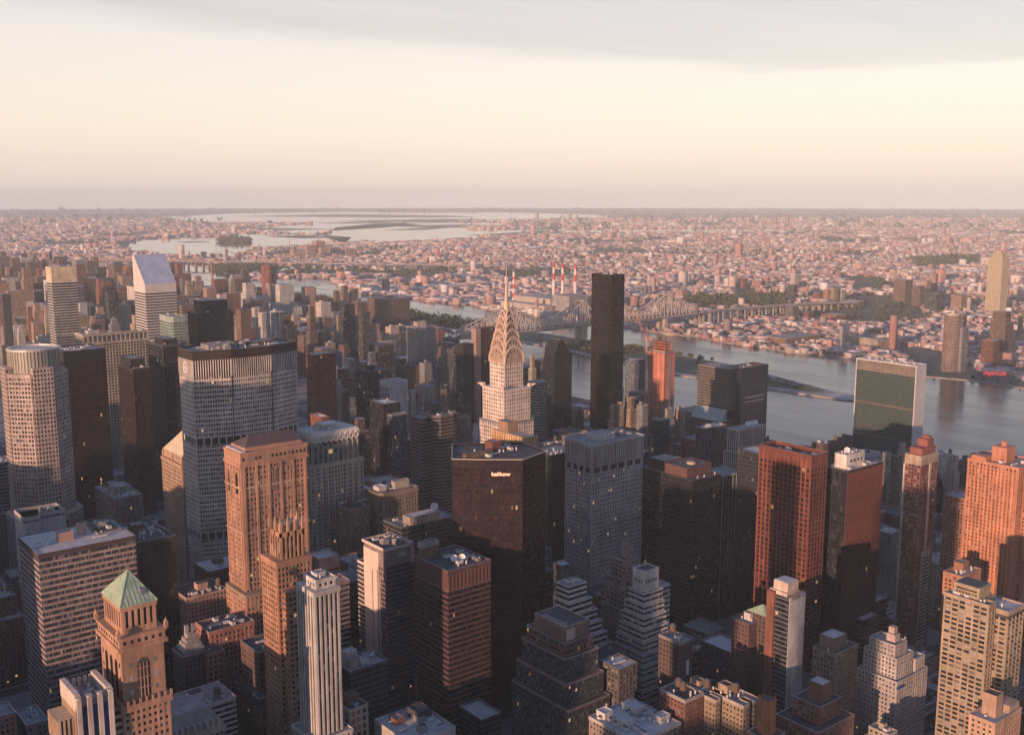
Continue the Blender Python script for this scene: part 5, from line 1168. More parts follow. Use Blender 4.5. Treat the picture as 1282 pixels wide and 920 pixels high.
storeys(t, rect(q0,q1,r0_,r1_), 162.2, 174, 'strip', 3.2, 14, 1.5, 3, .45, gb, DARKG, wname='loggia_wall', maxwin=20)
b = MB(); b.poly_prism(offset(rect(q0,q1,r0_,r1_),.7),174,176,bottom=True); b.build('eaves', gb, t)
b = MB(); E_ = offset(rect(q0,q1,r0_,r1_),.9); b.poly_prism(E_,176,176.6); ap = (w/2,d/2,190)
for i in range(4): b.face([(*E_[i],176.6),(*E_[(i+1)%4],176.6),ap])
b.build('pyramid_roof', roofm('copper'), t)
b = MB()
for i in range(4):
    b.bar((*E_[i],176.6), ap, .5)
for k in range(1,9):
    x = q0-.9+k*(q1-q0+1.8)/9; zt = 176.6+13.4*(1-abs(x-w/2)/((q1-q0+1.8)/2)); b.bar((x,E_[0][1]-.05,176.7),(x+(w/2-x)*min(1,(zt-176.6)/13.4)*0, E_[0][1]+(d/2-E_[0][1])*(zt-176.6)/13.4, zt+.05),.18)
b.build('roof_rib', roofm('copper'), t)
b = MB(); b.box(w/2+2,w/2+5,r0_+2,r0_+6,176.6,182.5); b.build('roof_hatch', wallm('bluegray'), t)
# --- pink striped slab
t,w,d,h = hero('striped', 'office_slab', 'broad office slab with pink and dark window stripes and a flat pale roof', 'office block', 'ribbon', (.44,.335,.32), glassm((.03,.033,.04),(.25,.24,.25),.35,.004), bay=1.6, fl=4.2, pw=.0, sh=1.55, pd=.5, top=3.4, roof='pale', n=2, lip=.6, topwall=metalm((.10,.075,.075),.6,.2))
bulkhead(t,18,28,18,24,139.4,6,wallm('pink')); bulkhead(t,34,39,26,32,139.4,7,wallm('pink')); bulkhead(t,44,60,18,44,139.4,1.2,wallm('gray'),'tar','plant_deck')
gear(t,45,59,20,42,141.3,rng,7,('ac','cool','ac'))
X,Y,w_,d_,_ = HER['striped']
t2 = thing('office_block', 'black glass office block adjoining the pink striped slab', 'office block', (X+w+1.5,Y+8,0))
storeys(t2, rect(0,30,0,50), 0, 128, 'strip', 3.0, 4, .3, .6, .25, metalm((.025,.028,.03),.5,.3), DARKG, maxwin=40); cap(t2, rect(0,30,0,50),128,131.5,metalm((.05,.05,.055),.5,.3),'tar',1.0,.3)
gear(t2,2,28,2,48,130.6,rng,9,('duct','ac','duct','vent')); bulkhead(t2,8,17,24,33,130.5,6,wallm('brown'))
# --- pale blank block behind it
t,w,d,h = hero('white14', 'office_block', 'pale blank walled block with sunken rooftop plant behind the pink striped slab', 'office block', 'ribbon', (.50,.47,.47), BLUEG, bay=2, fl=26, pw=0, sh=23, pd=.15, top=3, roof='tar', n=0, lip=3, poly=[(0,0),(12,0),(12,5),(32,5),(32,28),(0,28)])
gear(t,14,30,8,26,122.1,rng,6,('ac','cool','duct'))
# --- white and blue art deco tower at lower left
X,Y,w,d,h = HER['deco15']; w = 17; d = 24
t = thing('art_deco_tower', 'white and deep blue art deco tower with fins, at the bottom below the pyramid roof', 'tower', (X,Y,0)); wc = wallm((.68,.60,.53)); bl = glassm((.016,.028,.085),(.05,.06,.12),.3,.01)
b = MB(); b.box(0,w,0,d,0,134); b.build('core_wall', wallm('tan'), t)
for k in range(4):
    x = k*(w-2.2)/3; b = MB(); b.box(x,x+2.2,-1.1,1.2,0,139); b.cyl(x+1.1,-.2,139,139.8,1.5,1.5,10); b.build('white_fin', wc, t)
for k in range(3):
    x = 2.2+k*(w-2.2)/3; wd_ = (w-2.2)/3-2.2; g = MB(); g.face([(x,-.35,0),(x+wd_,-.35,0),(x+wd_,-.35,134.5),(x,-.35,134.5)],[(0,0.1),(.9,.1),(.9,35),(0,35)]); g.build('blue_window_strip', bl, t)
for z in (0,):
    for x in (0,w-2.2): b = MB(); b.box(x-.15,x+2.35,1.2,d+.3,132,140.5); b.build('parapet_beam', wc, t)
for k in range(5): b = MB(); b.box(2.5+k*2.7,4.2+k*2.7,d-1,d+.2,134,139); b.build('rear_fin', wc, t)
b = MB(); b.box(2.4,w-2.4,.8,d-1.2,134,134.6); b.build('roof', roofm('gravel'), t); gear(t,3,w-3,2,d-3,134.6,rng,6,('ac','vent','vent'))
storeys(t, rect(-7,-.1,5,d-3), 0, 128, 'strip', 2.2, 3.5, .9, 0, .5, wallm((.62,.47,.33)), bl, maxwin=20, wname='side_wing')
storeys(t, rect(w+.1,w+6,3,d-3), 0, 126, 'ribbon', 2.2, 3.9, 0, 1.8, .5, wallm((.58,.44,.31)), DARKG, wname='curved_balcony_wing')
# --- gold roofed
X,Y,w,d,h = HER['helm']; t = thing(ST, 'tan stone tower with a pale gold pyramidal roof half hidden by the lozenge tower', ST, (X,Y,0)); tb = wallm((.45,.315,.225)); w = 40; d = 46
storeys(t, rect(0,w,0,d), 0, 138, 'strip', 3.0, 3.7, 1.2, 1.6, .5, tb, STDG, maxwin=50)
b = MB(); b.poly_prism(offset(rect(0,w,0,d),.9),138,141,bottom=True); b.poly_prism(offset(rect(0,w,0,d),-1.5),141,148)
for x,y in ((1,1),(1,d-1),(1,d/2),(w/2,1)): b.box(x-1,x+1,y-1,y+1,141,146); b.cyl(x,y,146,149,.8,.1,8)
b.build('cornice', tb, t)
b = MB(); E_ = offset(rect(0,w,0,d),-1); T_ = offset(rect(0,w,0,d),-17)
for i in range(4): j=(i+1)%4; b.face([(*E_[i],148),(*E_[j],148),(*T_[j],168),(*T_[i],168)])
b.face([(*p,168) for p in T_]); b.build('pyramid_roof', roofm('gold'), t)
b = MB(); b.cyl(w/2,d/2,168,174,3.5,3.5,10); b.cyl(w/2,d/2,174,181,3.5,.2,10); b.build('lantern', tb, t)
t,w,d,h = hero('lowgray', 'office_block', 'low grey stone block with a cluttered plant roof below the octagonal tower', 'office block', 'grid', (.25,.22,.21), STDG, bay=3, fl=3.8, pw=1.4, sh=1.7, pd=.35, top=3, n=9, kinds=('ac','duct','cool','vent'), pent=((.2,.8,.25,.6,6,'gray'),(.3,.7,.65,.9,4,'darkgray')), maxwin=70)
# --- zigzag crowned
X,Y,w,d,h = HER['lex450']; d = 30
t = thing(ST, 'stone and teal glass tower with a white zigzag diamond frieze round its top', ST, (X,Y,0)); st_ = wallm((.44,.385,.335)); tg = glassm((.022,.06,.065),(.20,.26,.26),.3,.05)
storeys(t, rect(0,w,0,d), 0, 128, 'grid', 3.0, 3.9, 1.1, 1.5, .35, st_, tg, maxwin=70)
i0,i1,j0,j1 = 3.5,w-4,2,d-2
b = MB(); b.poly_prism(offset(rect(0,w,0,d),.4),128,132); b.build('shoulder_cap', st_, t)
storeys(t, rect(i0,i1,j0,j1), 132, 152, 'strip', 5.2, 4, .9, 0, .8, st_, tg, wname='glazed_top', maxwin=30)
b = MB(); P_ = offset(rect(i0,i1,j0,j1),1.5); b.poly_prism(P_,157,161,bottom=True,shrink=offset(P_,-1.2)); b.poly_prism(offset(rect(i0,i1,j0,j1),.4),152,157); b.build('crown_band', wallm((.68,.65,.61),.8,.2), t)
nz = 9
for k in range(nz):
    for (ax, L_, c0) in (('y',i1-i0,P_[0][1]),('x',j1-j0,P_[0][0])):
        if ax == 'x' and k >= 5: continue
        nn_ = nz if ax=='y' else 5; s0 = k*L_/nn_; s1 = (k+1)*L_/nn_; sm = (s0+s1)/2; q = MB()
        pt = (lambda s,z:(i0+s,c0-.2,z)) if ax=='y' else (lambda s,z:(c0-.2,j0+s,z))
        for a,c in (((s0,154.5),(sm,158)),((sm,158),(s1,154.5)),((s1,154.5),(sm,151)),((sm,151),(s0,154.5))): q.bar(pt(*a),pt(*c),.8)
        q.build('diamond_ornament', wallm((.76,.73,.69),.8,.15), t)
b = MB(); b.box(i0+1,i1-1,j0+1,j1-1,161,161.3); b.build('roof', roofm('pale'), t); bulkhead(t,i0+16,i1-14,j0+8,j1-5,161.3,4,wallm('white'),'white'); gear(t,i0+3,i1-3,j0+2,j1-2,161.3,rng,5,('ac','vent'))
for k in range(8):
    q = MB(); x = i0+1+k*(i1-i0-2)/7; q.box(x-.5,x+.5,-.95,-.2,20,128); q.build('pier', wallm((.55,.50,.45)), t)
hero('p780', ST, 'plain red granite prism tower right behind the lozenge tower', ST, 'grid', (.25,.095,.075), REDG, bay=2.4, fl=3.8, pw=1.0, sh=1.6, pd=.25, top=3, roof='pale', n=2, maxwin=80)
# --- dark faceted tower with the lit name sign
kp = [(429,592),(443,579),(466,560),(494,568),(500,600),(455,628)]; kx, ky = 443, 579
t = thing(ST, 'dark red glass faceted skyscraper with a glowing name sign and thin pale roof trim', ST, (kx,ky,0)); kp = [(x-kx,y-ky) for x,y in kp]
kw = metalm((.026,.015,.018),.35,.1)
storeys(t, kp, 0, 186, 'ribbon', 1.6, 3.9, .14, .9, .2, kw, glassm((.019,.013,.016),(.075,.04,.036),.25,.006,.1))
cap(t, kp, 186, 192, kw, 'tar', 1.4, .25)
b = MB()
for p,q in zip(kp, kp[1:]+kp[:1]):
    if seen((kx,ky,0),p,q): P1=offset(kp,.4); i=kp.index(p); b.bar((*P1[i],191.9),(*P1[(i+1)%len(kp)],191.9),.45)
b.build('roof_trim', wallm((.62,.54,.42),.6,.1), t)
b = MB(); b.box(-4,20,10,14,190.6,194,0); b.build('roof_screen', wallm('brown'), t); bulkhead(t,22,30,14,22,190.6,7,wallm('brick')); gear(t,8,44,2,26,190.62,rng,8,('ac','vent','duct'))
p,q = kp[1],kp[2]; mx,my = (p[0]+q[0])/2,(p[1]+q[1])/2; an = math.atan2(q[1]-p[1],q[0]-p[0]); nl = math.hypot(q[0]-p[0],q[1]-p[1]); nx,ny = (q[1]-p[1])/nl,-(q[0]-p[0])/nl
letters(t,'kalikow',3.7,(mx+nx*.7,my+ny*.7,181.5),(pi/2,0,an),emitm((1.,.52,.36),1.0),'sign_lettering',.2,1.15)
# --- silver punched window tower
t,w,d,h = hero('mobil', ST, 'silver grey tower of small punched windows, some lit, with ribbed top storeys', ST, 'grid', (.43,.405,.41), glassm((.014,.016,.021),(.42,.40,.38),.18,.075), bay=3.0, fl=3.85, pw=1.7, sh=2.0, pd=.25, top=1, n=0, h=143)
b = MB(); b.poly_prism(offset(rect(0,w,0,d),-1.0),143,148); b.build('plant_band', dk, t)
b = MB(); 
for k in range(7): x=k*(w-2)/6; b.box(x,x+2,-.3,1,143,148)
for k in range(5): y=k*(d-2)/4; b.box(-.3,1,y+(1.01 if k==0 else 0),y+2,143,148)
b.build('plant_band_column', wallm((.43,.405,.41)), t)
storeys(t, rect(0,w,0,d), 148, 166.5, 'strip', 2.45, 18, 1.2, 0, .8, wallm((.46,.43,.43)), STDG, wname='ribbed_top', maxwin=60)
cap(t, rect(0,w,0,d), 166.5, 168.5, wallm((.45,.42,.42)), 'gravel', 1.2, .85)
bulkhead(t,16,34,8,24,167.3,5,wallm((.55,.53,.53)),'gravel'); gear(t,36,w-3,3,d-3,167.35,rng,6,('ac','duct','cool'))
# --- tall teal block between
t,w,d,h = hero('b24', 'office_tower', 'dark teal glass tower squeezed between the faceted tower and the silver tower', 'tower', 'strip', metalm((.03,.045,.05),.4,.4), glassm((.014,.03,.034),(.06,.08,.08),.2,.006), bay=1.8, fl=3.9, pw=.15, sh=.4, pd=.15, top=3, roof='gravel', n=4, poly=rect(-4,34,0,30))
# --- black ribbed office slab
t,w,d,h = hero('d605', 'office_tower', 'black banded office slab with a dark red plant house and round vents on its roof', 'tower', 'ribbon', metalm((.027,.026,.033),.55,.1), glassm((.010,.011,.017),(.045,.043,.05),.25,.006,.14), bay=1.6, fl=3.8, pw=.0, sh=1.25, pd=.3, top=2.5, roof='tar', n=5, kinds=('vent','ac'))
bulkhead(t,2,w-3,8,34,133,9,wallm((.14,.07,.07)),'tar'); bulkhead(t,8,w-6,40,60,133,8,wallm((.10,.06,.065)),'gravel')
b = MB(); b.cyl(w/2,18,142,143.2,4,4,16); b.cyl(w/2,18,143.2,144,4,3.6,16); b.build('round_vent', wallm((.6,.45,.3)), t)
# --- red slab
t,w,d,h = hero('red622', ST, 'tall red slab tower with paired dark windows and an open rooftop well', ST, 'grid', (.165,.056,.042), glassm((.016,.012,.013),(.12,.07,.05),.15,.03), bay=3.9, fl=3.9, pw=1.0, sh=1.5, pd=.5, top=11, roof='tar', n=6, kinds=('ac','duct','duct'), lip=4)
b = MB()
for k in range(13): b.box(-.75,-.3,k*d/12-.35+(.4 if k==0 else 0),k*d/12+.35,0,176)
b.build('corner_rib', wallm((.34,.10,.065)), t)
# --- pinstriped
t,w,d,h = hero('pin', ST, 'dark tower with close red vertical pinstripes and a white plant house on top', ST, 'strip', metalm((.035,.036,.04),.5,.2), DARKG, bay=2.4, fl=3.9, pw=.3, sh=.2, pd=.3, top=2, roof='pale', n=2, maxwin=40, poly=rect(0,48,0,20))
q = MB(); q.box(-.22,.22,-.95,-.28,0,163); fm_ = q.mesh('red_fin',[wallm((.14,.05,.045))])
for k in range(21): link('red_fin', fm_, t, (.4+k*2.36,0,0))
bulkhead(t,6,30,5,16,164,11,wallm('white'),'gravel'); link('satellite_dish',DISH,t,(10,8,175.6)); gear(t,7,29,6,15,175.1,rng,5,('ac','vent'))
for k in range(4): link('window', pane_mesh(2.2,2.2,'window',DARKG), t, (12+k*4.6,4.94,170))
# --- teal dark with pale roof, and the striped neighbour
hero('tealroof', 'office_tower', 'dark glass tower with scattered pale green lit windows and a flat pale roof', 'tower', 'grid', (.035,.042,.048), glassm((.012,.016,.02),(.12,.20,.19),.07,.012), bay=2.3, fl=3.7, pw=.5, sh=1.3, pd=.2, top=1.6, roof='pale', n=1, maxwin=90)
b0 = hero('striped2', 'office_tower', 'narrow black tower with widely spaced white vertical lines and a curved canopy', 'tower', 'strip', (.42,.42,.43), DARKG, bay=5.0, fl=3.9, pw=.4, sh=0, pd=.4, top=1.5, n=0, roof='gravel', poly=rect(-14,9,0,24))
# --- slim red apartments
t,w,d,h = hero('slim', 'apartment_tower', 'slim dark red apartment tower with pale corner stripes and a stepped brick crown', 'tower', 'ribbon', (.235,.10,.095), STDG, bay=2.6, fl=3.1, pw=.9, sh=1.3, pd=.25, top=8, roof='gravel', n=1, h=168, topwall=wallm((.40,.315,.255)))
b = MB(); b.box(4,w-1,2,d-1,167,173); b.box(13,w-3,3,d-2,173,179); b.box(w-8,w-4,4,d-3,179,181); b.build('stepped_crown', wallm((.26,.10,.085)), t)
for x,y in ((w*.53,-.6),(0-.2,d-.5)):
    b = MB(); b.box(x-1.4,x+1.4,y-.2,y+.8,0,160); b.build('pale_stripe', wallm((.52,.47,.45)), t)
b = MB(); b.box(w*.30,w*.80,-1.3,-.7,0,88); b.build('low_pale_panel', wallm((.46,.42,.42)), t)
for k in range(26): link('window_band', pane_mesh(w*.44,1.5,'window_band',STDG), t, (w*.55,-1.35,6+k*3.15))
# --- orange glowing apartments
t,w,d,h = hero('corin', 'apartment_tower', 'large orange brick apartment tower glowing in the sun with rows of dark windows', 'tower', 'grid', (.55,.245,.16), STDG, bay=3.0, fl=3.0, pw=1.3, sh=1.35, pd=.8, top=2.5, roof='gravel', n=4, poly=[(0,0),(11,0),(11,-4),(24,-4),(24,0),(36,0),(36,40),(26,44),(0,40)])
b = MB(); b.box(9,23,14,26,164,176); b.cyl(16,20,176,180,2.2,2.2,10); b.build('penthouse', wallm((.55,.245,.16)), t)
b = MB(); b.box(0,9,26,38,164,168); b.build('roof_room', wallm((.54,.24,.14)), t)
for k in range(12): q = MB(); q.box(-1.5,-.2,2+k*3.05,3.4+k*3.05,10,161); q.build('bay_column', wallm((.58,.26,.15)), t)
hero('orangemid', 'apartment_tower', 'pinkish ribbed apartment tower half hidden behind the glowing orange tower', 'tower', 'grid', (.46,.24,.17), STDG, bay=2.6, fl=3.0, pw=1.0, sh=1.2, pd=.4, top=2, n=1, poly=rect(0,26,0,18), maxwin=50)
# --- beige twin slab
X,Y,_,_,h = HER['beige']; t = thing('apartment_tower', 'beige concrete twin slab tower with a big blank roof house, sunlit on one side', 'tower', (X,Y,0)); bg = wallm((.42,.33,.235))
W1 = rect(0,8,0,28)
storeys(t, W1, 0, 129, 'grid', 4.4, 3.0, 1.0, 1.25, .4, bg, STDG, maxwin=100); cap(t, W1, 129, 131.5, bg, 'gravel', 1.2, .45)
W2 = rect(10.2,30,-7,12)
storeys(t, W2, 0, 122, 'grid', 4.4, 3.0, 1.1, 1.3, .4, bg, STDG, maxwin=80, wname='front_wing'); b = MB(); b.poly_prism(W2,122,124); b.build('dark_band', wallm('darkgray'), t); cap(t, W2, 124, 127, bg, 'pale', 1.0, .45)
b = MB(); b.box(4,20,6,26,0,131); b.build('link_block', bg, t)
b = MB(); b.box(3,17,8,24,131,138,0,0); b.box(2.7,17.3,7.7,24.3,137,138.5,0,0,bottom=True); b.build('roof_house', bg, t); b = MB(); b.box(4,16,9,23,138.5,138.7); b.build('roof', roofm('tar'), t)
b = MB(); b.box(2.93,3.02,9.5,22.5,135.2,136.2); b.build('louvre', dk, t)
for k in range(7): link('window', pane_mesh(1.2,1.0,'window',DARKG), t, (2.99,10+k*2,133.5), -pi/2)
gear(t,1,7,2,26,130.4,rng,6,('ac','vent','ac')); gear(t,13,28,-5,9,126.1,rng,2,('vent',))
# --- corner block bottom right
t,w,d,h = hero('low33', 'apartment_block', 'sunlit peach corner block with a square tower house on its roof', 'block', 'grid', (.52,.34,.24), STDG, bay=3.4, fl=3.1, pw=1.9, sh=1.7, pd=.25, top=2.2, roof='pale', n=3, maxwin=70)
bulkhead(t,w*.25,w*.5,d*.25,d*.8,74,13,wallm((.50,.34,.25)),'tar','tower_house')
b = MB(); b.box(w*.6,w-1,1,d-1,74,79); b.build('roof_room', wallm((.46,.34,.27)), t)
# --- white stepped apartments
X,Y,w,d,h = HER['apt34']; t = thing('apartment_block', 'white brick stepped apartment block with a tall pink lit chimney house', 'block', (X,Y,0)); wb = wallm((.47,.43,.42))
for (r_,z1_,nm,mw) in ((rect(-2,w,-2,d+10),64,'lower_wall',60),(rect(1,w-14,1,d+8),78,'wall',40),(rect(2,w-19,3,d+5),86,'upper_wall',30),(rect(w-12,w-1,0,d-2),72,'corner_wall',20)):
    z0_ = 0 if nm in('lower_wall','corner_wall') else (64 if nm=='wall' else 78)
    storeys(t, r_, z0_, z1_, 'grid', 2.6, 3.0, 1.25, 1.5, .25, wb, STDG, maxwin=mw, wname=nm); cap(t, r_, z1_, z1_+1.5, wb, 'gravel', .9, .3)
b = MB(); b.box(6,12,6,12,87,92); b.box(8,12.01,8,12.01,92,96); b.build('chimney_house', wallm((.56,.44,.40)), t)
b = MB(); b.box(-2.6,5,-3.1,-2.2,60.5,62.2); b.build('blue_awning', wallm((.03,.08,.3)), t); gear(t,w-12,w-2,1,d-3,72.8,rng,2,('vent','ac'))
# --- unfinished white topped tower
X,Y,w,d,h = HER['slim35']; t = thing('tower_block', 'unfinished slim tower, white blank side wall, open dark floors and bare white top', 'tower', (X,Y,0))
b = MB(); b.box(0,w,0,d,0,118); b.build('wall', wallm((.62,.58,.58),.9,.45), t)
me = MB(); me.box(-1.1,-.02,.2,d-.2,0,.45,bottom=True); slab = me.mesh('floor_slab',[wallm('gray')])
gl = MB(); gl.face([(-.06,d-.3,0),(-.06,.3,0),(-.06,.3,2.7),(-.06,d-.3,2.7)],[(0,.5),(6,.5),(6,.6),(0,.6)]); gme = gl.mesh('window_band',[DARKG])
for k in range(36): link('floor_slab', slab, t, (0,0,6+k*3.15)); link('window_band', gme, t, (0,0,6.46+k*3.15))
b = MB(); b.box(-2.4,-.05,d*.62,d*.95,0,120); b.build('brick_shaft', wallm('brick'), t)
b = MB(); b.box(-.3,w*.75,2,d-1,118,120.5); b.box(1.5,w-4,3,d-3,120.5,126.5); b.build('bare_top', wallm((.66,.54,.46)), t); b = MB(); b.box(2,w-4.5,3.5,d-3.5,126.5,126.7); b.build('roof', roofm('pale'), t)
for k in range(6): b = MB(); b.bar((w*.1+k*w*.15,-.8,116),(w*.1+k*w*.15,-.8,121),.25); b.bar((w*.1+k*w*.15,-.8,120),(w*.1+k*w*.15,1.0,120),.2); b.build('scaffold_pole', metalm((.4,.2,.15)), t)
# --- numbered white tower
X,Y,w,d,h = HER['b100']; t = thing(ST, 'white brick tower with a blank sunlit side and a white number on its top band', ST, (X,Y,0)); wt = wallm((.64,.54,.48),.85,.12)
storeys(t, rect(1.2,w,0,d-4), 0, 109, 'ribbon', 1.6, 3.5, 0, 1.5, .25, wallm((.21,.185,.195)), glassm((.02,.02,.025),(.12,.11,.12),.3,.006), wname='office_wall')
b = MB(); b.box(-.4,1.15,9,d-6,0,118); b.build('blank_wall', wt, t)
b = MB(); b.box(-.8,-.42,9.5,9.9,20,105); b.box(-.62,-.41,17,17.5,30,103); b.build('wall_slot', dk, t)
storeys(t, rect(-.3,9,d-5.5,d+3), 0, 103, 'ribbon', 1.6, 3.5, 0, 1.7, .3, wallm((.42,.37,.36)), DARKG, wname='rear_wing'); cap(t, rect(-.3,9,d-5.5,d+3), 103, 105, wt, 'gravel', .8, .3, 'rear_parapet')
b = MB(); b.box(1.2,w+.1,0,d-4,109,121); b.box(-.4,1.2,0,9,99,121)
b.build('top_band', wallm((.30,.245,.245)), t); b = MB(); b.box(w-3,w+.4,-.5,d-4,108,123.5); b.build('corner_fin', wallm((.50,.40,.36)), t)
cap(t, rect(-.4,w,0,d-4), 121, 123, wt, 'tar', 1.5, .1)
letters(t,'100',5.0,(w*.56,-.35,116.3),(pi/2,0,0),wallm('white',.6,.05),'number',.12)
for k in range(4): link('window', pane_mesh(1.8,1.9,'window',DARKG), t, (-.46,2+k*1.9,103+ (k%2)*4), -pi/2)
for k in range(26): link('window_band', pane_mesh(2.2,1.7,'window_band',DARKG), t, (-.46 if 0 else 1.12,4.4,6+k*3.6), -pi/2)
gear(t,3,w-4,3,d-7,121.6,rng,5,('cool','cool','ac'))
# --- dark red ribbed tower
t,w,d,h = hero('dred', ST, 'dark red granite office tower with ribbon windows and a ribbed blank top', ST, 'ribbon', (.115,.06,.055), glassm((.013,.012,.014),(.07,.055,.05),.25,.003), bay=1.6, fl=3.75, pw=0, sh=1.45, pd=.35, top=1, roof='tar', n=0, h=118)
storeys(t, rect(0,w,0,d), 118, 129, 'strip', 2.9, 11, 1.5, 0, .35, wallm((.175,.085,.07)), wallm((.13,.06,.052)), wname='ribbed_top', maxwin=40)
cap(t, rect(0,w,0,d), 129, 132, wallm((.125,.065,.058)), 'tar', 1.2, .4)
bulkhead(t,2,13,d-9,d-2,130.8,7,wallm('brown')); 
for k in range(4): link('cooling_tower',COOL,t,(4+k*3.0-1,d-5.5,138.4))
link('satellite_dish',DISH,t,(15,14,130.9)); link('satellite_dish',DISH,t,(20,12,130.9)); gear(t,10,w-2,4,d-10,130.9,rng,6,('ac','duct','vent'))
b = MB(); b.box(w-7,w-4,5,d-8,130.8,132.6); b.build('light_well', wallm('gray'), t)
# --- white pinstriped tower
X,Y,w,d,h = HER['m275']; t = thing(ST, 'white stone art deco tower with bold black vertical window stripes', ST, (X,Y,0)); ws = wallm((.60,.57,.54))
storeys(t, rect(0,w,0,d), 30, 148, 'strip', 3.1, 3.5, 1.35, 0, .6, ws, glassm((.016,.016,.019),(.3,.29,.28),.12,.003), maxwin=40)
b = MB(); b.poly_prism(offset(rect(0,w,0,d),.7),148,151); b.build('shoulder_cap', ws, t)
storeys(t, rect(3,w-1,2.5,d-3), 151, 154.5, 'strip', 3.2, 3.5, 1.6, 1.5, .4, ws, DARKG, wname='upper_wall'); cap(t, rect(3,w-1,2.5,d-3),154.5,157,ws,'gravel',1.0,.5)
gear(t,4.5,w-3,4,d-5,156.1,rng,3,('ac','vent','ac')); bulkhead(t,6,12,8,14,156,2,ws)
for (r_,z_,nm) in ((rect(-5,w+4,-4,d+2),62,'lower_wall'),(rect(-9,w+7,-8,d+5),40,'base_wall')):
    storeys(t, r_, 0, z_, 'strip', 3.1, 3.5, 1.5, 0, .5, ws, DARKG, wname=nm, maxwin=24); cap(t, r_, z_, z_+2, ws, 'gravel', .8, .6, 'setback_parapet')
# --- dark ziggurat
X,Y,w,d,h = HER['zig']; t = thing('office_block', 'dark stepped office block with planted terraces and five white fans on its roof', 'office block', (X,Y,0)); zw = wallm((.06,.06,.075)); zg = glassm((.012,.022,.03),(.14,.19,.21),.35,.04)
tiers = [(-20,9,-11,50,0,62),(-15,7,-7,44,62,77),(-10,5,-4,36,77,92),(-5,2.5,-1.5,30,92,101)]
for i,(ax_,bx_,ay_,by_,z0_,z1_) in enumerate(tiers):
    r_ = rect(ax_*.35,w+bx_,ay_*1.0,d+by_*.45)
    storeys(t, r_, z0_, z1_-1.4, 'ribbon', 1.8, 3.8, .25, 1.35, .3, zw if i!=3 else wallm((.22,.10,.08)), zg, wname='terrace_wall'); cap(t, r_, z1_-1.4, z1_, wallm((.16,.12,.12)), ['tar','red','green','red'][i], .6, .45, 'terrace_parapet')
b = MB(); b.box(-.2,w+1.2,0,d+8,101,109); b.build('top_block', wallm((.21,.13,.11)), t); cap(t, rect(-.2,w+1.2,0,d+8), 109, 110.5, wallm((.25,.17,.15)), 'tar', 1.0, .1)
b = MB(); b.box(.8,8,-.25,-.03,101.2,108.6); b.build('pale_panel', wallm((.55,.42,.37)), t)
for k in range(5):
    b = MB(); b.cyl(0,0,0,1.2,1.7,1.8,14,0,False); b.cyl(0,0,0,.4,1.7,1.7,14,1); b.build('fan', [wallm('white'),dk], t, (2.4+(k%1)*2,4+k*4.4,109.6))
# --- white ziggurats
X,Y,w,d,h = HER['zigA']; t = thing('office_block', 'white zigzag terraced block behind the dark stepped office block', 'office block', (X,Y,0)); wz = wallm((.68,.65,.63))
for k in range(10):
    z0_ = 100-k*9 if k else 98; r_ = rect(-.6*k,w-3+4.2*k,-.9*k,d+1.2*k); top_ = 110 if k == 0 else 100-(k-1)*9-2
    zb_ = max(0, 100-k*9-2) if k < 9 else 0
    storeys(t, r_, zb_, top_-.8, 'ribbon', 2, 3.6, .0, 1.7, .5+.03*k, wz, DARKG, wname='terrace_wall'); cap(t, r_, top_-.8, top_, wz, 'gravel', .5, .55+.03*k, 'terrace_parapet')
gear(t,2,w-5,2,d-2,109.6,rng,4,('ac','cool','vent')); link('water_tank',TANK,t,(3,d+4,100.2))
X,Y,w,d,h = HER['zigB']; t = thing('office_block', 'white banded ziggurat with a plain white box top of small windows', 'office block', (X,Y,0)); wz2 = wallm((.62,.60,.59))
b = MB(); b.box(0,w-2,0,d,100,114); b.build('top_box', wallm((.60,.58,.56)), t); cap(t, rect(0,w-2,0,d), 114, 115.5, wallm((.60,.58,.56)), 'tar', 1.0, .05)
for k in range(6): link('window', pane_mesh(1.0,2.4,'window',DARKG), t, (2.2+k*1.9,-.01,107.5))
for k in range(4): link('window', pane_mesh(1.0,2.4,'window',DARKG), t, (-.01,2.5+k*2.2,107.5), -pi/2)
for k in range(11):
    za = 100-k*8.5-8.5; r_ = rect(-1.0-.9*k,w+.5+1.1*k,-1.0-.9*k,d+3+1.8*k); za = 0 if k == 10 else za; zt_ = 100-k*8.5
    storeys(t, r_, max(0,za), zt_-1, 'ribbon', 1.6, 3.8, .0, 1.6, .45+.02*k, wz2, STDG, wname='terrace_wall'); cap(t, r_, zt_-1, zt_, wz2, 'gravel', .5, .5+.02*k, 'terrace_parapet')
storeys(t, rect(w+2,w+16,6,d+22), 0, 96, 'ribbon', 1.6, 3.8, .0, 1.6, .4, wz2, STDG, wname='side_wing'); cap(t, rect(w+2,w+16,6,d+22), 96, 97.5, wz2, 'gravel', .6, .45, 'wing_parapet')
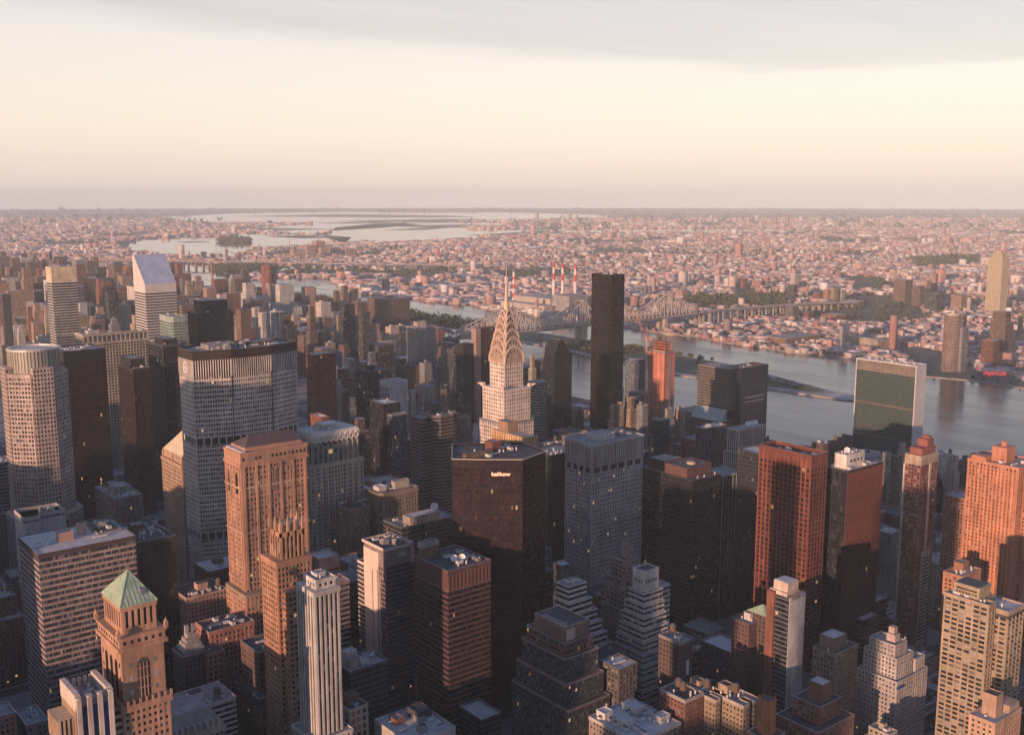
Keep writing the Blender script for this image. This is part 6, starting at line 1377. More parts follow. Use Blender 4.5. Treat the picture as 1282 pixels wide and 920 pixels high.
# --- grey gothic
X,Y,w,d,h = HER['goth47']; w = 13; t = thing('office_tower', 'narrow grey brown gothic tower between the two white ziggurats', 'tower', (X,Y,0)); gg = wallm((.25,.215,.205))
for (r_,z0_,z1_,nm) in ((rect(-5,w+3,-4,d+3),0,78,'lower_wall'),(rect(-3,w+1,-2,d+1),78,100,'wall'),(rect(0,w-2,0,d-1),100,113,'upper_wall')):
    storeys(t, r_, z0_, z1_, 'grid', 3.4, 3.6, 1.5, 1.5, .4, gg, STDG, maxwin=40, wname=nm); cap(t, r_, z1_, z1_+1.6, gg, 'tar', .8, .5, 'setback_parapet')
b = MB(); b.box(w-6,w-1.5,d-9,d-4,113,124); b.build('stair_tower', gg, t)
b = MB()
for k in range(5): b.box(.2+k*2.3,1+k*2.3,-.4,.4,114.6,117.5)
b.build('pinnacle', gg, t)
# --- the river towers
X,Y,w,d,h = HER['un']; t = thing(ST, 'green glass slab with white blank end walls standing at the river edge', ST, (X,Y,0)); mar = wallm((.56,.55,.545),.7,.12); gm = metalm((.075,.09,.085),.5,.1); UNG = glassm((.032,.05,.048),(.06,.082,.078),.3,.0,.2)
zs = [0,48,51,92,95,138,141]
for z0_,z1_ in ((0,52),(55,95),(98,140)): storeys(t, rect(0,w,0,d), z0_, z1_, 'ribbon', 1.4, 3.7, 0, .85, .12, gm, UNG, wname='curtain_wall')
for z in (52,95): b = MB(); b.poly_prism(offset(rect(0,w,0,d),-.4),z,z+3); b.build('plant_band', wallm((.14,.125,.115)), t)
b = MB(); b.poly_prism(offset(rect(0,w,0,d),-.2),140,154); b.build('top_screen', wallm((.22,.185,.165)), t)
for y in (-1.2,d): b = MB(); b.box(-.6,w+.6,y,y+1.2,0,155.2); b.build('marble_wall', mar, t)
b = MB(); b.box(-.6,-.05,0,d,153.6,155.2); b.box(w+.05,w+.6,0,d,153.6,155.2); b.build('roof_rail', mar, t); b = MB(); b.box(.2,w-.2,.1,d-.1,154,154.3); b.build('roof', roofm('pale'), t); gear(t,2,w-2,5,d-5,154.3,rng,8,('cool','ac','duct'))
t,w,d,h = hero('trump', ST, 'tall black bronze glass monolith rising in front of the truss bridge', ST, 'ribbon', metalm((.013,.010,.011),.45,.1), glassm((.010,.0085,.009),(.05,.03,.02),.2,.0,.08), bay=1.5, fl=3.6, pw=.12, sh=.7, pd=.14, top=2, roof='tar', n=2)
# hotel pair
X,Y,_,_,h = HER['unp1']; t = thing(ST, 'brown grey glass hotel tower with a sloping pale glazed shoulder', ST, (X,Y,0)); w,d = 20,50
storeys(t, rect(0,w,0,d), 100, 152, 'ribbon', 1.4, 3.6, .1, 1.3, .12, wallm((.20,.165,.15)), glassm((.035,.032,.03),(.12,.10,.09),.3,0.), wname='upper_wall'); cap(t, rect(0,w,0,d),152,154,wallm((.25,.2,.18)),'gravel',.6,.2)
storeys(t, rect(-12,w,0,d), 0, 86, 'ribbon', 1.4, 3.6, .1, 1.3, .12, wallm((.14,.13,.125)), glassm((.03,.03,.03),(.10,.09,.085),.3,0.), wname='lower_wall')
b = MB(); b.face([(-12,d,86),(-12,0,86),(0,0,100.5),(0,d,100.5)]); b.face([(-12,0,86),(0,0,86),(0,0,100.5)]); b.face([(-12,d,86),(0,d,100.5),(0,d,86)]); b.build('glazed_slope', wallm((.34,.38,.38),.4,.15), t)
t,w,d,h = hero('unp2', ST, 'dark blue glass hotel tower with two pale slanting bands, beside its brown twin', ST, 'ribbon', metalm((.016,.022,.042),.4,.1), glassm((.012,.02,.04),(.04,.055,.085),.25,0.,.1), bay=1.4, fl=3.6, pw=.12, sh=.8, pd=.12, top=2, roof='red', n=2)
for z in (108,114): b = MB(); b.box(8,w-8,-.5,-.16,z,z+1.3); b.build('pale_band', wallm((.24,.25,.28)), t)
# construction tower and its crane
X,Y,w,d,h = HER['constr']; t = thing(ST, 'tower under construction wrapped in vivid orange safety netting', ST, (X,Y,0)); net = wallm((.62,.19,.125),.8,.4); cn = wallm((.45,.36,.33))
b = MB(); b.box(1,w-1,1,d-1,0,150); b.build('core', wallm('gray'), t)
me = MB(); me.box(-.9,w+.9,-.9,d+.9,0,.45,bottom=True); sm = me.mesh('floor_slab',[cn])
for k in range(41): link('floor_slab', sm, t, (0,0,3.5*k+3))
b = MB(); nb_ = 12; net2 = wallm((.74,.31,.225),.8,.4)
for k in range(nb_):
    y0_ = k*d/nb_; b.face([(-.75+.25*(k%2),y0_+d/nb_-.2,2),(-.75+.25*(k%2),y0_+.2,2),(-.75,y0_+.2,147),(-.75,y0_+d/nb_-.2,147)],None,k*7%3%2)
for k in range(8):
    x0_ = k*w/8; b.face([(x0_+.2,-.75+.25*(k%2),2),(x0_+w/8-.2,-.75+.25*(k%2),2),(x0_+w/8-.2,-.75,147),(x0_+.2,-.75,147)],None,k*5%3%2)
b.build('netting', [net,net2], t)
b = MB()
for x,y in ((3,4),(w-3,4),(3,d-4),(w-3,d-4)): b.box(x-.6,x+.6,y-.6,y+.6,147,162)
for z in (150,154,158,162): b.box(1.5,w-1.5,3,d-3,z,z+.8,bottom=True)
b.build('bare_frame', wallm((.60,.17,.09)), t)
b = MB(); b.box(w*.42,w*.58,-1.2,-.78,0,140); b.build('hoist_track', metalm((.6,.6,.6)), t)
c = thing('tower_crane', 'pale red luffing crane raised beside the orange netted tower', 'crane', (1119,1069.5,0)); cm = wallm((.62,.50,.47)); cr = wallm((.62,.22,.16))
def lattice(root,name,a,b2,wd,mat,seg):
    q = MB(); a,b2 = Vector(a),Vector(b2); dv=(b2-a).normalized(); up_=Vector((0,0,1)) if abs(dv.z)<.9 else Vector((1,0,0)); s1=dv.cross(up_).normalized()*wd/2; s2=dv.cross(s1).normalized()*wd/2
    cs=[s1+s2,s1-s2,-s1-s2,-s1+s2]
    for e in cs: q.bar(tuple(a+e),tuple(b2+e),wd*.16)
    for k in range(seg):
        p,r=a+(b2-a)*k/seg,a+(b2-a)*(k+1)/seg
        for i in range(4): q.bar(tuple(p+cs[i]),tuple(r+cs[(i+1)%4]),wd*.1)
    return q.build(name,mat,root)
lattice(c,'mast',(0,0,0),(0,0,166),2.2,cm,50); lattice(c,'jib',(0,0,168),(-14,14.5,208),1.8,cr,18)
lattice(c,'counter_jib',(0,0,168),(7,-7,170),2.0,cr,4); b = MB(); b.box(4,8,-8,-4,165.5,169); b.build('counterweight', wallm('gray'), c); b = MB(); b.box(-1.6,1.6,-1.6,1.6,165.8,169.5); b.build('cab', cr, c)
b = MB(); b.bar((7,-7,170),(3,-3,180),.35); b.bar((3,-3,180),(-12,12.5,203),.2); b.bar((0,0,169.5),(3,-3,180),.4); b.build('tie_rod', metalm((.3,.2,.2)), c)
# wedge
X,Y,w,d,h = HER['wedge2']; t = thing(ST, 'black pointed glass tower with a steep gabled wedge top', ST, (X,Y,0)); wd2,dd2 = 33,21; h0 = 150; bwm = metalm((.024,.022,.024),.4,.4)
storeys(t, rect(0,wd2,0,dd2), 0, h0, 'ribbon', 1.5, 3.5, 0, .9, .5, bwm, DARKG)
b = MB(); xa = wd2*.30; zt_ = 172
P0,P1_,P2,P3 = (0,0,h0),(wd2,0,h0),(wd2,dd2,h0),(0,dd2,h0); R0,R1_ = (xa,0,zt_),(xa,dd2,zt_); S0,S1_=(xa+6,0,zt_),(xa+6,dd2,zt_)
b.face([P0,P1_,S0,R0]); b.face([P2,P3,R1_,S1_]); b.face([P3,P0,R0,R1_]); b.face([P1_,P2,S1_,S0]); b.face([R0,S0,S1_,R1_]); b.build('gable', bwm, t)
b = MB(); b.face([(xa-2,-.2,zt_-5),(xa+.5,-.2,zt_+.5),(xa+.5,dd2,zt_+.5),(xa-2,dd2,zt_-5)][::-1]); b.build('ridge_panel', wallm((.17,.145,.145)), t)
# --- spired silver crown tower
cx_, cy_ = CHR; t = thing(ST, 'white brick art deco skyscraper with a sunburst arched silver crown and needle spire', ST, (cx_,cy_,0)); wbk = wallm((.74,.64,.57)); steel = metalm((.70,.50,.38),.42,.3); shade_steel = metalm((.52,.38,.30),.45,.3)  # arch faces: the same steel, darkened to paint recess shade behind the rims
A = 14.8; B_ = 10.2
storeys(t, rect(-A-2,A+2,-A-2,A+2), 0, 176, 'grid', 2.6, 3.5, 1.25, 1.4, .35, wbk, STDG, maxwin=60, wname='lower_wall')
b = MB(); b.poly_prism(offset(rect(-A-2,A+2,-A-2,A+2),.4),176,178); b.build('lower_cornice', wallm('gray'), t)
storeys(t, rect(-A,A,-A,A), 178, 205, 'grid', 2.6, 3.5, 1.25, 1.4, .35, wbk, STDG, maxwin=80, wname='shaft_wall')
b = MB(); b.poly_prism(offset(rect(-A,A,-A,A),.45),205,207)
for sx in (-A,A):
    for sy in (-A,A): b.box(sx-1.6,sx+1.6,sy-1.6,sy+1.6,207,210)
b.build('shoulder_cornice', wbk, t)
for sx in (-1,1):
    for sy in (-1,1): q = MB(); q.bar((sx*A,sy*A,208),(sx*(A+3.2),sy*(A+3.2),209.5),1.2); q.build('eagle', steel, t)
storeys(t, rect(-B_,B_,-B_,B_), 207, 232, 'grid', 2.5, 3.5, 1.1, 1.3, .3, wbk, STDG, maxwin=70, wname='upper_wall')
def vault(q, a, z0, hgt, inset, n=12):
    """two crossing arch vaults: half width a, springing at z0"""
    prof = [(a*cos(pi*i/n), z0+hgt*(sin(pi*i/n)**.8 if 0<i<n else 0)) for i in range(n+1)]
    for ax in (0,1):
        for (p,r) in zip(prof,prof[1:]):
            if ax==0: q.face([(p[0],-a-inset,p[1]),(p[0],a+inset,p[1]),(r[0],a+inset,r[1]),(r[0],-a-inset,r[1])])
            else: q.face([(-a-inset,p[0],p[1]),(-a-inset,r[0],r[1]),(a+inset,r[0],r[1]),(a+inset,p[0],p[1])])
        for s in (-1,1):
            q.face([((p[0],s*(a+inset),p[1]) if ax==0 else (s*(a+inset),p[0],p[1])) for p in prof],None,1)
tri = MB(); tri.face([(-.8,-.06,0),(.8,-.06,0),(0,-.06,2.5)],[(.5,.5)]*3); trim = tri.mesh('triangular_window',[glassm((.03,.025,.025),(.05,.04,.04),.2,0.)])
lev = [(10.5,229,14),(9.3,237,13.5),(7.9,245,12.5),(6.5,252,12),(5.1,258.5,11),(3.8,264.5,10)]
b = MB(); b.box(-10.2,10.2,-10.2,10.2,230,236); b.box(-3,3,-3,3,236,272); b.build('crown_core', steel, t)
for i,(a,z,hg) in enumerate(lev):
    q = MB(); vault(q, a, z, hg, .35-.02*i); q.build('crown_arch', [steel,shade_steel], t)
    # bright rim along the arch, and the triangular windows
    rim = MB(); n_ = 12
    for ax in (0,1):
        pr = [(a*1.0*cos(pi*k/n_), z+hg*(sin(pi*k/n_)**.8 if 0<k<n_ else 0)) for k in range(n_+1)]
        for p,r in zip(pr,pr[1:]):
            if ax==0: rim.bar((p[0],-a-.45,p[1]),(r[0],-a-.45,r[1]),1.0)
            else: rim.bar((-a-.45,p[0],p[1]),(-a-.45,r[0],r[1]),1.0)
    rim.build('arch_rim', metalm((.80,.64,.54),.4,.3), t)
    nw = 5 if i < 4 else 3
    for k in range(nw):
        th = pi*(k+1)/(nw+1); rr = .70
        px, pz = a*rr*cos(th), z+hg*rr*(sin(th)**.8)
        link('triangular_window', trim, t, (px,-a-.42,pz-.6)); link('triangular_window', trim, t, (-a-.42,px,pz-.6), -pi/2)
q = MB(); q.cyl(0,0,268,286,2.9,1.5,8); q.cyl(0,0,286,296,1.5,.8,8); q.cyl(0,0,296,314,.7,.1,8); q.build('spire', steel, t)
# --- buttressed golden crown in front
X,Y,w,d,h = HER['chanin']; t = thing(ST, 'golden brick tower top with rows of buttress fins below the spired tower', ST, (X,Y,0)); gld = wallm((.56,.385,.225)); w,d = 14,40
storeys(t, rect(0,w,0,d), 0, 176, 'strip', 2.6, 3.6, 1.1, 1.4, .4, wallm((.40,.28,.19)), STDG, maxwin=50)
b = MB(); b.box(.6,w-.6,.6,d-.6,176,190); b.build('crown_wall', gld, t)
for k in range(14):
    y = .8+k*(d-1.6)/13; q = MB(); q.poly_prism([(-1.3,y-.7),(.6,y-.7),(.6,y+.7),(-1.3,y+.7)],174,191,shrink=[(-.1,y-.6),(.6,y-.6),(.6,y+.6),(-.1,y+.6)]); q.build('buttress_fin', gld, t)
for k in range(5):
    x = .8+k*(w-1.6)/4; q = MB(); q.poly_prism([(x-.7,-1.3),(x+.7,-1.3),(x+.7,.55),(x-.7,.55)],174,190.6,shrink=[(x-.6,-.1),(x+.6,-.1),(x+.6,.55),(x-.6,.55)]); q.build('buttress_fin', gld, t)
b = MB(); b.box(1,w-1,1,d-1,190,190.3); b.build('roof', roofm('tan'), t); bulkhead(t,2,w-2,22,34,190.3,8,wallm((.33,.22,.15)))
# --- the other mid-field buildings
hero('blockcurve', 'office_block', 'long brown stone hotel block with deep light courts below the zigzag crowned tower', 'block', 'grid', (.21,.165,.14), STDG, bay=2.8, fl=3.5, pw=1.4, sh=1.6, pd=.4, top=3, roof='tar', n=7, kinds=('ac','vent','duct','tank'), poly=[(0,0),(20,0),(20,18),(34,18),(34,72),(0,72),(0,40),(6,36),(6,26),(0,22)], maxwin=100)
t,w,d,h = hero('ornate', 'office_block', 'ornate tan brown block with notched corner and white boxes on its roof', 'block', 'grid', (.25,.195,.16), STDG, bay=3.2, fl=3.6, pw=1.6, sh=1.6, pd=.5, top=5, roof='tar', n=4, kinds=('ac','duct'), poly=[(4,0),(41,0),(41,20),(0,20),(0,4)])
bulkhead(t,20,36,6,12,104,7,wallm('limestone'),'gravel'); bulkhead(t,4,12,8,18,104,4,wallm('white'),'white','white_roof_box'); bulkhead(t,13,18,11,18,104,3,wallm('white'),'white','white_roof_box')
t,w,d,h = hero('flatdish', 'office_block', 'low office block with a flat grey roof and one white satellite dish', 'block', 'ribbon', 'darkgray', DARKG, bay=2, fl=3.9, pw=0, sh=1.5, pd=.3, top=2, roof='gravel', n=3, kinds=('ac','vent'), poly=rect(-8,50,0,30))
bulkhead(t,2,34,2,14,84,7,wallm((.42,.35,.31)),'pale'); link('satellite_dish', DISH, t, (31,6,91.5)).scale = (1.5,1.5,1.5)
for k in range(6): link('window', pane_mesh(1.4,1.2,'window',DARKG), t, (6+k*4.5,1.95,86.2))
t,w,d,h = hero('banded', ST, 'rounded brown tower banded with continuous window rows', ST, 'ribbon', (.20,.165,.155), DARKG, bay=2, fl=3.7, pw=0, sh=1.75, pd=.5, top=2.5, roof='gravel', n=5, poly=[(0,5),(5,0),(20,0),(27,4),(30,12),(30,36),(0,36)], kinds=('ac','cool','vent'))
storeys(t, rect(-12,0,10,30), 0, 146, 'ribbon', 2, 3.7, 0, 1.75, .45, wallm((.20,.165,.155)), DARKG, wname='side_wing'); cap(t, rect(-12,-.5,10,30),146,148,wallm((.20,.165,.155)),'gravel',.8,.5,'wing_parapet')
bulkhead(t,6,24,14,32,149,10,wallm('darkgray'),'tar')
t,w,d,h = hero('navy55', 'office_tower', 'navy glass tower with a copper glint and a lower black front wing', 'tower', 'strip', metalm((.05,.05,.065),.45,.4), DARKG, bay=1.8, fl=3.8, pw=.15, sh=.3, pd=.15, top=2, roof='pale', n=2, maxwin=40)
storeys(t, rect(5,26,-9,0), 0, 126, 'ribbon', 2, 3.8, 0, .9, .2, metalm((.07,.075,.085),.45,.3), BLUEG, wname='front_wing'); cap(t, rect(5,26,-9,-.5),126,128,wallm('gray'),'gravel',.8,.3,'wing_parapet')
t,w,d,h = hero('white56', 'office_block', 'block with one plain white windowless wall and a dark glazed side', 'block', 'strip', 'white', wallm((.56,.54,.54)), bay=30, fl=60, pw=1, sh=0, pd=.1, top=2, n=2)
for k in range(18): link('window_band', pane_mesh(d-2,1.9,'window_band',STDG), t, (-.15,d/2,112-k*3.7), -pi/2)
X,Y,w,d,h = HER['wt59']; t = thing('apartment_tower', 'pair of joined pale grey ribbed apartment slabs with a stone roof house', 'tower', (X,Y,0)); rb = wallm((.38,.36,.355))
for (r_,hh,nm) in ((rect(0,24,0,30),120,'wall'),(rect(24.5,54,8,43),118,'rear_wall')):
    storeys(t, r_, 0, hh, 'strip', 3.4, 3.0, 1.5, .9, .7, rb, STDG, wname=nm, maxwin=40); cap(t, r_, hh, hh+2, rb, 'gravel', .8, .75, 'parapet')
bulkhead(t,14,34,14,28,120,9,wallm((.46,.41,.36)))
X,Y,w,d,h = HER['brown61']; t = thing(ST, 'smooth brown fin tower with one pale bronze end face left of the spired tower', ST, (X,Y,0))
b = MB(); b.box(0,9,0,12,0,172); b.build('end_fin', wallm((.30,.22,.20),.5,.1), t); storeys(t, rect(9,38,1,14), 0, 170, 'ribbon', 2, 3.6, 0, 1.0, .2, wallm((.10,.05,.055)), REDG)
storeys(t, rect(-20,-.1,6,24), 0, 150, 'ribbon', 2, 3.6, 0, 1.0, .2, wallm((.06,.05,.055)), DARKG, wname='side_wing'); b = MB(); b.box(9,38,1,14,170,173); b.build('top_band', wallm((.12,.06,.06)), t)
t,w,d,h = hero('step70', 'office_tower', 'grey ribbed block carrying a rounded white tank on its roof', 'tower', 'strip', (.22,.21,.22), DARKG, bay=2.4, fl=3.8, pw=.5, sh=.4, pd=.3, top=1.5, roof='pale', n=3, poly=rect(0,38,0,14), maxwin=40)
q = MB(); 
for k in range(7):
    a0,a1 = k/7*pi/2,(k+1)/7*pi/2
    q.cyl(14,7,99.5+3.2*sin(a0)*1,99.5+3.2*sin(a1),5.5*cos(a0),max(.01,5.5*cos(a1)),16)
q.box(8.5,19.5,4,10,98.4,101); q.build('round_tank', wallm((.66,.62,.57)), t)
X,Y,w,d,h = HER['rib71']; t = thing('office_tower', 'beige ribbed stepped tower with three white satellite dishes on its roof', 'tower', (X,Y,0)); rb2 = wallm((.50,.44,.39))
storeys(t, rect(0,46,0,16), 60, 108, 'strip', 3.0, 3.8, 1.4, 0, .5, rb2, DARKG, maxwin=40); cap(t, rect(0,46,0,16),108,110,rb2,'gravel',.8,.55)
storeys(t, rect(-6,50,-5,16), 0, 84, 'strip', 3.0, 3.8, 1.4, 0, .5, rb2, DARKG, maxwin=40, wname='lower_wall'); cap(t, rect(-6,50,-5,-.6),84,86,rb2,'gravel',.8,.55,'setback_parapet')
storeys(t, rect(-12,-6.2,-5,16), 0, 66, 'strip', 3.0, 3.8, 1.4, 0, .5, rb2, DARKG, maxwin=10, wname='side_wing')
for k in range(3): link('satellite_dish', DISH, t, (24+k*7,7,109.3)).scale = (1.25,1.25,1.25)
hero('tealoct', 'office_tower', 'small dark teal tower with a scalloped white edged crown', 'tower', 'ribbon', metalm((.035,.06,.065),.4,.4), glassm((.016,.035,.04),(.07,.10,.10),.3,.02), bay=2, fl=3.8, pw=.15, sh=.8, pd=.15, top=9, roof='tar', n=1, poly=[(0,4),(4,0),(14,0),(18,4),(18,14),(14,18),(4,18),(0,14)])
t = [o for o in COL.objects if o.get('label','').startswith('small dark teal tower')][0]
for k in range(3):
    for ax in (0,1):
        q = MB(); n_=8; c0 = 4+2.5+k*3.3-1.0
        for i in range(n_):
            p,r=[(c0+2.0*cos(pi*j/n_),110+2.6*sin(pi*j/n_)) for j in (i,i+1)]
            q.bar((p[0],-.3,p[1]) if ax==0 else (-.3,p[0],p[1]),(r[0],-.3,r[1]) if ax==0 else (-.3,r[0],r[1]),.5)
        q.build('scallop', wallm('white'), t)
X,Y,w,d,h = HER['gothic69']; t = thing('apartment_block', 'dark gothic brick block with steep gables and turrets near the river', 'block', (X,Y,0)); gk = wallm((.16,.115,.10))
b = MB(); b.box(0,w,0,d,0,86,0,1); o = b.build('wall', [facadem('G'),roofm('slate')], t); o.color=(.16,.115,.10,1)
for k in range(4):
    x = 2+k*(w-4)/3; q = MB(); hh=97+(k%2)*4; q.face([(x-3,-.4,84),(x+3,-.4,84),(x+3,-.4,90),(x,-.4,hh),(x-3,-.4,90)]); q.face([(x-3,-.4,90),(x,-.4,hh),(x,d,hh),(x-3,d,90)][::-1]); q.face([(x,-.4,hh),(x+3,-.4,90),(x+3,d,90),(x,d,hh)][::-1]); q.face([(x-3,-.4,84),(x-3,-.4,90),(x-3,d,90),(x-3,d,84)]); q.face([(x-3,d,84),(x-3,d,90),(x,d,hh),(x+3,d,90),(x+3,d,84)]); q.build('gable', gk, t)
for x,y in ((0,0),(w,0),(w/2,d)): q = MB(); q.cyl(x,y,0.1,96,1.6,1.6,8); q.cyl(x,y,96,103,1.8,.1,8); q.build('turret', gk, t)
hero('brownbox', 'apartment_block', 'dark brown brick box block left of the gabled gothic block', 'block', 'grid', (.15,.095,.075), DARKG, bay=2.8, fl=3.2, pw=1.5, sh=1.6, pd=.2, top=2, n=2, poly=rect(0,14,0,14), maxwin=40)
# --- lower right neighbourhood
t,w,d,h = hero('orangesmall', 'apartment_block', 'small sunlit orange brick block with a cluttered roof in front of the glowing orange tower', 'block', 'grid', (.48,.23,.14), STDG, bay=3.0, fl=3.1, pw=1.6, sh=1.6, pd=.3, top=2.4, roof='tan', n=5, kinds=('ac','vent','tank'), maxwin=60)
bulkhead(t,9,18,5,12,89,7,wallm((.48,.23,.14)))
t,w,d,h = hero('goth37', 'office_block', 'brown brick block with a pale stone gridded front and square roof house', 'block', 'grid', (.215,.165,.145), STDG, bay=2.4, fl=3.4, pw=1.0, sh=1.5, pd=.35, top=2.5, roof='tar', n=3, poly=rect(-3,22,0,16), maxwin=70)
bulkhead(t,0,14,3,14,84,9,wallm((.22,.17,.15)),'pale')
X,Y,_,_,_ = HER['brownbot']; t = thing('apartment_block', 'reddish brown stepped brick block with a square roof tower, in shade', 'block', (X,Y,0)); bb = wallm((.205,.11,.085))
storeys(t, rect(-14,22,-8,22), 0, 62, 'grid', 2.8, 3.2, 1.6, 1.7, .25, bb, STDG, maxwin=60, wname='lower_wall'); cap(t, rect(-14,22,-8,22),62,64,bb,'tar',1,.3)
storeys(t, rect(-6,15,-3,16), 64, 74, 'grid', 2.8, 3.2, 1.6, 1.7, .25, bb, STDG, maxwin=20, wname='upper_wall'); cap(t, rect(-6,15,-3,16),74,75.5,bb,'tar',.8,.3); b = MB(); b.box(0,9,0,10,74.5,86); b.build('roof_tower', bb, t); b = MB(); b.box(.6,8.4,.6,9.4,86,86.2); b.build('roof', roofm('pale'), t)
X,Y,_,_,_ = HER['hextower']; t = thing('brick_turret_block', 'orange brick block topped by a lit eight sided brick turret', 'block', (X,Y,0)); hx = wallm((.52,.215,.105)); oc = [(5+4.6*cos(pi/8+k*pi/4),5+4.6*sin(pi/8+k*pi/4)) for k in range(8)]
b = MB(); b.poly_prism(oc,74,94)
for p in oc: b.cyl(p[0],p[1],74,95.2,.55,.55,6)
b.build('turret', hx, t); b = MB(); b.poly_prism(offset(oc,-.7),94,94.2); b.build('roof', roofm('tar'), t)
storeys(t, rect(-2,12,-2,12), 0, 72, 'strip', 3.2, 3.4, 1.5, 0, .6, hx, STDG, maxwin=16); cap(t, rect(-2,12,-2,12),72,74,hx,'tar',.8,.65)
for key,lab in (('tanwest','tan brick block with long light courts, the one nearer the red brick block'),('taneast','tan brick block with long light courts, beside the lit octagonal turret')):
    X,Y,w,d,h = HER[key]; t = thing('apartment_block', lab, 'block', (X,Y,0)); tn = wallm((.315,.245,.17))
    pl_ = [(0,0),(w*.36,0),(w*.36,8),(w*.64,8),(w*.64,0),(w,0),(w,26),(0,26)]
    b = MB(); b.poly_prism(pl_,0,h-2,0,top=False,bay=2.6,fl=3.1); o = b.build('wall', facadem('G'), t); o.color=(.315,.245,.17,1)
    b = MB(); b.poly_prism(pl_,h-2,h,0,top=False); b.build('parapet', wallm((.45,.39,.33)), t); b = MB(); b.face([(x,y,h-1) for x,y in pl_]); b.build('roof', roofm('gravel'), t)
    gear(t,0,w,9,25,h-.95,rng,7,('ac','vent','vent')); bulkhead(t,w*.3,w*.7,16,23,h-1,5,wallm('tan'),'tar'); link('water_tank',TANK,t,(w*.5,12,h-1))
t,w,d,h = hero('brick41', 'apartment_block', 'dark red brick block with a white edged roof at the foot of the white ziggurat', 'block', 'grid', (.215,.10,.085), STDG, bay=2.6, fl=3.1, pw=1.4, sh=1.6, pd=.25, top=2.2, roof='tar', n=5, kinds=('ac','vent','tank'), poly=rect(0,16,0,20), maxwin=70, topwall=wallm((.40,.34,.31)))
X,Y,w,d,h = HER['tanroof']; t = thing('apartment_block', 'long low block with a white washed roof of many bulkheads, at the bottom edge', 'block', (X,Y,0))
pl_ = rect(0,w,0,d); storeys(t, pl_, 0, h-2, 'grid', 2.7, 3.2, 1.4, 1.6, .3, wallm((.30,.24,.20)), STDG, maxwin=60); cap(t, pl_, h-2, h, wallm((.50,.46,.42)),'pale',1.0,.35)
for (x0_,x1_,y0_,y1_) in ((6,14,16,26),(22,30,22,34),(4,11,30,37),(26,34,6,12)): bulkhead(t,x0_,x1_,y0_,y1_,h-1,4,wallm('white'),'pale')
gear(t,1,w-1,1,d-1,h-.95,rng,10,('ac','vent','ac','duct'))
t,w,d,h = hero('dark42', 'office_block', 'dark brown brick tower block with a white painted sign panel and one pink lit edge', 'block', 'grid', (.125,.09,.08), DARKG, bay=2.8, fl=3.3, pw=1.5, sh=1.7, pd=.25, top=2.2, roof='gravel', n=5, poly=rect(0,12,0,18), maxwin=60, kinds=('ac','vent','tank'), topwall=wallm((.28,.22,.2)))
b = MB(); b.box(6.5,9,-.5,-.3,64,74); b.build('sign_panel', wallm('white'), t)
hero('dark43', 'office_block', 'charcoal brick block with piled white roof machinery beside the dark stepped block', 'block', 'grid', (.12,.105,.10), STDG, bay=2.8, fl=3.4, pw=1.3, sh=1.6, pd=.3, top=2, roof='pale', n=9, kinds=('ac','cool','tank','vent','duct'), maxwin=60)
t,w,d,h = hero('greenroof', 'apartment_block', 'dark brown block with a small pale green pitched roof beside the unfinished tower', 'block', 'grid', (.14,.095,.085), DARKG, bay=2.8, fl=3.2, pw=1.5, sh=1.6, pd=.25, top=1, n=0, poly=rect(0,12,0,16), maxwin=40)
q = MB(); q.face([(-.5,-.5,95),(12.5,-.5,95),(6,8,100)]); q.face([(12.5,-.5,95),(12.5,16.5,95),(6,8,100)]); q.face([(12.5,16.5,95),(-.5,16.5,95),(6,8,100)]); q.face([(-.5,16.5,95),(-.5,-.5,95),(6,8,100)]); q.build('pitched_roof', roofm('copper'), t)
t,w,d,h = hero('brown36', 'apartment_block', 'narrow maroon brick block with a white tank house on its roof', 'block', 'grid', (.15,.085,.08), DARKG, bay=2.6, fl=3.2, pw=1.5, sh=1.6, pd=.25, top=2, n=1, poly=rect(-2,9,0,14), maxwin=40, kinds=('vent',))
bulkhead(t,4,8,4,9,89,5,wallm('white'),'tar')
X,Y,w,d,h = HER['mansard']; t = thing('mansard_block', 'ornate pale stone block with a grey mansard roof beside the pyramid roofed tower', 'block', (X,Y,0)); d=30; w=31; ls = wallm((.30,.265,.25))
storeys(t, rect(0,w,0,d), 0, 71, 'grid', 2.8, 3.6, 1.3, 1.6, .4, ls, STDG, maxwin=50); b = MB(); b.poly_prism(offset(rect(0,w,0,d),1.0),71,73.5,bottom=True); b.build('cornice', wallm((.38,.34,.32)), t)
b = MB(); P_=rect(0,w,0,d); Q_=offset(P_,-6); b.poly_prism(P_,73.5,85,0,top=True,shrink=Q_); b.build('mansard_roof', roofm('gravel'), t)
for k in range(8):
    q = MB(); x=3+k*(w-6)/7; q.box(x-.9,x+.9,.2,3.5,74,78.5); q.build('dormer', wallm((.42,.38,.36)), t)
t,w,d,h = hero('pinkbrick', 'office_block', 'pink brick block with a brighter lit corner in front of the hip roofed tower', 'block', 'grid', (.40,.19,.15), STDG, bay=3.2, fl=3.7, pw=1.5, sh=1.5, pd=.4, top=3, roof='tar', n=5, poly=rect(0,32,0,22), maxwin=60)
storeys(t, rect(-6,6,-8,14), 0, 72, 'grid', 3.2, 3.7, 1.5, 1.5, .4, wallm((.36,.17,.13)), DARKG, maxwin=20, wname='step_wing'); cap(t, rect(-6,6,-8,-.6),72,74,wallm((.38,.2,.15)),'tar',.8,.45,'wing_parapet')
t,w,d,h = hero('steppedwhite', 'office_block', 'dark block crowned by a small stepped white stone roof with two chimneys', 'block', 'grid', (.10,.092,.092), DARKG, bay=3, fl=3.7, pw=1.4, sh=1.6, pd=.3, top=3, roof='tar', n=0, maxwin=40, h=76)
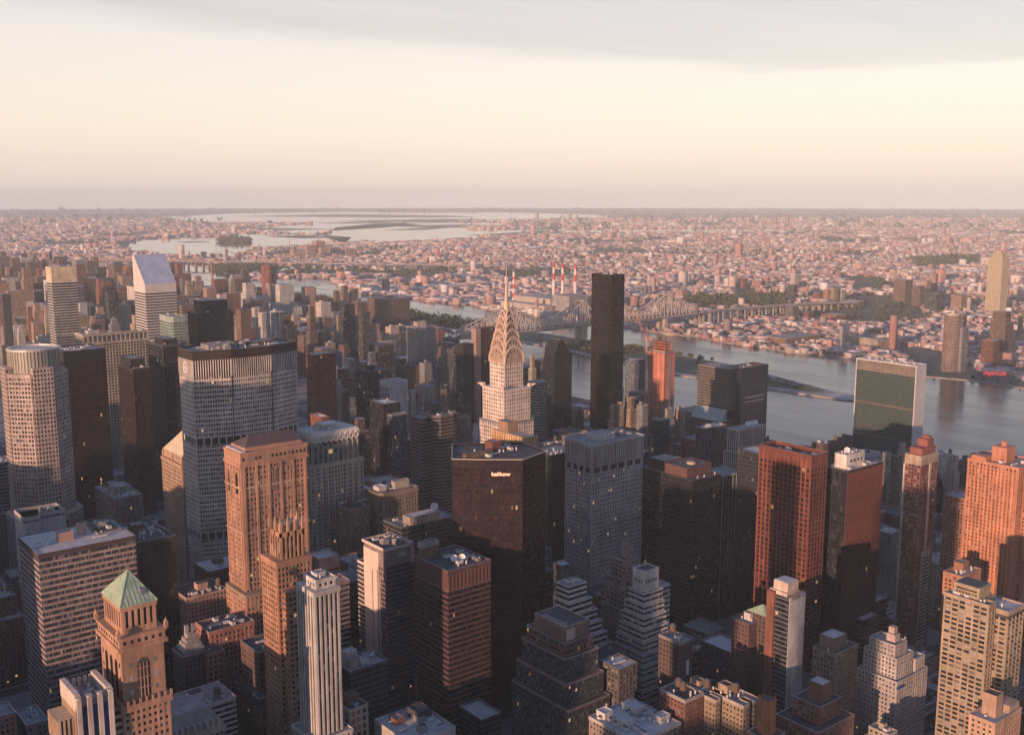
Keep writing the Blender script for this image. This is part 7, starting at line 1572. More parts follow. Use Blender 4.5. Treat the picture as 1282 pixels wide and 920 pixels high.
for k in range(5): q = MB(); q.box(3+k*1.3,w-2-k*1.3,4+k*1.3,d-k*1.3,75+k*3,78+k*3); q.build('roof_step', wallm((.38,.36,.355)), t)
for x in (7,w-7): q = MB(); q.box(x-1.1,x+1.1,d-9,d-7,88,93); q.build('chimney', wallm((.42,.4,.4)), t)
t,w,d,h = hero('darkorange', 'office_block', 'dark corner building with orange sunlit ledges and arched attic storey', 'block', 'grid', (.15,.10,.08), DARKG, bay=3, fl=3.7, pw=1.4, sh=1.5, pd=.6, top=4, roof='tar', n=4, poly=rect(0,22,0,24), maxwin=50)
storeys(t, rect(-4,32,-9,28), 0, 56, 'grid', 3, 3.8, 1.4, 1.5, .5, wallm((.13,.10,.085)), DARKG, maxwin=50, wname='base_wall'); cap(t, rect(-4,32,-9,-.6),56,58.5,wallm((.22,.15,.11)),'tar',.8,.9,'base_cornice')
hero('boxpink', 'office_block', 'plain pink plaster box block right behind the finial crowned tower', 'block', 'ribbon', (.45,.31,.28), DARKG, bay=2, fl=3.8, pw=0, sh=2.6, pd=.2, top=10, roof='pale', n=1, poly=rect(0,17,0,18))
t,w,d,h = hero('slabpurple', 'office_block', 'mauve banded office block with a grey roof behind the white pinstriped tower', 'block', 'ribbon', (.25,.215,.225), DARKG, bay=2, fl=3.8, pw=0, sh=1.8, pd=.3, top=3, roof='gravel', n=5, poly=rect(0,22,0,17), kinds=('ac','duct','vent'))
t,w,d,h = hero('whiteroof', 'office_block', 'low block with a bright pale side wall, roof terrace and blue grey cooling unit', 'block', 'strip', (.56,.52,.49), wallm((.52,.48,.46)), bay=30, fl=50, pw=.8, sh=0, pd=.1, top=3, roof='pale', n=7, kinds=('ac','cool','vent','duct'), lip=2)
bulkhead(t,20,30,20,32,53,6,wallm('darkgray'),'tar'); bulkhead(t,8,14,26,34,53,3,wallm('brick'),'gravel')
t,w,d,h = hero('smallcream', 'office_block', 'narrow cream front block with square dark windows at the foot of the white pinstriped tower', 'block', 'grid', (.46,.40,.31), DARKG, bay=4.2, fl=5, pw=1.4, sh=1.6, pd=.4, top=2, roof='tar', n=2, poly=rect(0,13,0,16), maxwin=30); bulkhead(t,3,10,5,13,64,6,wallm('brown'),'tar')
t,w,d,h = hero('lowboxes', 'office_block', 'low dark block with white and peach boxes on its roof, below the numbered tower', 'block', 'ribbon', 'darkgray', DARKG, bay=2, fl=3.8, pw=0, sh=1.3, pd=.3, top=2, roof='gravel', n=3, poly=rect(0,28,0,22)); bulkhead(t,3,9,4,9,74,6,wallm((.5,.36,.28)),'gravel'); bulkhead(t,5,13,13,19,74,7,wallm('white'),'pale'); bulkhead(t,11,17,4,8,74,3,wallm('white'),'pale')
t,w,d,h = hero('antenna', 'office_tower', 'slender dark tower carrying a tall thin antenna mast beside the faceted tower', 'tower', 'grid', (.16,.16,.17), STDG, bay=2.4, fl=3.6, pw=1.0, sh=1.3, pd=.2, top=1.5, n=0, poly=rect(0,7,0,8), maxwin=30); X_,Y_ = HER['antenna'][:2]
q = MB(); q.cyl(3.5,4,104,122,.45,.3,8); q.cyl(3.5,4,122,134,.25,.1,8); q.build('antenna_mast', metalm((.55,.55,.56),.5,.3), t)
hero('smallwhite', 'office_block', 'dark narrow block with a bright white flat roof under the silver tower', 'block', 'grid', (.16,.15,.15), STDG, bay=2.6, fl=3.5, pw=1.2, sh=1.5, pd=.3, top=2, roof='white', n=2, maxwin=40)
hero('greydark2', 'office_block', 'grey brown narrow block beside the antenna tower', 'block', 'grid', (.17,.15,.14), STDG, bay=2.6, fl=3.5, pw=1.2, sh=1.5, pd=.3, top=2, roof='tar', n=3, maxwin=40, kinds=('tank','ac'))
# low group by the parking deck
t,w,d,h = hero('deck', 'parking_deck', 'low parking deck with rows of cars on its open roof', 'parking deck', 'ribbon', 'darkgray', DARKG, bay=4, fl=3.2, pw=.5, sh=1.1, pd=.3, top=1.2, roof='tar', n=0, poly=rect(0,40,0,22)); deck_at = (HER['deck'][0],HER['deck'][1],25-1.1)
hero('lowA', 'office_block', 'low dark block with a pale roof strip, front one of two beside the pinstriped tower', 'block', 'ribbon', (.10,.10,.11), DARKG, bay=2, fl=3.8, pw=0, sh=1.4, pd=.3, top=1.8, roof='pale', n=1, poly=rect(0,20,0,16))
hero('lowB', 'office_block', 'low dark block with a pale roof strip, rear one of two beside the pinstriped tower', 'block', 'ribbon', (.10,.10,.11), DARKG, bay=2, fl=3.8, pw=0, sh=1.4, pd=.3, top=1.8, roof='pale', n=1)
hero('lowpod', 'office_block', 'low dark podium block with a white skylight roof under the dark red tower', 'block', 'ribbon', (.08,.07,.075), DARKG, bay=2, fl=3.8, pw=0, sh=1.4, pd=.3, top=1.8, roof='pale', n=0, poly=rect(0,16,-4,20))
hero('leftpink', 'office_block', 'pink brick roof corner peeping in at the bottom left edge of the photo', 'block', 'grid', (.42,.21,.17), STDG, bay=3, fl=3.5, pw=1.4, sh=1.5, pd=.3, top=2.5, roof='gravel', n=2, poly=rect(-14,4,0,18), maxwin=20)
hero('leftflat', 'office_block', 'grey rooftop beside the pink brick corner at the bottom left edge', 'block', 'grid', (.22,.20,.20), STDG, bay=3, fl=3.5, pw=1.4, sh=1.5, pd=.3, top=2.5, roof='gravel', n=4, poly=rect(-4,8,0,24), maxwin=20)
hero('leftwhite', 'office_block', 'grey banded slab at the left edge below the octagonal tower', 'block', 'ribbon', (.30,.29,.30), DARKG, bay=2, fl=3.8, pw=0, sh=2.0, pd=.4, top=2, roof='gravel', n=2, poly=rect(-18,2,0,30))
# far waterfront
X,Y,w,d,h = HER['loft']; t = thing('loft_building', 'long cream industrial loft in two wings on the far shore', 'loft', (X,Y,0)); cf = facadem('M')
b = MB(); b.box(0,90,0,20,0,30,0,1,bay=5,fl=5); o = b.build('street_wing',[cf,roofm('gravel')],t); o.color=(.52,.43,.33,1)
b = MB(); b.box(0,20,20.5,88,0,31,0,1,bay=5,fl=5); o = b.build('river_wing',[cf,roofm('gravel')],t); o.color=(.54,.45,.35,1); bulkhead(t,60,74,4,14,30,10,wallm('white')); bulkhead(t,4,14,60,74,31,8,wallm('cream'))
X,Y,w,d,h = HER['ware']; t = thing('warehouse', 'long low brown brick warehouse beside the green riverbank field', 'warehouse', (X,Y,0)); b = MB(); b.box(0,w,0,d+30,0,18,0,1,bay=6,fl=6); o = b.build('wall',[facadem('M'),roofm('gravel')],t); o.color=(.30,.165,.115,1)
b = MB(); b.box(0,w,0,d+30,18,19.5,0,1); b.build('roof',[wallm('tan'),roofm('gravel')],t)
# banded stepped tower at the far right shore: lit cylinder, stepped tower
t = thing('apartment_tower', 'round cylindrical tower catching the sun on the far shore', 'tower', (2158,1172,0))
storeys(t, ring(17,20), 0, 120, 'ribbon', 2.4, 3.1, .3, 1.4, .25, wallm((.34,.26,.225)), DARKG); b = MB(); b.cyl(0,0,120,124,14,14,16); b.cyl(0,0,124,131,5,4,12); b.build('crown', wallm((.55,.45,.4)), t)
t = thing(ST, 'tall stepped glass office tower, half golden in the sun, across the river', ST, (3315,1660,0)); gt = wallm((.46,.39,.27),.5,.15)
for (r_,z0_,z1_) in ((rect(-23,23,-23,23),0,168),(rect(-19,19,-19,19),168,182),(rect(-14,14,-14,14),182,192),(rect(-8,8,-8,8),192,200)): storeys(t, r_, z0_, z1_, 'strip', 4.5, 4, 1.6, .8, .5, gt, glassm((.17,.155,.12),(.34,.30,.24),.3,0.,.25), maxwin=14, wname='glass_wall')
# red script sign with bottle
t = thing('lettering_sign', 'large red script soft drink sign with a bottle standing on the far riverbank', 'sign', (2150,1068,0), rz=math.atan2(-26,32)); rs = emitm((.85,.05,.05),.75)
letters(t,'Pepsi-Cola',13.5,(0,0,9),(pi/2,0,0),rs,'sign_lettering',.4,.80)
b = MB(); b.cyl(33,0,1.5,9,2.1,2.1,12); b.cyl(33,0,9,13,2.1,.9,12); b.cyl(33,0,13,17,.9,.8,12); b.build('bottle', wallm((.62,.30,.24)), t)
b = MB()
for k in range(9): b.bar((-27+k*6.8,.8,0),(-27+k*6.8,.8,15),.35)
for z in (2.6,14): b.bar((-27,.8,z),(28,.8,z),.35)
b.build('sign_frame', metalm((.12,.10,.10)), t)
# ------------------------------------------------------------------ many other buildings
def place(row, far=None):
    X,Y,w,d,h,sty,col,tier,g,lab = row
    D = math.hypot(X,Y); c = COLS[col]; r2 = random.Random(int(X*7+Y*13)); j = r2.uniform(.82,1.18); c = tuple(v*j*r2.uniform(.95,1.05) for v in c)
    fm = facadem('D', blindp=.15) if sty=='D' else facadem(sty, lit=.014 if D < 1500 else .006)
    res = ('gravel','tar','pale','gravel','tan','tar')[r2.randrange(6)]
    if col in('black','navy','darkgray') and sty=='D': res = 'tar'
    nm = {'D':'office_tower','R':'office_building','P':'office_building','G':'apartment_building','B':'apartment_building'}[sty]
    if h > 85 and nm == 'apartment_building': nm = 'apartment_tower'
    if h < 26 and D < 2600: nm = 'row_building'
    cat = {'office_tower':'tower','apartment_tower':'tower'}.get(nm,'building')
    bay, fl = r2.uniform(2.5,3.4), (3.1 if 'apart' in nm else 3.7)
    b = MB(); zt = h; rects = [(0,w,0,d,0,h)]
    if tier >= 1: rects = [(0,w,0,d,0,h*.78),(w*.12,w*.88,d*.12,d*.88,h*.78,h)]
    if tier >= 2: rects = [(0,w,0,d,0,h*.66),(w*.12,w*.88,d*.12,d*.88,h*.66,h*.85),(w*.26,w*.74,d*.26,d*.74,h*.85,h)]
    for (x0,x1,y0,y1,z0,z1) in rects:
        b.box(x0,x1,y0,y1,z0,z1-1.0,0,1,bay,fl)
        if D < 1700:                       # parapet
            for (a,c2,e,f) in ((x0-.15,x1+.15,y0-.15,y0+.4),(x0-.15,x1+.15,y1-.4,y1+.15),(x0-.15,x0+.4,y0+.402,y1-.402),(x1-.4,x1+.15,y0+.402,y1-.402)): b.box(a,c2,e,f,z1-1.05,z1,2,3,1e6,1e6,True)
        else: b.box(x0,x1,y0,y1,z1-.99,z1,2,1,1e6,1e6)
    pw_ = wallm(tuple(round(v*1.12,2) for v in COLS[col]))
    o = b.build(nm, [fm, roofm(res), pw_, COPING], None, (X,Y,0)); o.color = (*c,1)
    tag(o, lab, cat)
    x0,x1,y0,y1 = rects[-1][:4]; ww,dd = x1-x0,y1-y0; z = h-1.0
    if g and D < 3000 and ww > 8 and dd > 8:
        bx,by = x0+ww*r2.uniform(.2,.45), y0+dd*r2.uniform(.35,.55)
        if g in (1,2): 
            k = MB(); k.box(bx,bx+max(3.5,ww*.26),by,by+max(3.5,dd*.24),z,z+r2.uniform(3.5,6),0,1,1e6,1e6); q = k.build('roof_hut', [pw_,roofm('tar')], o)
        if g == 2 or (D < 1000 and r2.random() < .5): link('water_tank', TANK, o, (min(x1-3,bx+ww*.45), max(y0+3,by-dd*.2), z))
        if D < 1350: gear(o, x0+1, x1-1, y0+1, max(by-2,y0+7), z, r2, 6 if g < 3 else 9, ('ac','vent','ac','duct'))
        elif g == 3: gear(o, x0+1, x1-1, y0+1, y1-1, z, r2, 2, ('ac','cool'))
    return o
for row in MID: place(row)
for row in FILL: place(row)
# ------------------------------------------------------------------ ground, streets, water
def cityground():
    t = NT('ground'); p = t.tc('Object')
    a = t.maprange(t.noise(p, .0035, 5, .6), .45, .58)
    b = t.maprange(t.noise(p, .02, 4, .6), .35, .65)
    c = t.mix(a, (.10,.095,.09), (.045,.06,.035)); c = t.mix(t.math('MULTIPLY', b, .5), c, (.16,.14,.13))
    # far away: speckle of roofs
    vo = t.N.new('ShaderNodeTexVoronoi'); vo.inputs['Scale'].default_value = .016; t.L.new(stretch(t, p, 1, 1, 0), vo.inputs['Vector'])
    sc = t.N.new('ShaderNodeSeparateColor'); t.L.new(vo.outputs['Color'], sc.inputs[0])
    sp = t.N.new('ShaderNodeSeparateXYZ'); t.L.new(p, sp.inputs[0])
    dist = t.math('SQRT', t.math('ADD', t.math('MULTIPLY', sp.outputs[0], sp.outputs[0]), t.math('MULTIPLY', sp.outputs[1], sp.outputs[1])))
    built = t.maprange(t.noise(p, .0009, 4, .6), .42, .56)
    m = t.math('MULTIPLY', t.math('MULTIPLY', t.maprange(dist, 5500, 8500), t.math('GREATER_THAN', sc.outputs[0], .5)), t.math('SUBTRACT', 1.0, built))
    c = t.mix(m, c, t.mix(sc.outputs[1], (.34,.22,.19), (.42,.38,.35)))
    return t.set(col=c, rough=.95)
b = MB(); S_ = 30000
b.face([(S_*cos(pi*k/90),S_*sin(pi*k/90),0) for k in range(180)]); structure('ground', b, [cityground()])
shoreY = [-2500,0,1500,2200,4200,4900,5600,6600]; shoreX = [1320,1325,1330,1490,1545,1420,1240,1300]
asph = NT('asphalt'); p_ = asph.tc('Object'); asphalt = asph.set(col=asph.mix(asph.maprange(asph.noise(p_,.3,4),.35,.65),(.04,.04,.042),(.065,.063,.062)), rough=.9)
b = MB(); zz_ = .004
for (y0,y1,x0,x1) in zip(shoreY,shoreY[1:],shoreX,shoreX[1:]): b.face([(-900,y0,zz_),(x0,y0,zz_),(x1,y1,zz_),(-900,y1,zz_)])
structure('road', b, [asphalt])
pav = wallm((.24,.23,.22),.9,.2); b = MB(); mk = MB()
AVX = [(65,14),(220,11),(375,20),(510,11),(645,13),(860,14),(1080,14),(1290,11)]
for n in range(31,92):
    y0,y1 = (n-33.6)*80.4+6,(n-32.6)*80.4-6
    for (xa,wa),(xb,wb_) in zip(AVX,AVX[1:]):
        if xb == 1290 and n < 53: xb = 1320
        b.box(xa+wa,xb-wb_,y0,y1,.004,.15)
structure('pavement', b, [pav])
for (xa,wa) in AVX:
    for k in range(-4,5):
        if abs(k*3.3) > wa-2: continue
        for y in range(150,1500,12): mk.face([(xa+k*3.3-.07,y,.008),(xa+k*3.3+.07,y,.008),(xa+k*3.3+.07,y+4,.008),(xa+k*3.3-.07,y+4,.008)])
for n in range(35,52):
    y = (n-33.6)*80.4
    for (xa,wa) in AVX:
        for k in range(int(wa*2/1.2)):
            for s in (-1,1): mk.face([(xa-wa+k*1.2,y+s*8-1.5,.008),(xa-wa+k*1.2+.55,y+s*8-1.5,.008),(xa-wa+k*1.2+.55,y+s*8+1.5,.008),(xa-wa+k*1.2,y+s*8+1.5,.008)])
structure('road_marking', mk, [wallm((.62,.62,.6),.8,.3)])
def waterm(name, bs, r0, r1):
    t = NT(name); p = t.tc('Object')
    n1 = t.noise(stretch(t, p, 1, .45, 1), .055, 6, .62); n2 = t.noise(stretch(t, p, 1.6, .35, 1), .008, 5, .6)
    bu = t.N.new('ShaderNodeBump'); bu.inputs['Strength'].default_value = bs; bu.inputs['Distance'].default_value = 1.5
    t.L.new(n1, bu.inputs['Height'])
    return t.set(col=t.mix(t.maprange(n2,.4,.6), (.035,.036,.046), (.05,.048,.058)), rough=t.maprange(n2,.35,.65,r0,r1), ior=1.33, normal=bu.outputs[0])
WM = waterm('river_water', .20, .08, .26); WB = waterm('bay_water', .05, .04, .09)
def sheet(name, pts, z, mat):
    b = MB(); b.face([(x,y,z) for x,y in pts]); return structure(name, b, [mat])
qs = [(2066,950),(2068,987),(2071,1078),(2044,1161),(2100,1330),(2136,1394),(2140,1469),(2110,1510),(2121,1602),(2123,1679),(2126,1763),(2158,1876),(2147,1917),(2140,1997),(2145,2060),(2151,2147),(2150,2500),(2170,3000),(2120,3440),(2240,3800),(2300,4063),(2380,4250)]
rv = [(1320,-2500),(2350,-2500),(2300,-600),(2080,300)] + qs + [(2200,4420),(1990,4320),(1838,4099)] + [(1545,4200),(1490,2200),(1330,1500),(1325,0)]
sheet('river_water', rv, .30, WM)
WP = {'far_sound':[(6725,17651),(9424,20415),(11815,20405),(12966,18165),(14305,17723),(13828,14644),(12143,12486),(9883,12243),(8623,12081),(7098,12263),(6220,13483),(5978,14790)],
 'bay':[(4692,8458),(6167,10835),(7421,12002),(8452,12219),(8880,11874),(9043,11202),(8114,10282),(7448,10193),(7003,9221),(7724,8741),(8876,8055),(9821,7327),(9047,6796),(8049,7304),(6971,7888),(6220,7703),(5659,7450),(5068,7100),(4607,7100),(4266,7375)],
 'sound':[(2810,8203),(3226,8987),(3497,9197),(4137,9142),(4542,9851),(4944,8988),(4885,8302),(4206,7246),(3601,7080),(3332,6999),(2889,6322),(2727,6013),(2646,6079),(2601,6329),(2515,6624),(2550,7216)],
 'river_bend':[(2774,6081),(2717,5263),(2588,4961),(2403,4815),(2131,4634),(1838,4099),(1634,3987),(1538,4064),(1437,4522),(1469,4814),(1636,5098),(2174,5452),(2300,5688),(2473,5375)],
 'harlem':[(1425,6668),(1714,6295),(1518,5460),(1354,5390),(1179,5532)]}
WP['sound_band'] = [(4900,9100),(5600,9900),(6500,10400),(7700,11300),(8000,12900),(7000,12700),(6000,12000),(5000,11000)]
for k_,pts in WP.items(): sheet('river_water' if k_ in('river_bend','harlem') else 'bay_water', pts, .30 if k_ != 'river_bend' else .296, WB)
far_isle = [[(8044,17430),(10354,18185),(11244,15753),(10864,14306),(9423,14992)],[(7767,13644),(9666,13541),(10609,11656),(9678,10955),(8213,11873)],[(6854,11086),(7902,10899),(8488,10200),(8973,8761),(7706,9401),(7019,10147)],[(4730,11264),(5461,11216),(5881,10334),(5103,10296)],[(4361,8960),(4751,8939),(4885,8302),(4429,8334)],[(3560,8150),(3700,8250),(3820,8080),(3700,7900)],[(3300,8330),(3500,8330),(3520,8150),(3330,8180)],[(4480,8760),(4700,8700),(4650,8560),(4450,8640)],[(5900,8000),(7300,8500),(7500,8350),(6700,7950),(6200,7850)],[(6100,9700),(7200,10300),(7300,10100),(6500,9500)]]
gg_ = NT('island_ground'); pp = gg_.tc('Object'); GRASS = gg_.set(col=gg_.mix(gg_.maprange(gg_.noise(pp,.02,4),.4,.6),(.05,.075,.035),(.12,.12,.085)), rough=.95)
for pts in far_isle:
    if sum(p[0]*q[1]-q[0]*p[1] for p,q in zip(pts,pts[1:]+pts[:1])) < 0: pts = pts[::-1]
    sheet('island_ground', pts, 1.0, GRASS)
# the long river island, sea wall and lawn
isl = [(1700,1090),(1736,1125),(1739,1160),(1786,1312),(1850,1500),(1864,1692),(1880,2000),(1890,3000),(1880,4000),(1860,4150),(1780,4230),(1745,4000),(1735,3000),(1725,2200),(1712,1882),(1689,1793),(1655,1501),(1660,1446),(1670,1274),(1688,1124)]
b = MB(); b.poly_prism(isl,.2,2.6,0,0); structure('island_seawall', b, [wallm((.42,.39,.37))])
def shrinkp(poly,f):
    cx=sum(p[0] for p in poly)/len(poly); cy2=sum(p[1] for p in poly)/len(poly); return [(cx+(x-cx)*f,cy2+(y-cy2)*f) for x,y in poly]
sheet('island_ground', [(1709,1190),(1722,1190),(1768,1330),(1840,1510),(1852,1700),(1865,2000),(1876,3000),(1866,4000),(1845,4130),(1790,4190),(1762,4000),(1750,3000),(1740,2200),(1728,1890),(1704,1793),(1678,1501),(1690,1290)], 2.62, GRASS)
b = MB(); b.face([(1704,1105,2.63),(1730,1130,2.63),(1734,1165,2.63),(1700,1165,2.63)]); structure('island_pavement', b, [wallm((.55,.53,.51))])
# near-shore Queens: pier edge and green bank
b = MB()
for p,q in zip(qs[:16],qs[1:17]): b.bar((p[0],p[1],1.0),(q[0],q[1],1.0),4,0,2.2)
structure('sea_wall', b, [wallm((.40,.36,.34))])
sheet('riverbank_lawn', [(2150,1400),(2160,1470),(2135,1520),(2150,1640),(2185,1600),(2330,1520),(2250,1440)], .6, GRASS)
sheet('riverbank_lawn', [(2140,1690),(2172,1880),(2165,2000),(2172,2140),(2320,2180),(2240,2000),(2260,1850),(2190,1700)], .6, GRASS)
# ------------------------------------------------------------------ trees
def leaf_mat():
    t = NT('foliage'); p = t.tc('Object'); f = t.maprange(t.noise(p,.25,3),.35,.65)
    oi = t.obj(); c = t.mix(f,(.028,.042,.02),(.075,.09,.04)); c = t.mix(t.math('MULTIPLY',oi.outputs['Random'],.4),c,(.09,.08,.035)); return t.set(col=c, rough=.9)
LEAF = leaf_mat(); BARK = wallm((.09,.07,.055))
def crown_mesh(seed, n=150):
    r = random.Random(seed); b = MB(); lobes = [(r.uniform(-2,2),r.uniform(-2,2),r.uniform(4.5,8),r.uniform(1.6,2.6)) for _ in range(7)]
    for _ in range(n):
        cx,cy2,cz,rad = r.choice(lobes); th,ph = r.uniform(0,2*pi),math.acos(r.uniform(-1,1)); rr = rad*r.uniform(.6,1.05)
        p = Vector((cx+rr*sin(ph)*cos(th),cy2+rr*sin(ph)*sin(th),cz+rr*cos(ph)*.8)); u = Vector((r.gauss(0,1),r.gauss(0,1),r.gauss(0,1))).normalized(); v = u.orthogonal().normalized(); s = r.uniform(.5,.95)
        b.face([tuple(p+u*s),tuple(p+v*s),tuple(p-u*s),tuple(p-v*s)])
    return b.mesh('crown',[LEAF])
CROWNS = [crown_mesh(k) for k in range(4)]
b = MB(); b.cyl(0,0,0,5,.42,.22,7); 
for a in range(4): b.bar((0,0,3.2+a*.3),(1.4*cos(a*1.7),1.4*sin(a*1.7),5.8),.16)
TRUNK = b.mesh('trunk',[BARK])
def tree(x,y,z,s,label,group):
    t = thing('tree', label, 'tree', (x,y,z), group, rng.uniform(0,6)); t.scale = (s,s,s*rng.uniform(.85,1.15))
    link('crown', rng.choice(CROWNS), t); link('trunk', TRUNK, t); return t
for side,(xa,ya,xb,yb) in enumerate(((1712,1180,1756,1318),(1700,1195,1718,1330))):
    for k in range(20):
        f = k/19; tree(xa+(xb-xa)*f,ya+(yb-ya)*f,2.6,.78,'small leafy tree in the long double row on the pointed island tip','trees in rows on the island tip')
for k in range(16): tree(1735+rng.uniform(-14,14),1345+rng.uniform(-20,24),2.6,1.15,'dark bushy tree in the clump behind the island tip rows','trees behind the island tip')
for k,(x,y) in enumerate(((1815,1600),(1822,1640),(1800,1560),(1835,1668),(1776,1545),(1845,1625),(1790,1600),(1840,1560))): tree(x,y,2.6,1.9 if k<3 else 1.3,'round dark tree standing on the green lawn of the river island','trees on the island lawn')
for k in range(46):
    f = k/45; i = min(14,int(f*13)); p,q = qs[i],qs[i+1]; g_ = f*13-i
    tree(p[0]+(q[0]-p[0])*g_+9+rng.uniform(0,10),p[1]+(q[1]-p[1])*g_,.2,rng.uniform(.8,1.3),'dark green tree along the far riverbank edge','trees along the far riverbank')
# ------------------------------------------------------------------ the flat boroughs beyond the river
def inpoly(px,py,poly):
    c = np.zeros(px.shape,bool); n = len(poly)
    for i in range(n):
        (x1,y1),(x2,y2) = poly[i],poly[(i+1)%n]
        if y1 == y2: continue
        c ^= ((y1>py)!=(y2>py)) & (px < (x2-x1)*(py-y1)/(y2-y1)+x1)
    return c
rs = np.random.RandomState(5)
def blocked(x,y,pad=0):
    m = inpoly(x,y,rv)
    for p in WP.values(): m |= inpoly(x,y,p)
    m |= inpoly(x,y,isl)
    m |= x < np.interp(y, shoreY+[7500,9000,12000], shoreX+[1500,1900,2400]) - (0 if pad==0 else -pad)
    return m
def infrustum(x,y):
    u = (x-7.4)*cos(R(38.943)) - (y-4)*sin(R(38.943)); f = (x-7.4)*sin(R(38.943)) + (y-4)*cos(R(38.943)); return (f>1400) & (np.abs(u) < .50*f+40)
woodpoly = [[(2929,2609),(3287,2439),(2980,2209),(2680,2386)],[(5722,3389),(6261,3263),(5623,2914),(5014,2922)]]
def noise2(x,y,s):
    return (np.sin(x/s+1.3*np.sin(y/s*.7))+np.sin(y/s*1.3+1.7*np.sin(x/s*.9)))/2
def boxes_mesh(name, x, y, w, d, h, ang, col, mat):
    n = len(x); c,s = np.cos(ang),np.sin(ang); V = np.zeros((n,8,3),np.float32)
    k = 0
    for zz in (0,1):
        for (a,b2) in ((-.5,-.5),(.5,-.5),(.5,.5),(-.5,.5)):
            V[:,k,0] = x+(a*w)*c-(b2*d)*s; V[:,k,1] = y+(a*w)*s+(b2*d)*c; V[:,k,2] = h*zz+.02; k += 1
    F = np.array([[0,1,5,4],[1,2,6,5],[2,3,7,6],[3,0,4,7],[4,5,6,7]]); F = (F[None]+np.arange(n)[:,None,None]*8).reshape(-1,4)
    me = bpy.data.meshes.new(name); me.vertices.add(n*8); me.vertices.foreach_set('co',V.ravel()); me.loops.add(len(F)*4); me.loops.foreach_set('vertex_index',F.ravel()); me.polygons.add(len(F))
    me.polygons.foreach_set('loop_start',np.arange(len(F))*4); me.polygons.foreach_set('loop_total',np.full(len(F),4))
    at = me.color_attributes.new('tone','FLOAT_COLOR','CORNER'); cc = np.ones((n,5,4,4),np.float32); cc[:,:4,:,:3] = col[0][:,None,None,:]; cc[:,4,:,:3] = col[1][:,None,:]
    at.data.foreach_set('color',cc.ravel()); me.update(calc_edges=True); me.validate(); me.materials.append(mat)
    o = link(name, me); return o
t_ = NT('row_house'); at_ = t_.N.new('ShaderNodeAttribute'); at_.attribute_name = 'tone'; ge = t_.N.new('ShaderNodeNewGeometry'); sp_ = t_.N.new('ShaderNodeSeparateXYZ'); t_.L.new(ge.outputs['Position'],sp_.inputs[0]); sn = t_.N.new('ShaderNodeSeparateXYZ'); t_.L.new(ge.outputs['Normal'],sn.inputs[0])
hv = t_.math('FRACT',t_.math('MULTIPLY',t_.math('ADD',sp_.outputs[0],sp_.outputs[1]),.22)); vv = t_.math('FRACT',t_.math('MULTIPLY',sp_.outputs[2],.29)); wn = t_.math('MULTIPLY',t_.math('MULTIPLY',t_.math('GREATER_THAN',hv,.55),t_.math('GREATER_THAN',vv,.45)),t_.math('LESS_THAN',sn.outputs[2],.5))
HOUSE = t_.set(col=t_.mix(t_.math('MULTIPLY',wn,.75),at_.outputs['Color'],(.03,.03,.035)), rough=.85)
def scatter(name, n, r0, r1, size, hgt, seed, label, power=1.0, ang0=R(-38)):
    rs = np.random.RandomState(seed); f = r0+(r1-r0)*rs.rand(n)**power; u = (rs.rand(n)*2-1)*(.5*f+40); cyw,syw = cos(R(38.943)),sin(R(38.943))
    x = 7.4+f*syw+u*cyw; y = 4+f*cyw-u*syw
    # snap to a street grid so that rows of roofs and gaps appear
    zone = noise2(x,y,900.); a = np.where(zone>0,ang0,R(-12)); ca,sa = np.cos(a),np.sin(a); gx,gy = x*ca+y*sa,-x*sa+y*ca
    px_,py_ = 90.,62.; gx2 = np.floor(gx/px_)*px_+12+(np.mod(gx,px_))*(px_-26)/px_; gy2 = np.floor(gy/py_)*py_+10+np.mod(gy,py_)*(py_-22)/py_
    x,y = gx2*ca-gy2*sa,gx2*sa+gy2*ca
    green = noise2(x+300,y,420.)+.5*noise2(x,y+90,130.)
    keep = ~blocked(x,y,60) & infrustum(x,y) & (green<.62)
    for wp in woodpoly+[isl]: keep &= ~inpoly(x,y,wp)
    x,y,a = x[keep],y[keep],a[keep]; m = len(x); s = rs.lognormal(0,.35,m)*size
    w = s*rs.uniform(.8,2.0,m); d = s*rs.uniform(.8,1.3,m); h = hgt*rs.lognormal(0,.35,m); tall = rs.rand(m)<.012; h = np.where(tall,h*rs.uniform(2.2,4.2,m),h); ind = (noise2(x,y+700,650.)>(.1 if r0 < 2000 else .5))&~tall&(rs.rand(m)<.6); w=np.where(ind,w*2.0,w); d=np.where(ind,d*1.8,d); h=np.where(ind,h*.8,h)
    wallc = np.array([(.46,.28,.25),(.40,.21,.18),(.55,.45,.41),(.64,.60,.58),(.28,.22,.21),(.48,.38,.34)]); roofc = np.array([(.20,.19,.20),(.46,.44,.45),(.10,.10,.11),(.68,.66,.66),(.30,.27,.27)])
    wc_ = wallc[rs.choice(6,m,p=[.25,.17,.2,.13,.13,.12])]*rs.uniform(.8,1.2,(m,1)); rc = np.where(ind[:,None]&(rs.rand(m,1)<.45),roofc[rs.choice([1,3],m)],roofc[rs.choice(5,m,p=[.31,.23,.22,.07,.17])])*rs.uniform(.85,1.15,(m,1))
    o = boxes_mesh(name,x,y,w,d,h,a,(wc_,rc),HOUSE); o['kind']='stuff'; o['label']=label; o['category']='district'; return o
scatter('distant_district', 30000, 1700, 4200, 12.5, 8.5, 3, 'flat sprawl of low roofs and warehouses just beyond the river', 1.25)
scatter('distant_district', 32000, 4000, 8200, 17., 10., 4, 'middle distance sprawl of pink and grey rooftops across the river', 1.2)
scatter('distant_district', 24000, 8000, 17000, 30., 13., 6, 'hazy far sprawl of rooftops reaching to the horizon', 1.3)
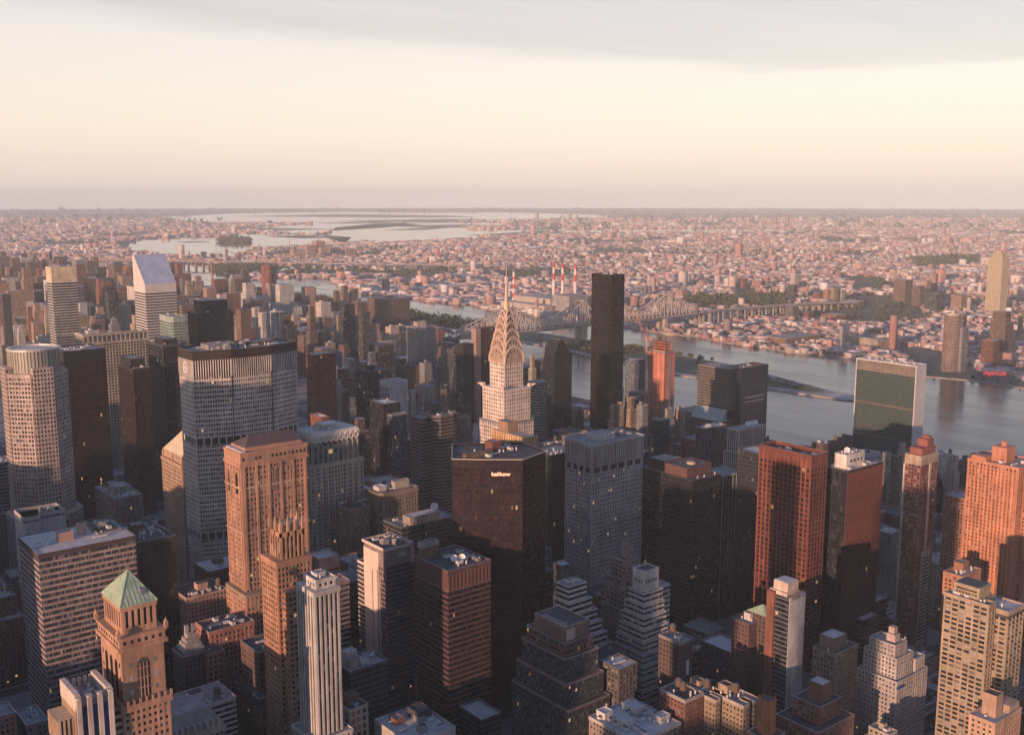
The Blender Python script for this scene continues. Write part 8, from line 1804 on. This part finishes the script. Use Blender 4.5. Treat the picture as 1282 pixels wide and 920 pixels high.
# woods and street trees of the boroughs: one mass
def wood(name, n, r0, r1, seed, size, label, only=None, power=1.2, thr=.35):
    rs = np.random.RandomState(seed); f = r0+(r1-r0)*rs.rand(n)**power; u = (rs.rand(n)*2-1)*(.5*f+40); cyw,syw = cos(R(38.943)),sin(R(38.943))
    x = 7.4+f*syw+u*cyw; y = 4+f*cyw-u*syw
    if only is not None:
        P_ = np.array(only); x = P_[:,0].min()+rs.rand(n)*np.ptp(P_[:,0]); y = P_[:,1].min()+rs.rand(n)*np.ptp(P_[:,1]); keep = inpoly(x,y,only)
    else:
        green = noise2(x+300,y,420.)+.5*noise2(x,y+90,130.); keep = ~blocked(x,y,40)&infrustum(x,y)&(green>thr)&~((x<2700)&(y<1650))
    x,y = x[keep],y[keep]; m = len(x); q = 9
    cs = rs.uniform(.7,1.4,m)*size; ox = rs.normal(0,1,(m,q,3))*np.array([.42,.42,.28]); ctr = np.stack([x,y,cs*.75],1)[:,None,:]+ox*cs[:,None,None]; ctr[:,:,2] = np.maximum(ctr[:,:,2],1.)
    u_ = rs.normal(0,1,(m,q,3)); u_ /= np.linalg.norm(u_,axis=2,keepdims=True); w_ = rs.normal(0,1,(m,q,3)); v_ = np.cross(u_,w_); v_ /= np.linalg.norm(v_,axis=2,keepdims=True); sz = cs[:,None,None]*rs.uniform(.28,.5,(m,q,1))
    V = np.stack([ctr+u_*sz,ctr+v_*sz,ctr-u_*sz,ctr-v_*sz],2).reshape(-1,3).astype(np.float32); nf = m*q
    me = bpy.data.meshes.new(name); me.vertices.add(len(V)); me.vertices.foreach_set('co',V.ravel()); me.loops.add(nf*4); me.loops.foreach_set('vertex_index',np.arange(nf*4)); me.polygons.add(nf); me.polygons.foreach_set('loop_start',np.arange(nf)*4); me.polygons.foreach_set('loop_total',np.full(nf,4)); me.update(calc_edges=True); me.materials.append(LEAF)
    o = link(name,me); o['kind']='stuff'; o['label']=label; o['category']='wood'; return o
wood('distant_wood', 7000, 1700, 5200, 21, 9., 'dark street trees and small parks among the nearer far-shore roofs')
wood('distant_wood', 4500, 5000, 13000, 22, 15., 'dark wooded patches among the hazy far rooftops', thr=.5)
wood('distant_wood', 1800, 11000, 28000, 23, 38., 'dim wooded belt along the horizon', power=1.0, thr=.3)
wood('cemetery_wood', 1500, 0, 0, 24, 13., 'long dark wood behind the pink towers across the river', [(5722,3389),(6261,3263),(5623,2914),(5014,2922)])
wood('park_wood', 1100, 0, 0, 25, 12., 'dark wooded strip behind the elevated road', [(2929,2609),(3287,2439),(2980,2209),(2680,2386)])
wood('island_wood', 800, 0, 0, 26, 11., 'bushy green trees beyond the pale twin towers on the island', [(1745,2300),(1870,2300),(1870,3900),(1760,3900)])
wood('island_wood', 260, 0, 0, 29, 9., 'green wood on the river island under the truss bridge', [(1720,1800),(1850,1720),(1860,1950),(1730,1960)])
wood('island_wood', 900, 0, 0, 27, 14., 'dark trees covering the island below the suspension bridge', [(2150,4850),(2400,4850),(2560,5100),(2500,5300),(2250,5250)])
wood('isle_wood', 500, 0, 0, 28, 22., 'small wooded isle in the bright bay', [(3560,8150),(3700,8250),(3820,8080),(3700,7900)])
b = MB(); b.poly_prism([(2150,4830),(2420,4830),(2600,5090),(2520,5330),(2240,5270)],.3,2.2); structure('island_ground', b, [GRASS])
# ------------------------------------------------------------------ truss bridge
br = thing('truss_bridge', 'long grey steel cantilever truss bridge crossing the river and island', 'bridge', (1600,2025,0)); stl = wallm((.50,.43,.395),.6,.2); stone = wallm((.38,.34,.31))
TW = [35,271,330,575]; TOP = 107; DK = 42
TW = [35,150+121,390,575]
def topz(x):
    if x < TW[0]: return np.interp(x,[-120,TW[0]],[DK+12,TOP-3])
    if x > TW[3]: return np.interp(x,[TW[3],TW[3]+140],[TOP-3,DK+12])
    for a,c in zip(TW,TW[1:]):
        if a <= x <= c:
            m = (a+c)/2; s = abs(x-m)/((c-a)/2); return DK+20+(TOP-23-DK)*s**1.7
for x in TW:
    for y in (-11,11):
        q = MB(); q.bar((x,y,DK-4),(x,y*.8,TOP),3.2); q.bar((x,y*.8,TOP),(x,y*.8,TOP+7),.9); q.build('tower_leg', wallm((.2,.17,.165)), br)
        q = MB(); q.box(x-6,x+6,y-5,y+5,.1,DK-6); q.build('stone_pier', stone, br)
    q = MB(); q.bar((x,-9,TOP-4),(x,9,TOP-4),2.2); q.bar((x,-10,TOP-30),(x,10,TOP-30),1.8); q.build('portal', stl, br)
q = MB(); q.box(-330,720,-12.5,12.5,DK-3,DK-1,bottom=True); q.box(-330,720,-12.5,-11.9,DK-6,DK-3,bottom=True); q.box(-330,720,11.9,12.5,DK-6,DK-3,bottom=True); q.build('deck', wallm((.2,.18,.18)), br)
q = MB(); q.box(-120,715,-11,11,DK+7,DK+8.2,bottom=True); q.build('upper_deck', stl, br)
for y in (-11.8,11.8):
    xs = np.arange(-120,716,15.)
    q = MB(); w2 = MB()
    for i,(a,c) in enumerate(zip(xs,xs[1:])):
        q.bar((a,y,topz(a)),(c,y,topz(c)),3.2); q.bar((a,y,DK),(c,y,DK),2.6)
        w2.bar((a,y,DK),(a,y,topz(a)),1.7)
        if i%2: w2.bar((a,y,DK),(c,y,topz(c)),1.7)
        else: w2.bar((a,y,topz(a)),(c,y,DK),1.7)
    q.build('chord', stl, br); w2.build('web_truss', stl, br)
for x in range(-320,-110,24): q = MB(); q.box(x-2,x+2,-11,11,.1,DK-3); q.build('approach_pier', stone, br)
# Manhattan side curving ramp truss
q = MB(); pts = [(-330,0,DK-3),(-400,10,DK-6),(-480,40,DK-12),(-560,90,DK-20)]
for p,r in zip(pts,pts[1:]): q.bar(p,r,20,0,3)
q.build('ramp', wallm((.45,.42,.40)), br)
# Queens side viaduct
vd = thing('viaduct', 'elevated road viaduct on tall piers running inland from the truss bridge', 'viaduct', (2320,2035,0)); pts = [(0,-8,DK-2),(120,4,DK-3),(300,16,34),(480,20,30),(640,20,24),(820,10,16)]
q = MB()
for p,r in zip(pts,pts[1:]): q.bar(p,r,24,0,2.5)
q.build('deck', wallm((.26,.23,.23)), vd); q = MB()
for p,r in zip(pts,pts[1:]):
    for s in (-11,11): q.bar((p[0],p[1]+s,p[2]+2),(r[0],r[1]+s,r[2]+2),.8,0,2)
q.build('railing', stl, vd)
for k in range(26):
    f = k/25*5; i = min(4,int(f)); g_ = f-i; p,r = pts[i],pts[i+1]; x,y,z = [p[a]+(r[a]-p[a])*g_ for a in range(3)]
    q = MB(); q.box(x-1.6,x+1.6,y-10,y-6,.1,z-1); q.box(x-1.6,x+1.6,y+6,y+10,.1,z-1); q.box(x-1.6,x+1.6,y-9.9,y+9.9,z-4,z-1.2); q.build('pier', stone, vd)
for x in (22,52): q = MB(); q.box(x-4,x+4,-14,-6,.1,DK+2); q.box(x-4,x+4,6,14,.1,DK+2); q.build('abutment_tower', wallm((.5,.45,.42)), vd)
# ------------------------------------------------------------------ power station
for i,(x,y) in enumerate(((2023,2460),(2294,2675),(2290,2626),(2295,2570))):
    x,y = (2230,2745) if i == 0 else (x+50,y)
    t = thing('smokestack', ['red and white striped chimney standing apart, nearest the needle spire','tall red topped white chimney, first of the close trio','tall red topped white chimney, middle of the close trio','tall red topped white chimney, last of the close trio'][i], 'chimney', (x,y,0))
    hs = 122 if i == 0 else 152; zz_ = [0,.30,.42,.54,.66,.78,.86,1.0] if i==0 else [0,.62,.76,.89,1.0]
    r_ = lambda z: 6.2-2.4*z
    for k,(a,c) in enumerate(zip(zz_,zz_[1:])): q = MB(); q.cyl(0,0,a*hs,c*hs,r_(a),r_(c),14); q.build('chimney_band', wallm((.62,.58,.55) if k%2==0 else (.50,.05,.045),.7,.12), t)
pw2 = wallm((.46,.40,.37)); t = thing('power_station', 'pale boxy power station under the striped chimneys', 'power station', (2180,2480,0))
for nm,(x0,x1,y0,y1,z) in (('boiler_house',(30,130,60,240,48)),('turbine_hall',(-10,29,40,260,30)),('annex',(40,120,-20,59,62)),('gas_holder_hall',(131,180,40,200,36))): q = MB(); q.box(x0,x1,y0,y1,0,z); q.build(nm, pw2 if nm!='annex' else wallm((.30,.29,.30)), t)
for k in range(4): q = MB(); q.cyl(-40+k*4,-20+k*34,0,20,11,11,18); q.cyl(-40+k*4,-20+k*34,20,24,11,1,18); q.build('storage_tank', wallm('white'), t)
# ------------------------------------------------------------------ far bridges
sb = thing('suspension_bridge', 'far grey suspension bridge with two slender towers over the bright river', 'bridge', (2330,5216,0)); v = Vector((272,-322,0)); ps = [Vector((0,0,0)),v]
far_st = wallm((.33,.29,.29))
for p in ps:
    for s in (-9,9):
        n_ = Vector((.76,.645,0))*s; q = MB(); q.bar((p.x+n_.x,p.y+n_.y,0),(p.x+n_.x,p.y+n_.y,96),6); q.build('tower_leg', far_st, sb)
    q = MB(); q.bar((p.x-7,p.y-6,92),(p.x+7,p.y+6,92),5); q.build('tower_head', far_st, sb)
q = MB(); q.bar(tuple(-v*2.2+Vector((0,0,32))),tuple(v*3.4+Vector((0,0,30))),22,0,5); q.build('deck', far_st, sb)
for s in (-9,9):
    n_ = Vector((.76,.645,0))*s; q = MB(); cab = []
    for k in range(25):
        f = -0.55+k/24*2.1; z = 38+56*(abs(2*f-1)**2 if 0<=f<=1 else max(0,1-min(abs(f),abs(f-1))/.55)); cab.append(tuple(v*f+n_+Vector((0,0,z))))
    for a,c in zip(cab,cab[1:]): q.bar(a,c,1.6)
    for a in cab[1:-1]: q.bar(a,(a[0],a[1],33),.6)
    q.build('cable', far_st, sb)
for f in (-2,-1.6,-1.2,-.8,1.6,2.,2.4,2.8,3.2): p = v*f; q = MB(); q.box(p.x-4,p.x+4,p.y-4,p.y+4,0,30); q.build('pier', far_st, sb)
av = thing('viaduct', 'long reddish arched railway viaduct far away left of the suspension bridge', 'viaduct', (1830,6080,0)); rd = wallm((.36,.20,.17)); v = Vector((500,-860,0))
q = MB(); q.bar((0,0,30),tuple(v+Vector((0,0,32))),14,0,6); q.build('deck', rd, av)
for k in range(22): p = v*(k/21); q = MB(); q.box(p.x-5,p.x+5,p.y-5,p.y+5,0,28); q.build('pier', rd, av)
t = thing('hospital_complex', 'hazy pink cluster of connected hospital towers on the far island', 'hospital', (3080,5750,0)); pk = facadem('M')
for (x,y,w,d,h) in ((0,0,60,60,70),(80,30,60,60,95),(-70,40,50,50,50),(160,10,70,50,55),(250,-30,60,50,48),(60,-60,50,40,60)): q = MB(); q.box(x,x+w,y,y+d,0,h,bay=5,fl=4.5); o = q.build('wing', pk, t); o.color=(.46,.29,.25,1)
for k in range(2): q = MB(); q.cyl(100+k*18,60,95,125,3,2,8); q.build('chimney', wallm('pink'), t)
for i,(X,Y) in enumerate(((11609,13704),(12033,13361))):
    t = thing('apartment_tower', ['lone pink tower far on the bay shore, nearer the needle spire','lone pink tower far on the bay shore, nearer the black monolith'][i], 'tower', (X,Y,0)); q = MB(); q.box(0,50,0,50,0,75,bay=9,fl=9); q.box(14,36,14,36,75,82); o = q.build('wall', facadem('M'), t); o.color=(.6,.42,.34,1)
t = thing('smokestack', 'thin orange brick chimney rising among the uptown towers', 'chimney', (1437,3330,0)); q = MB(); q.cyl(0,0,0,150,4,2.6,12); q.build('shaft', wallm('orange'), t)
t = thing('apartment_tower', 'curved red tower lit on its left beside a dark slab', 'tower', (1610,3310,0)); q = MB(); q.poly_prism([(0,0),(14,-8),(24,-8),(24,26),(6,26),(-2,14)],0,140,0,1,3,3.1); o = q.build('curved_wing',[facadem('R'),roofm('gravel')],t); o.color=(.42,.12,.085,1)
q = MB(); q.box(24.2,44,-4,22,0,134,0,1); o = q.build('dark_slab',[facadem('D'),roofm('tar')],t); o.color=(.07,.06,.065,1)
t = thing('arena_hall', 'long white vaulted tennis hall among trees by the far river', 'hall', (2220,3560,0)); q = MB()
for k in range(8):
    a0,a1 = pi*k/8,pi*(k+1)/8; q.face([(0,30*cos(a0),16*sin(a0)),(190,30*cos(a0)-60,16*sin(a0)),(190,30*cos(a1)-60,16*sin(a1)),(0,30*cos(a1),16*sin(a1))][::-1])
q.build('vaulted_roof', wallm('white'), t); q = MB(); q.box(190,230,-95,-25,0,20); q.build('end_block', wallm('white'), t)
# ------------------------------------------------------------------ cars and street life
def carmesh(col):
    b = MB(); prof = [(-2.2,.35),(2.2,.35),(2.25,.85),(1.1,.95),(.55,1.45),(-1.2,1.45),(-1.9,.95),(-2.25,.9)]
    n = len(prof)
    for s in (-1,1): b.face([(x,s*.88,z) for x,z in (prof if s<0 else prof[::-1])],None,0)
    for i in range(n):
        p,q = prof[i],prof[(i+1)%n]; m = 1 if i in (3,5) else 0; b.face([(p[0],-.88,p[1]),(p[0],.88,p[1]),(q[0],.88,q[1]),(q[0],-.88,q[1])],None,m)
    b.box(-1.0,.5,-.9,.9,.98,1.36,1)
    for x in (-1.4,1.4):
        for y in (-.8,.8):
            for k in range(8):
                a0,a1 = 2*pi*k/8,2*pi*(k+1)/8; b.face([(x,y*1.12,.34),(x+.34*cos(a0),y*1.12,.34+.34*sin(a0)),(x+.34*cos(a1),y*1.12,.34+.34*sin(a1))],None,1)
    return b.mesh('car',[NTcar(col), metalm((.02,.02,.022),.25,.2)])
def NTcar(col):
    key = ('car',col)
    if key not in MATS: t = NT('car_paint_%d'%len(MATS)); MATS[key] = t.set(col=col, rough=.3, spec=.6)
    return MATS[key]
CARS = {k:carmesh(v) for k,v in dict(white=(.75,.75,.74),silver=(.45,.45,.46),black=(.02,.02,.022),red=(.35,.04,.035),yellow=(.65,.42,.03)).items()}
dx_,dy_,dz_ = deck_at; rc = random.Random(3)
for r_ in range(3):
    for k in range(12):
        if rc.random() < .3: continue
        c_ = rc.choice(['white','white','silver','black','silver']); o = link('parked_car', CARS[c_], None, (dx_+3.5+k*2.9,dy_+4+r_*6.6,dz_+.02), pi/2)
        tag(o, f'{c_} car parked on the open roof of the low parking deck', 'car', f'{c_} cars parked on the roof deck')
for (xa,n0,n1) in ((645,37,45),(860,37,42),(375,40,43),(510,39,42)):
    y = (n0-33.6)*80.4
    while y < (n1-33.6)*80.4:
        for ln in (-8.3,-5,-1.7,1.7,5):
            if rc.random() < .22:
                c_ = rc.choice(['yellow','yellow','black','silver','white','red']); o = link('street_car', CARS[c_], None, (xa+ln,y+rc.uniform(-3,3),.02), pi/2)
                tag(o, f'{c_} car driving along a shaded avenue between the towers', 'car', f'{c_} cars on the shaded avenues')
        y += 11
lp = MB(); lp.cyl(0,0,0,8,.1,.07,6); lp.bar((0,0,8),(2,0,8.3),.09); LPM = lp.mesh('post',[metalm((.1,.1,.1))]); lh = MB(); lh.box(1.4,2.4,-.2,.2,8.1,8.35,bottom=True); LHM = lh.mesh('lamp_head',[emitm((1.,.62,.25),14.)])
for (xa,wa) in ((645,13),(860,14)):
    for n in range(36,42):
        for s in (-1,1):
            t = thing('street_lamp', 'glowing amber street lamp on a shaded avenue kerb', 'lamp', (xa+s*(wa+.6),(n-33.6)*80.4+20*s,.15), 'amber street lamps along the shaded avenues', 0 if s<0 else pi); link('post',LPM,t); link('lamp_head',LHM,t)
# ------------------------------------------------------------------ the streets west of and below the terrace: out of the picture, with unseen towers added to shade it
b = MB(); rw = random.Random(9)
for (x,y,w,d,h) in ((-105,234,24,19,282),(-165,134,62,27,272),(-110,300,45,70,235),(-330,602,65,58,312),(-200,690,75,50,192),(20,690,30,32,212),(-520,690,70,60,247),(-280,850,55,60,180),(-200,900,55,55,183),(-150,1255,100,40,259),(-290,1100,60,60,180),(-290,1180,60,60,205),(-290,1265,60,60,229),(5,470,38,50,130),(-560,460,70,70,150),(-600,80,50,50,171),(-700,0,70,60,229),(-200,1000,50,60,170),(-30,800,45,50,150),(-800,520,70,60,250),(-480,830,50,60,200),(40,900,40,50,160),(-60,590,40,40,130)): b.box(x,x+w,y,y+d,0,h,0,1)  # tall casters, the first three invented, placed to shadow chosen fronts
for n in range(30,53):
    for x0 in range(-1250,640,34):
        if any(abs(x0+15-(a)) < 26 for a in (65,-215,-490,-760,-1030,220,375,510)): continue
        y0 = (n-33.6)*80.4+9
        for k in (0,1):
            y = y0+k*31; h = rw.uniform(32,66) if rw.random()<.75 else rw.uniform(66,120)
            f_ = (x0+15-7)*sin(R(38.943))+(y+15-4)*cos(R(38.943)); u_ = (x0+15-7)*cos(R(38.943))-(y+15-4)*sin(R(38.943))
            if f_ > 60 and u_ > -.5*f_-45 and (373-h)/f_ < .585: continue
            if abs(x0)<60 and abs(y)<60: continue
            if f_ > 0 and u_ > -.5*f_-20: h = min(h,55)
            b.box(x0+1,x0+32,y,y+29,0,h,0,1)
for n in range(33,50):
    for x0 in range(400,1290,34):
        if any(abs(x0+15-a) < 28 for a in (510,645,860,1080,1290)): continue
        for k in (0,1):
            y = (n-33.6)*80.4+9+k*31; f_ = (x0-7)*sin(R(38.943))+(y+29-4)*cos(R(38.943)); u_ = (x0-7)*cos(R(38.943))-(y+29-4)*sin(R(38.943))
            if f_ > 0 and u_ > .5*f_+12: b.box(x0+1,x0+32,y,y+29,0,rw.uniform(14,48) if rw.random()<.8 else rw.uniform(48,95),0,1)
o = b.build('outlying_blocks_shade_towers', [facadem('G'),roofm('gravel')]); o.color=(.28,.2,.16,1); o['kind']='stuff'; o['category']='district'; o['label']='dense city blocks and added shadow towers beyond the edges of the picture'
# ------------------------------------------------------------------ air
hz = MB(); hz.box(-30500,30500,-30500,30300,-1.0,480,bottom=True); ho = hz.build('haze',[bpy.data.materials.new('haze')]); ho.rotation_euler = (0,0,R(-38.943)); ho['kind']='stuff'
hm = ho.data.materials[0]; hm.use_nodes = True; hn = hm.node_tree; hn.nodes.clear(); ou = hn.nodes.new('ShaderNodeOutputMaterial'); vp = hn.nodes.new('ShaderNodeVolumePrincipled')
vp.inputs['Color'].default_value = (.81,.945,1.0,1); vp.inputs['Density'].default_value = HAZE; vp.inputs['Anisotropy'].default_value = -0.17
hn.links.new(vp.outputs[0], ou.inputs['Volume'])
print('objects', len(bpy.data.objects))
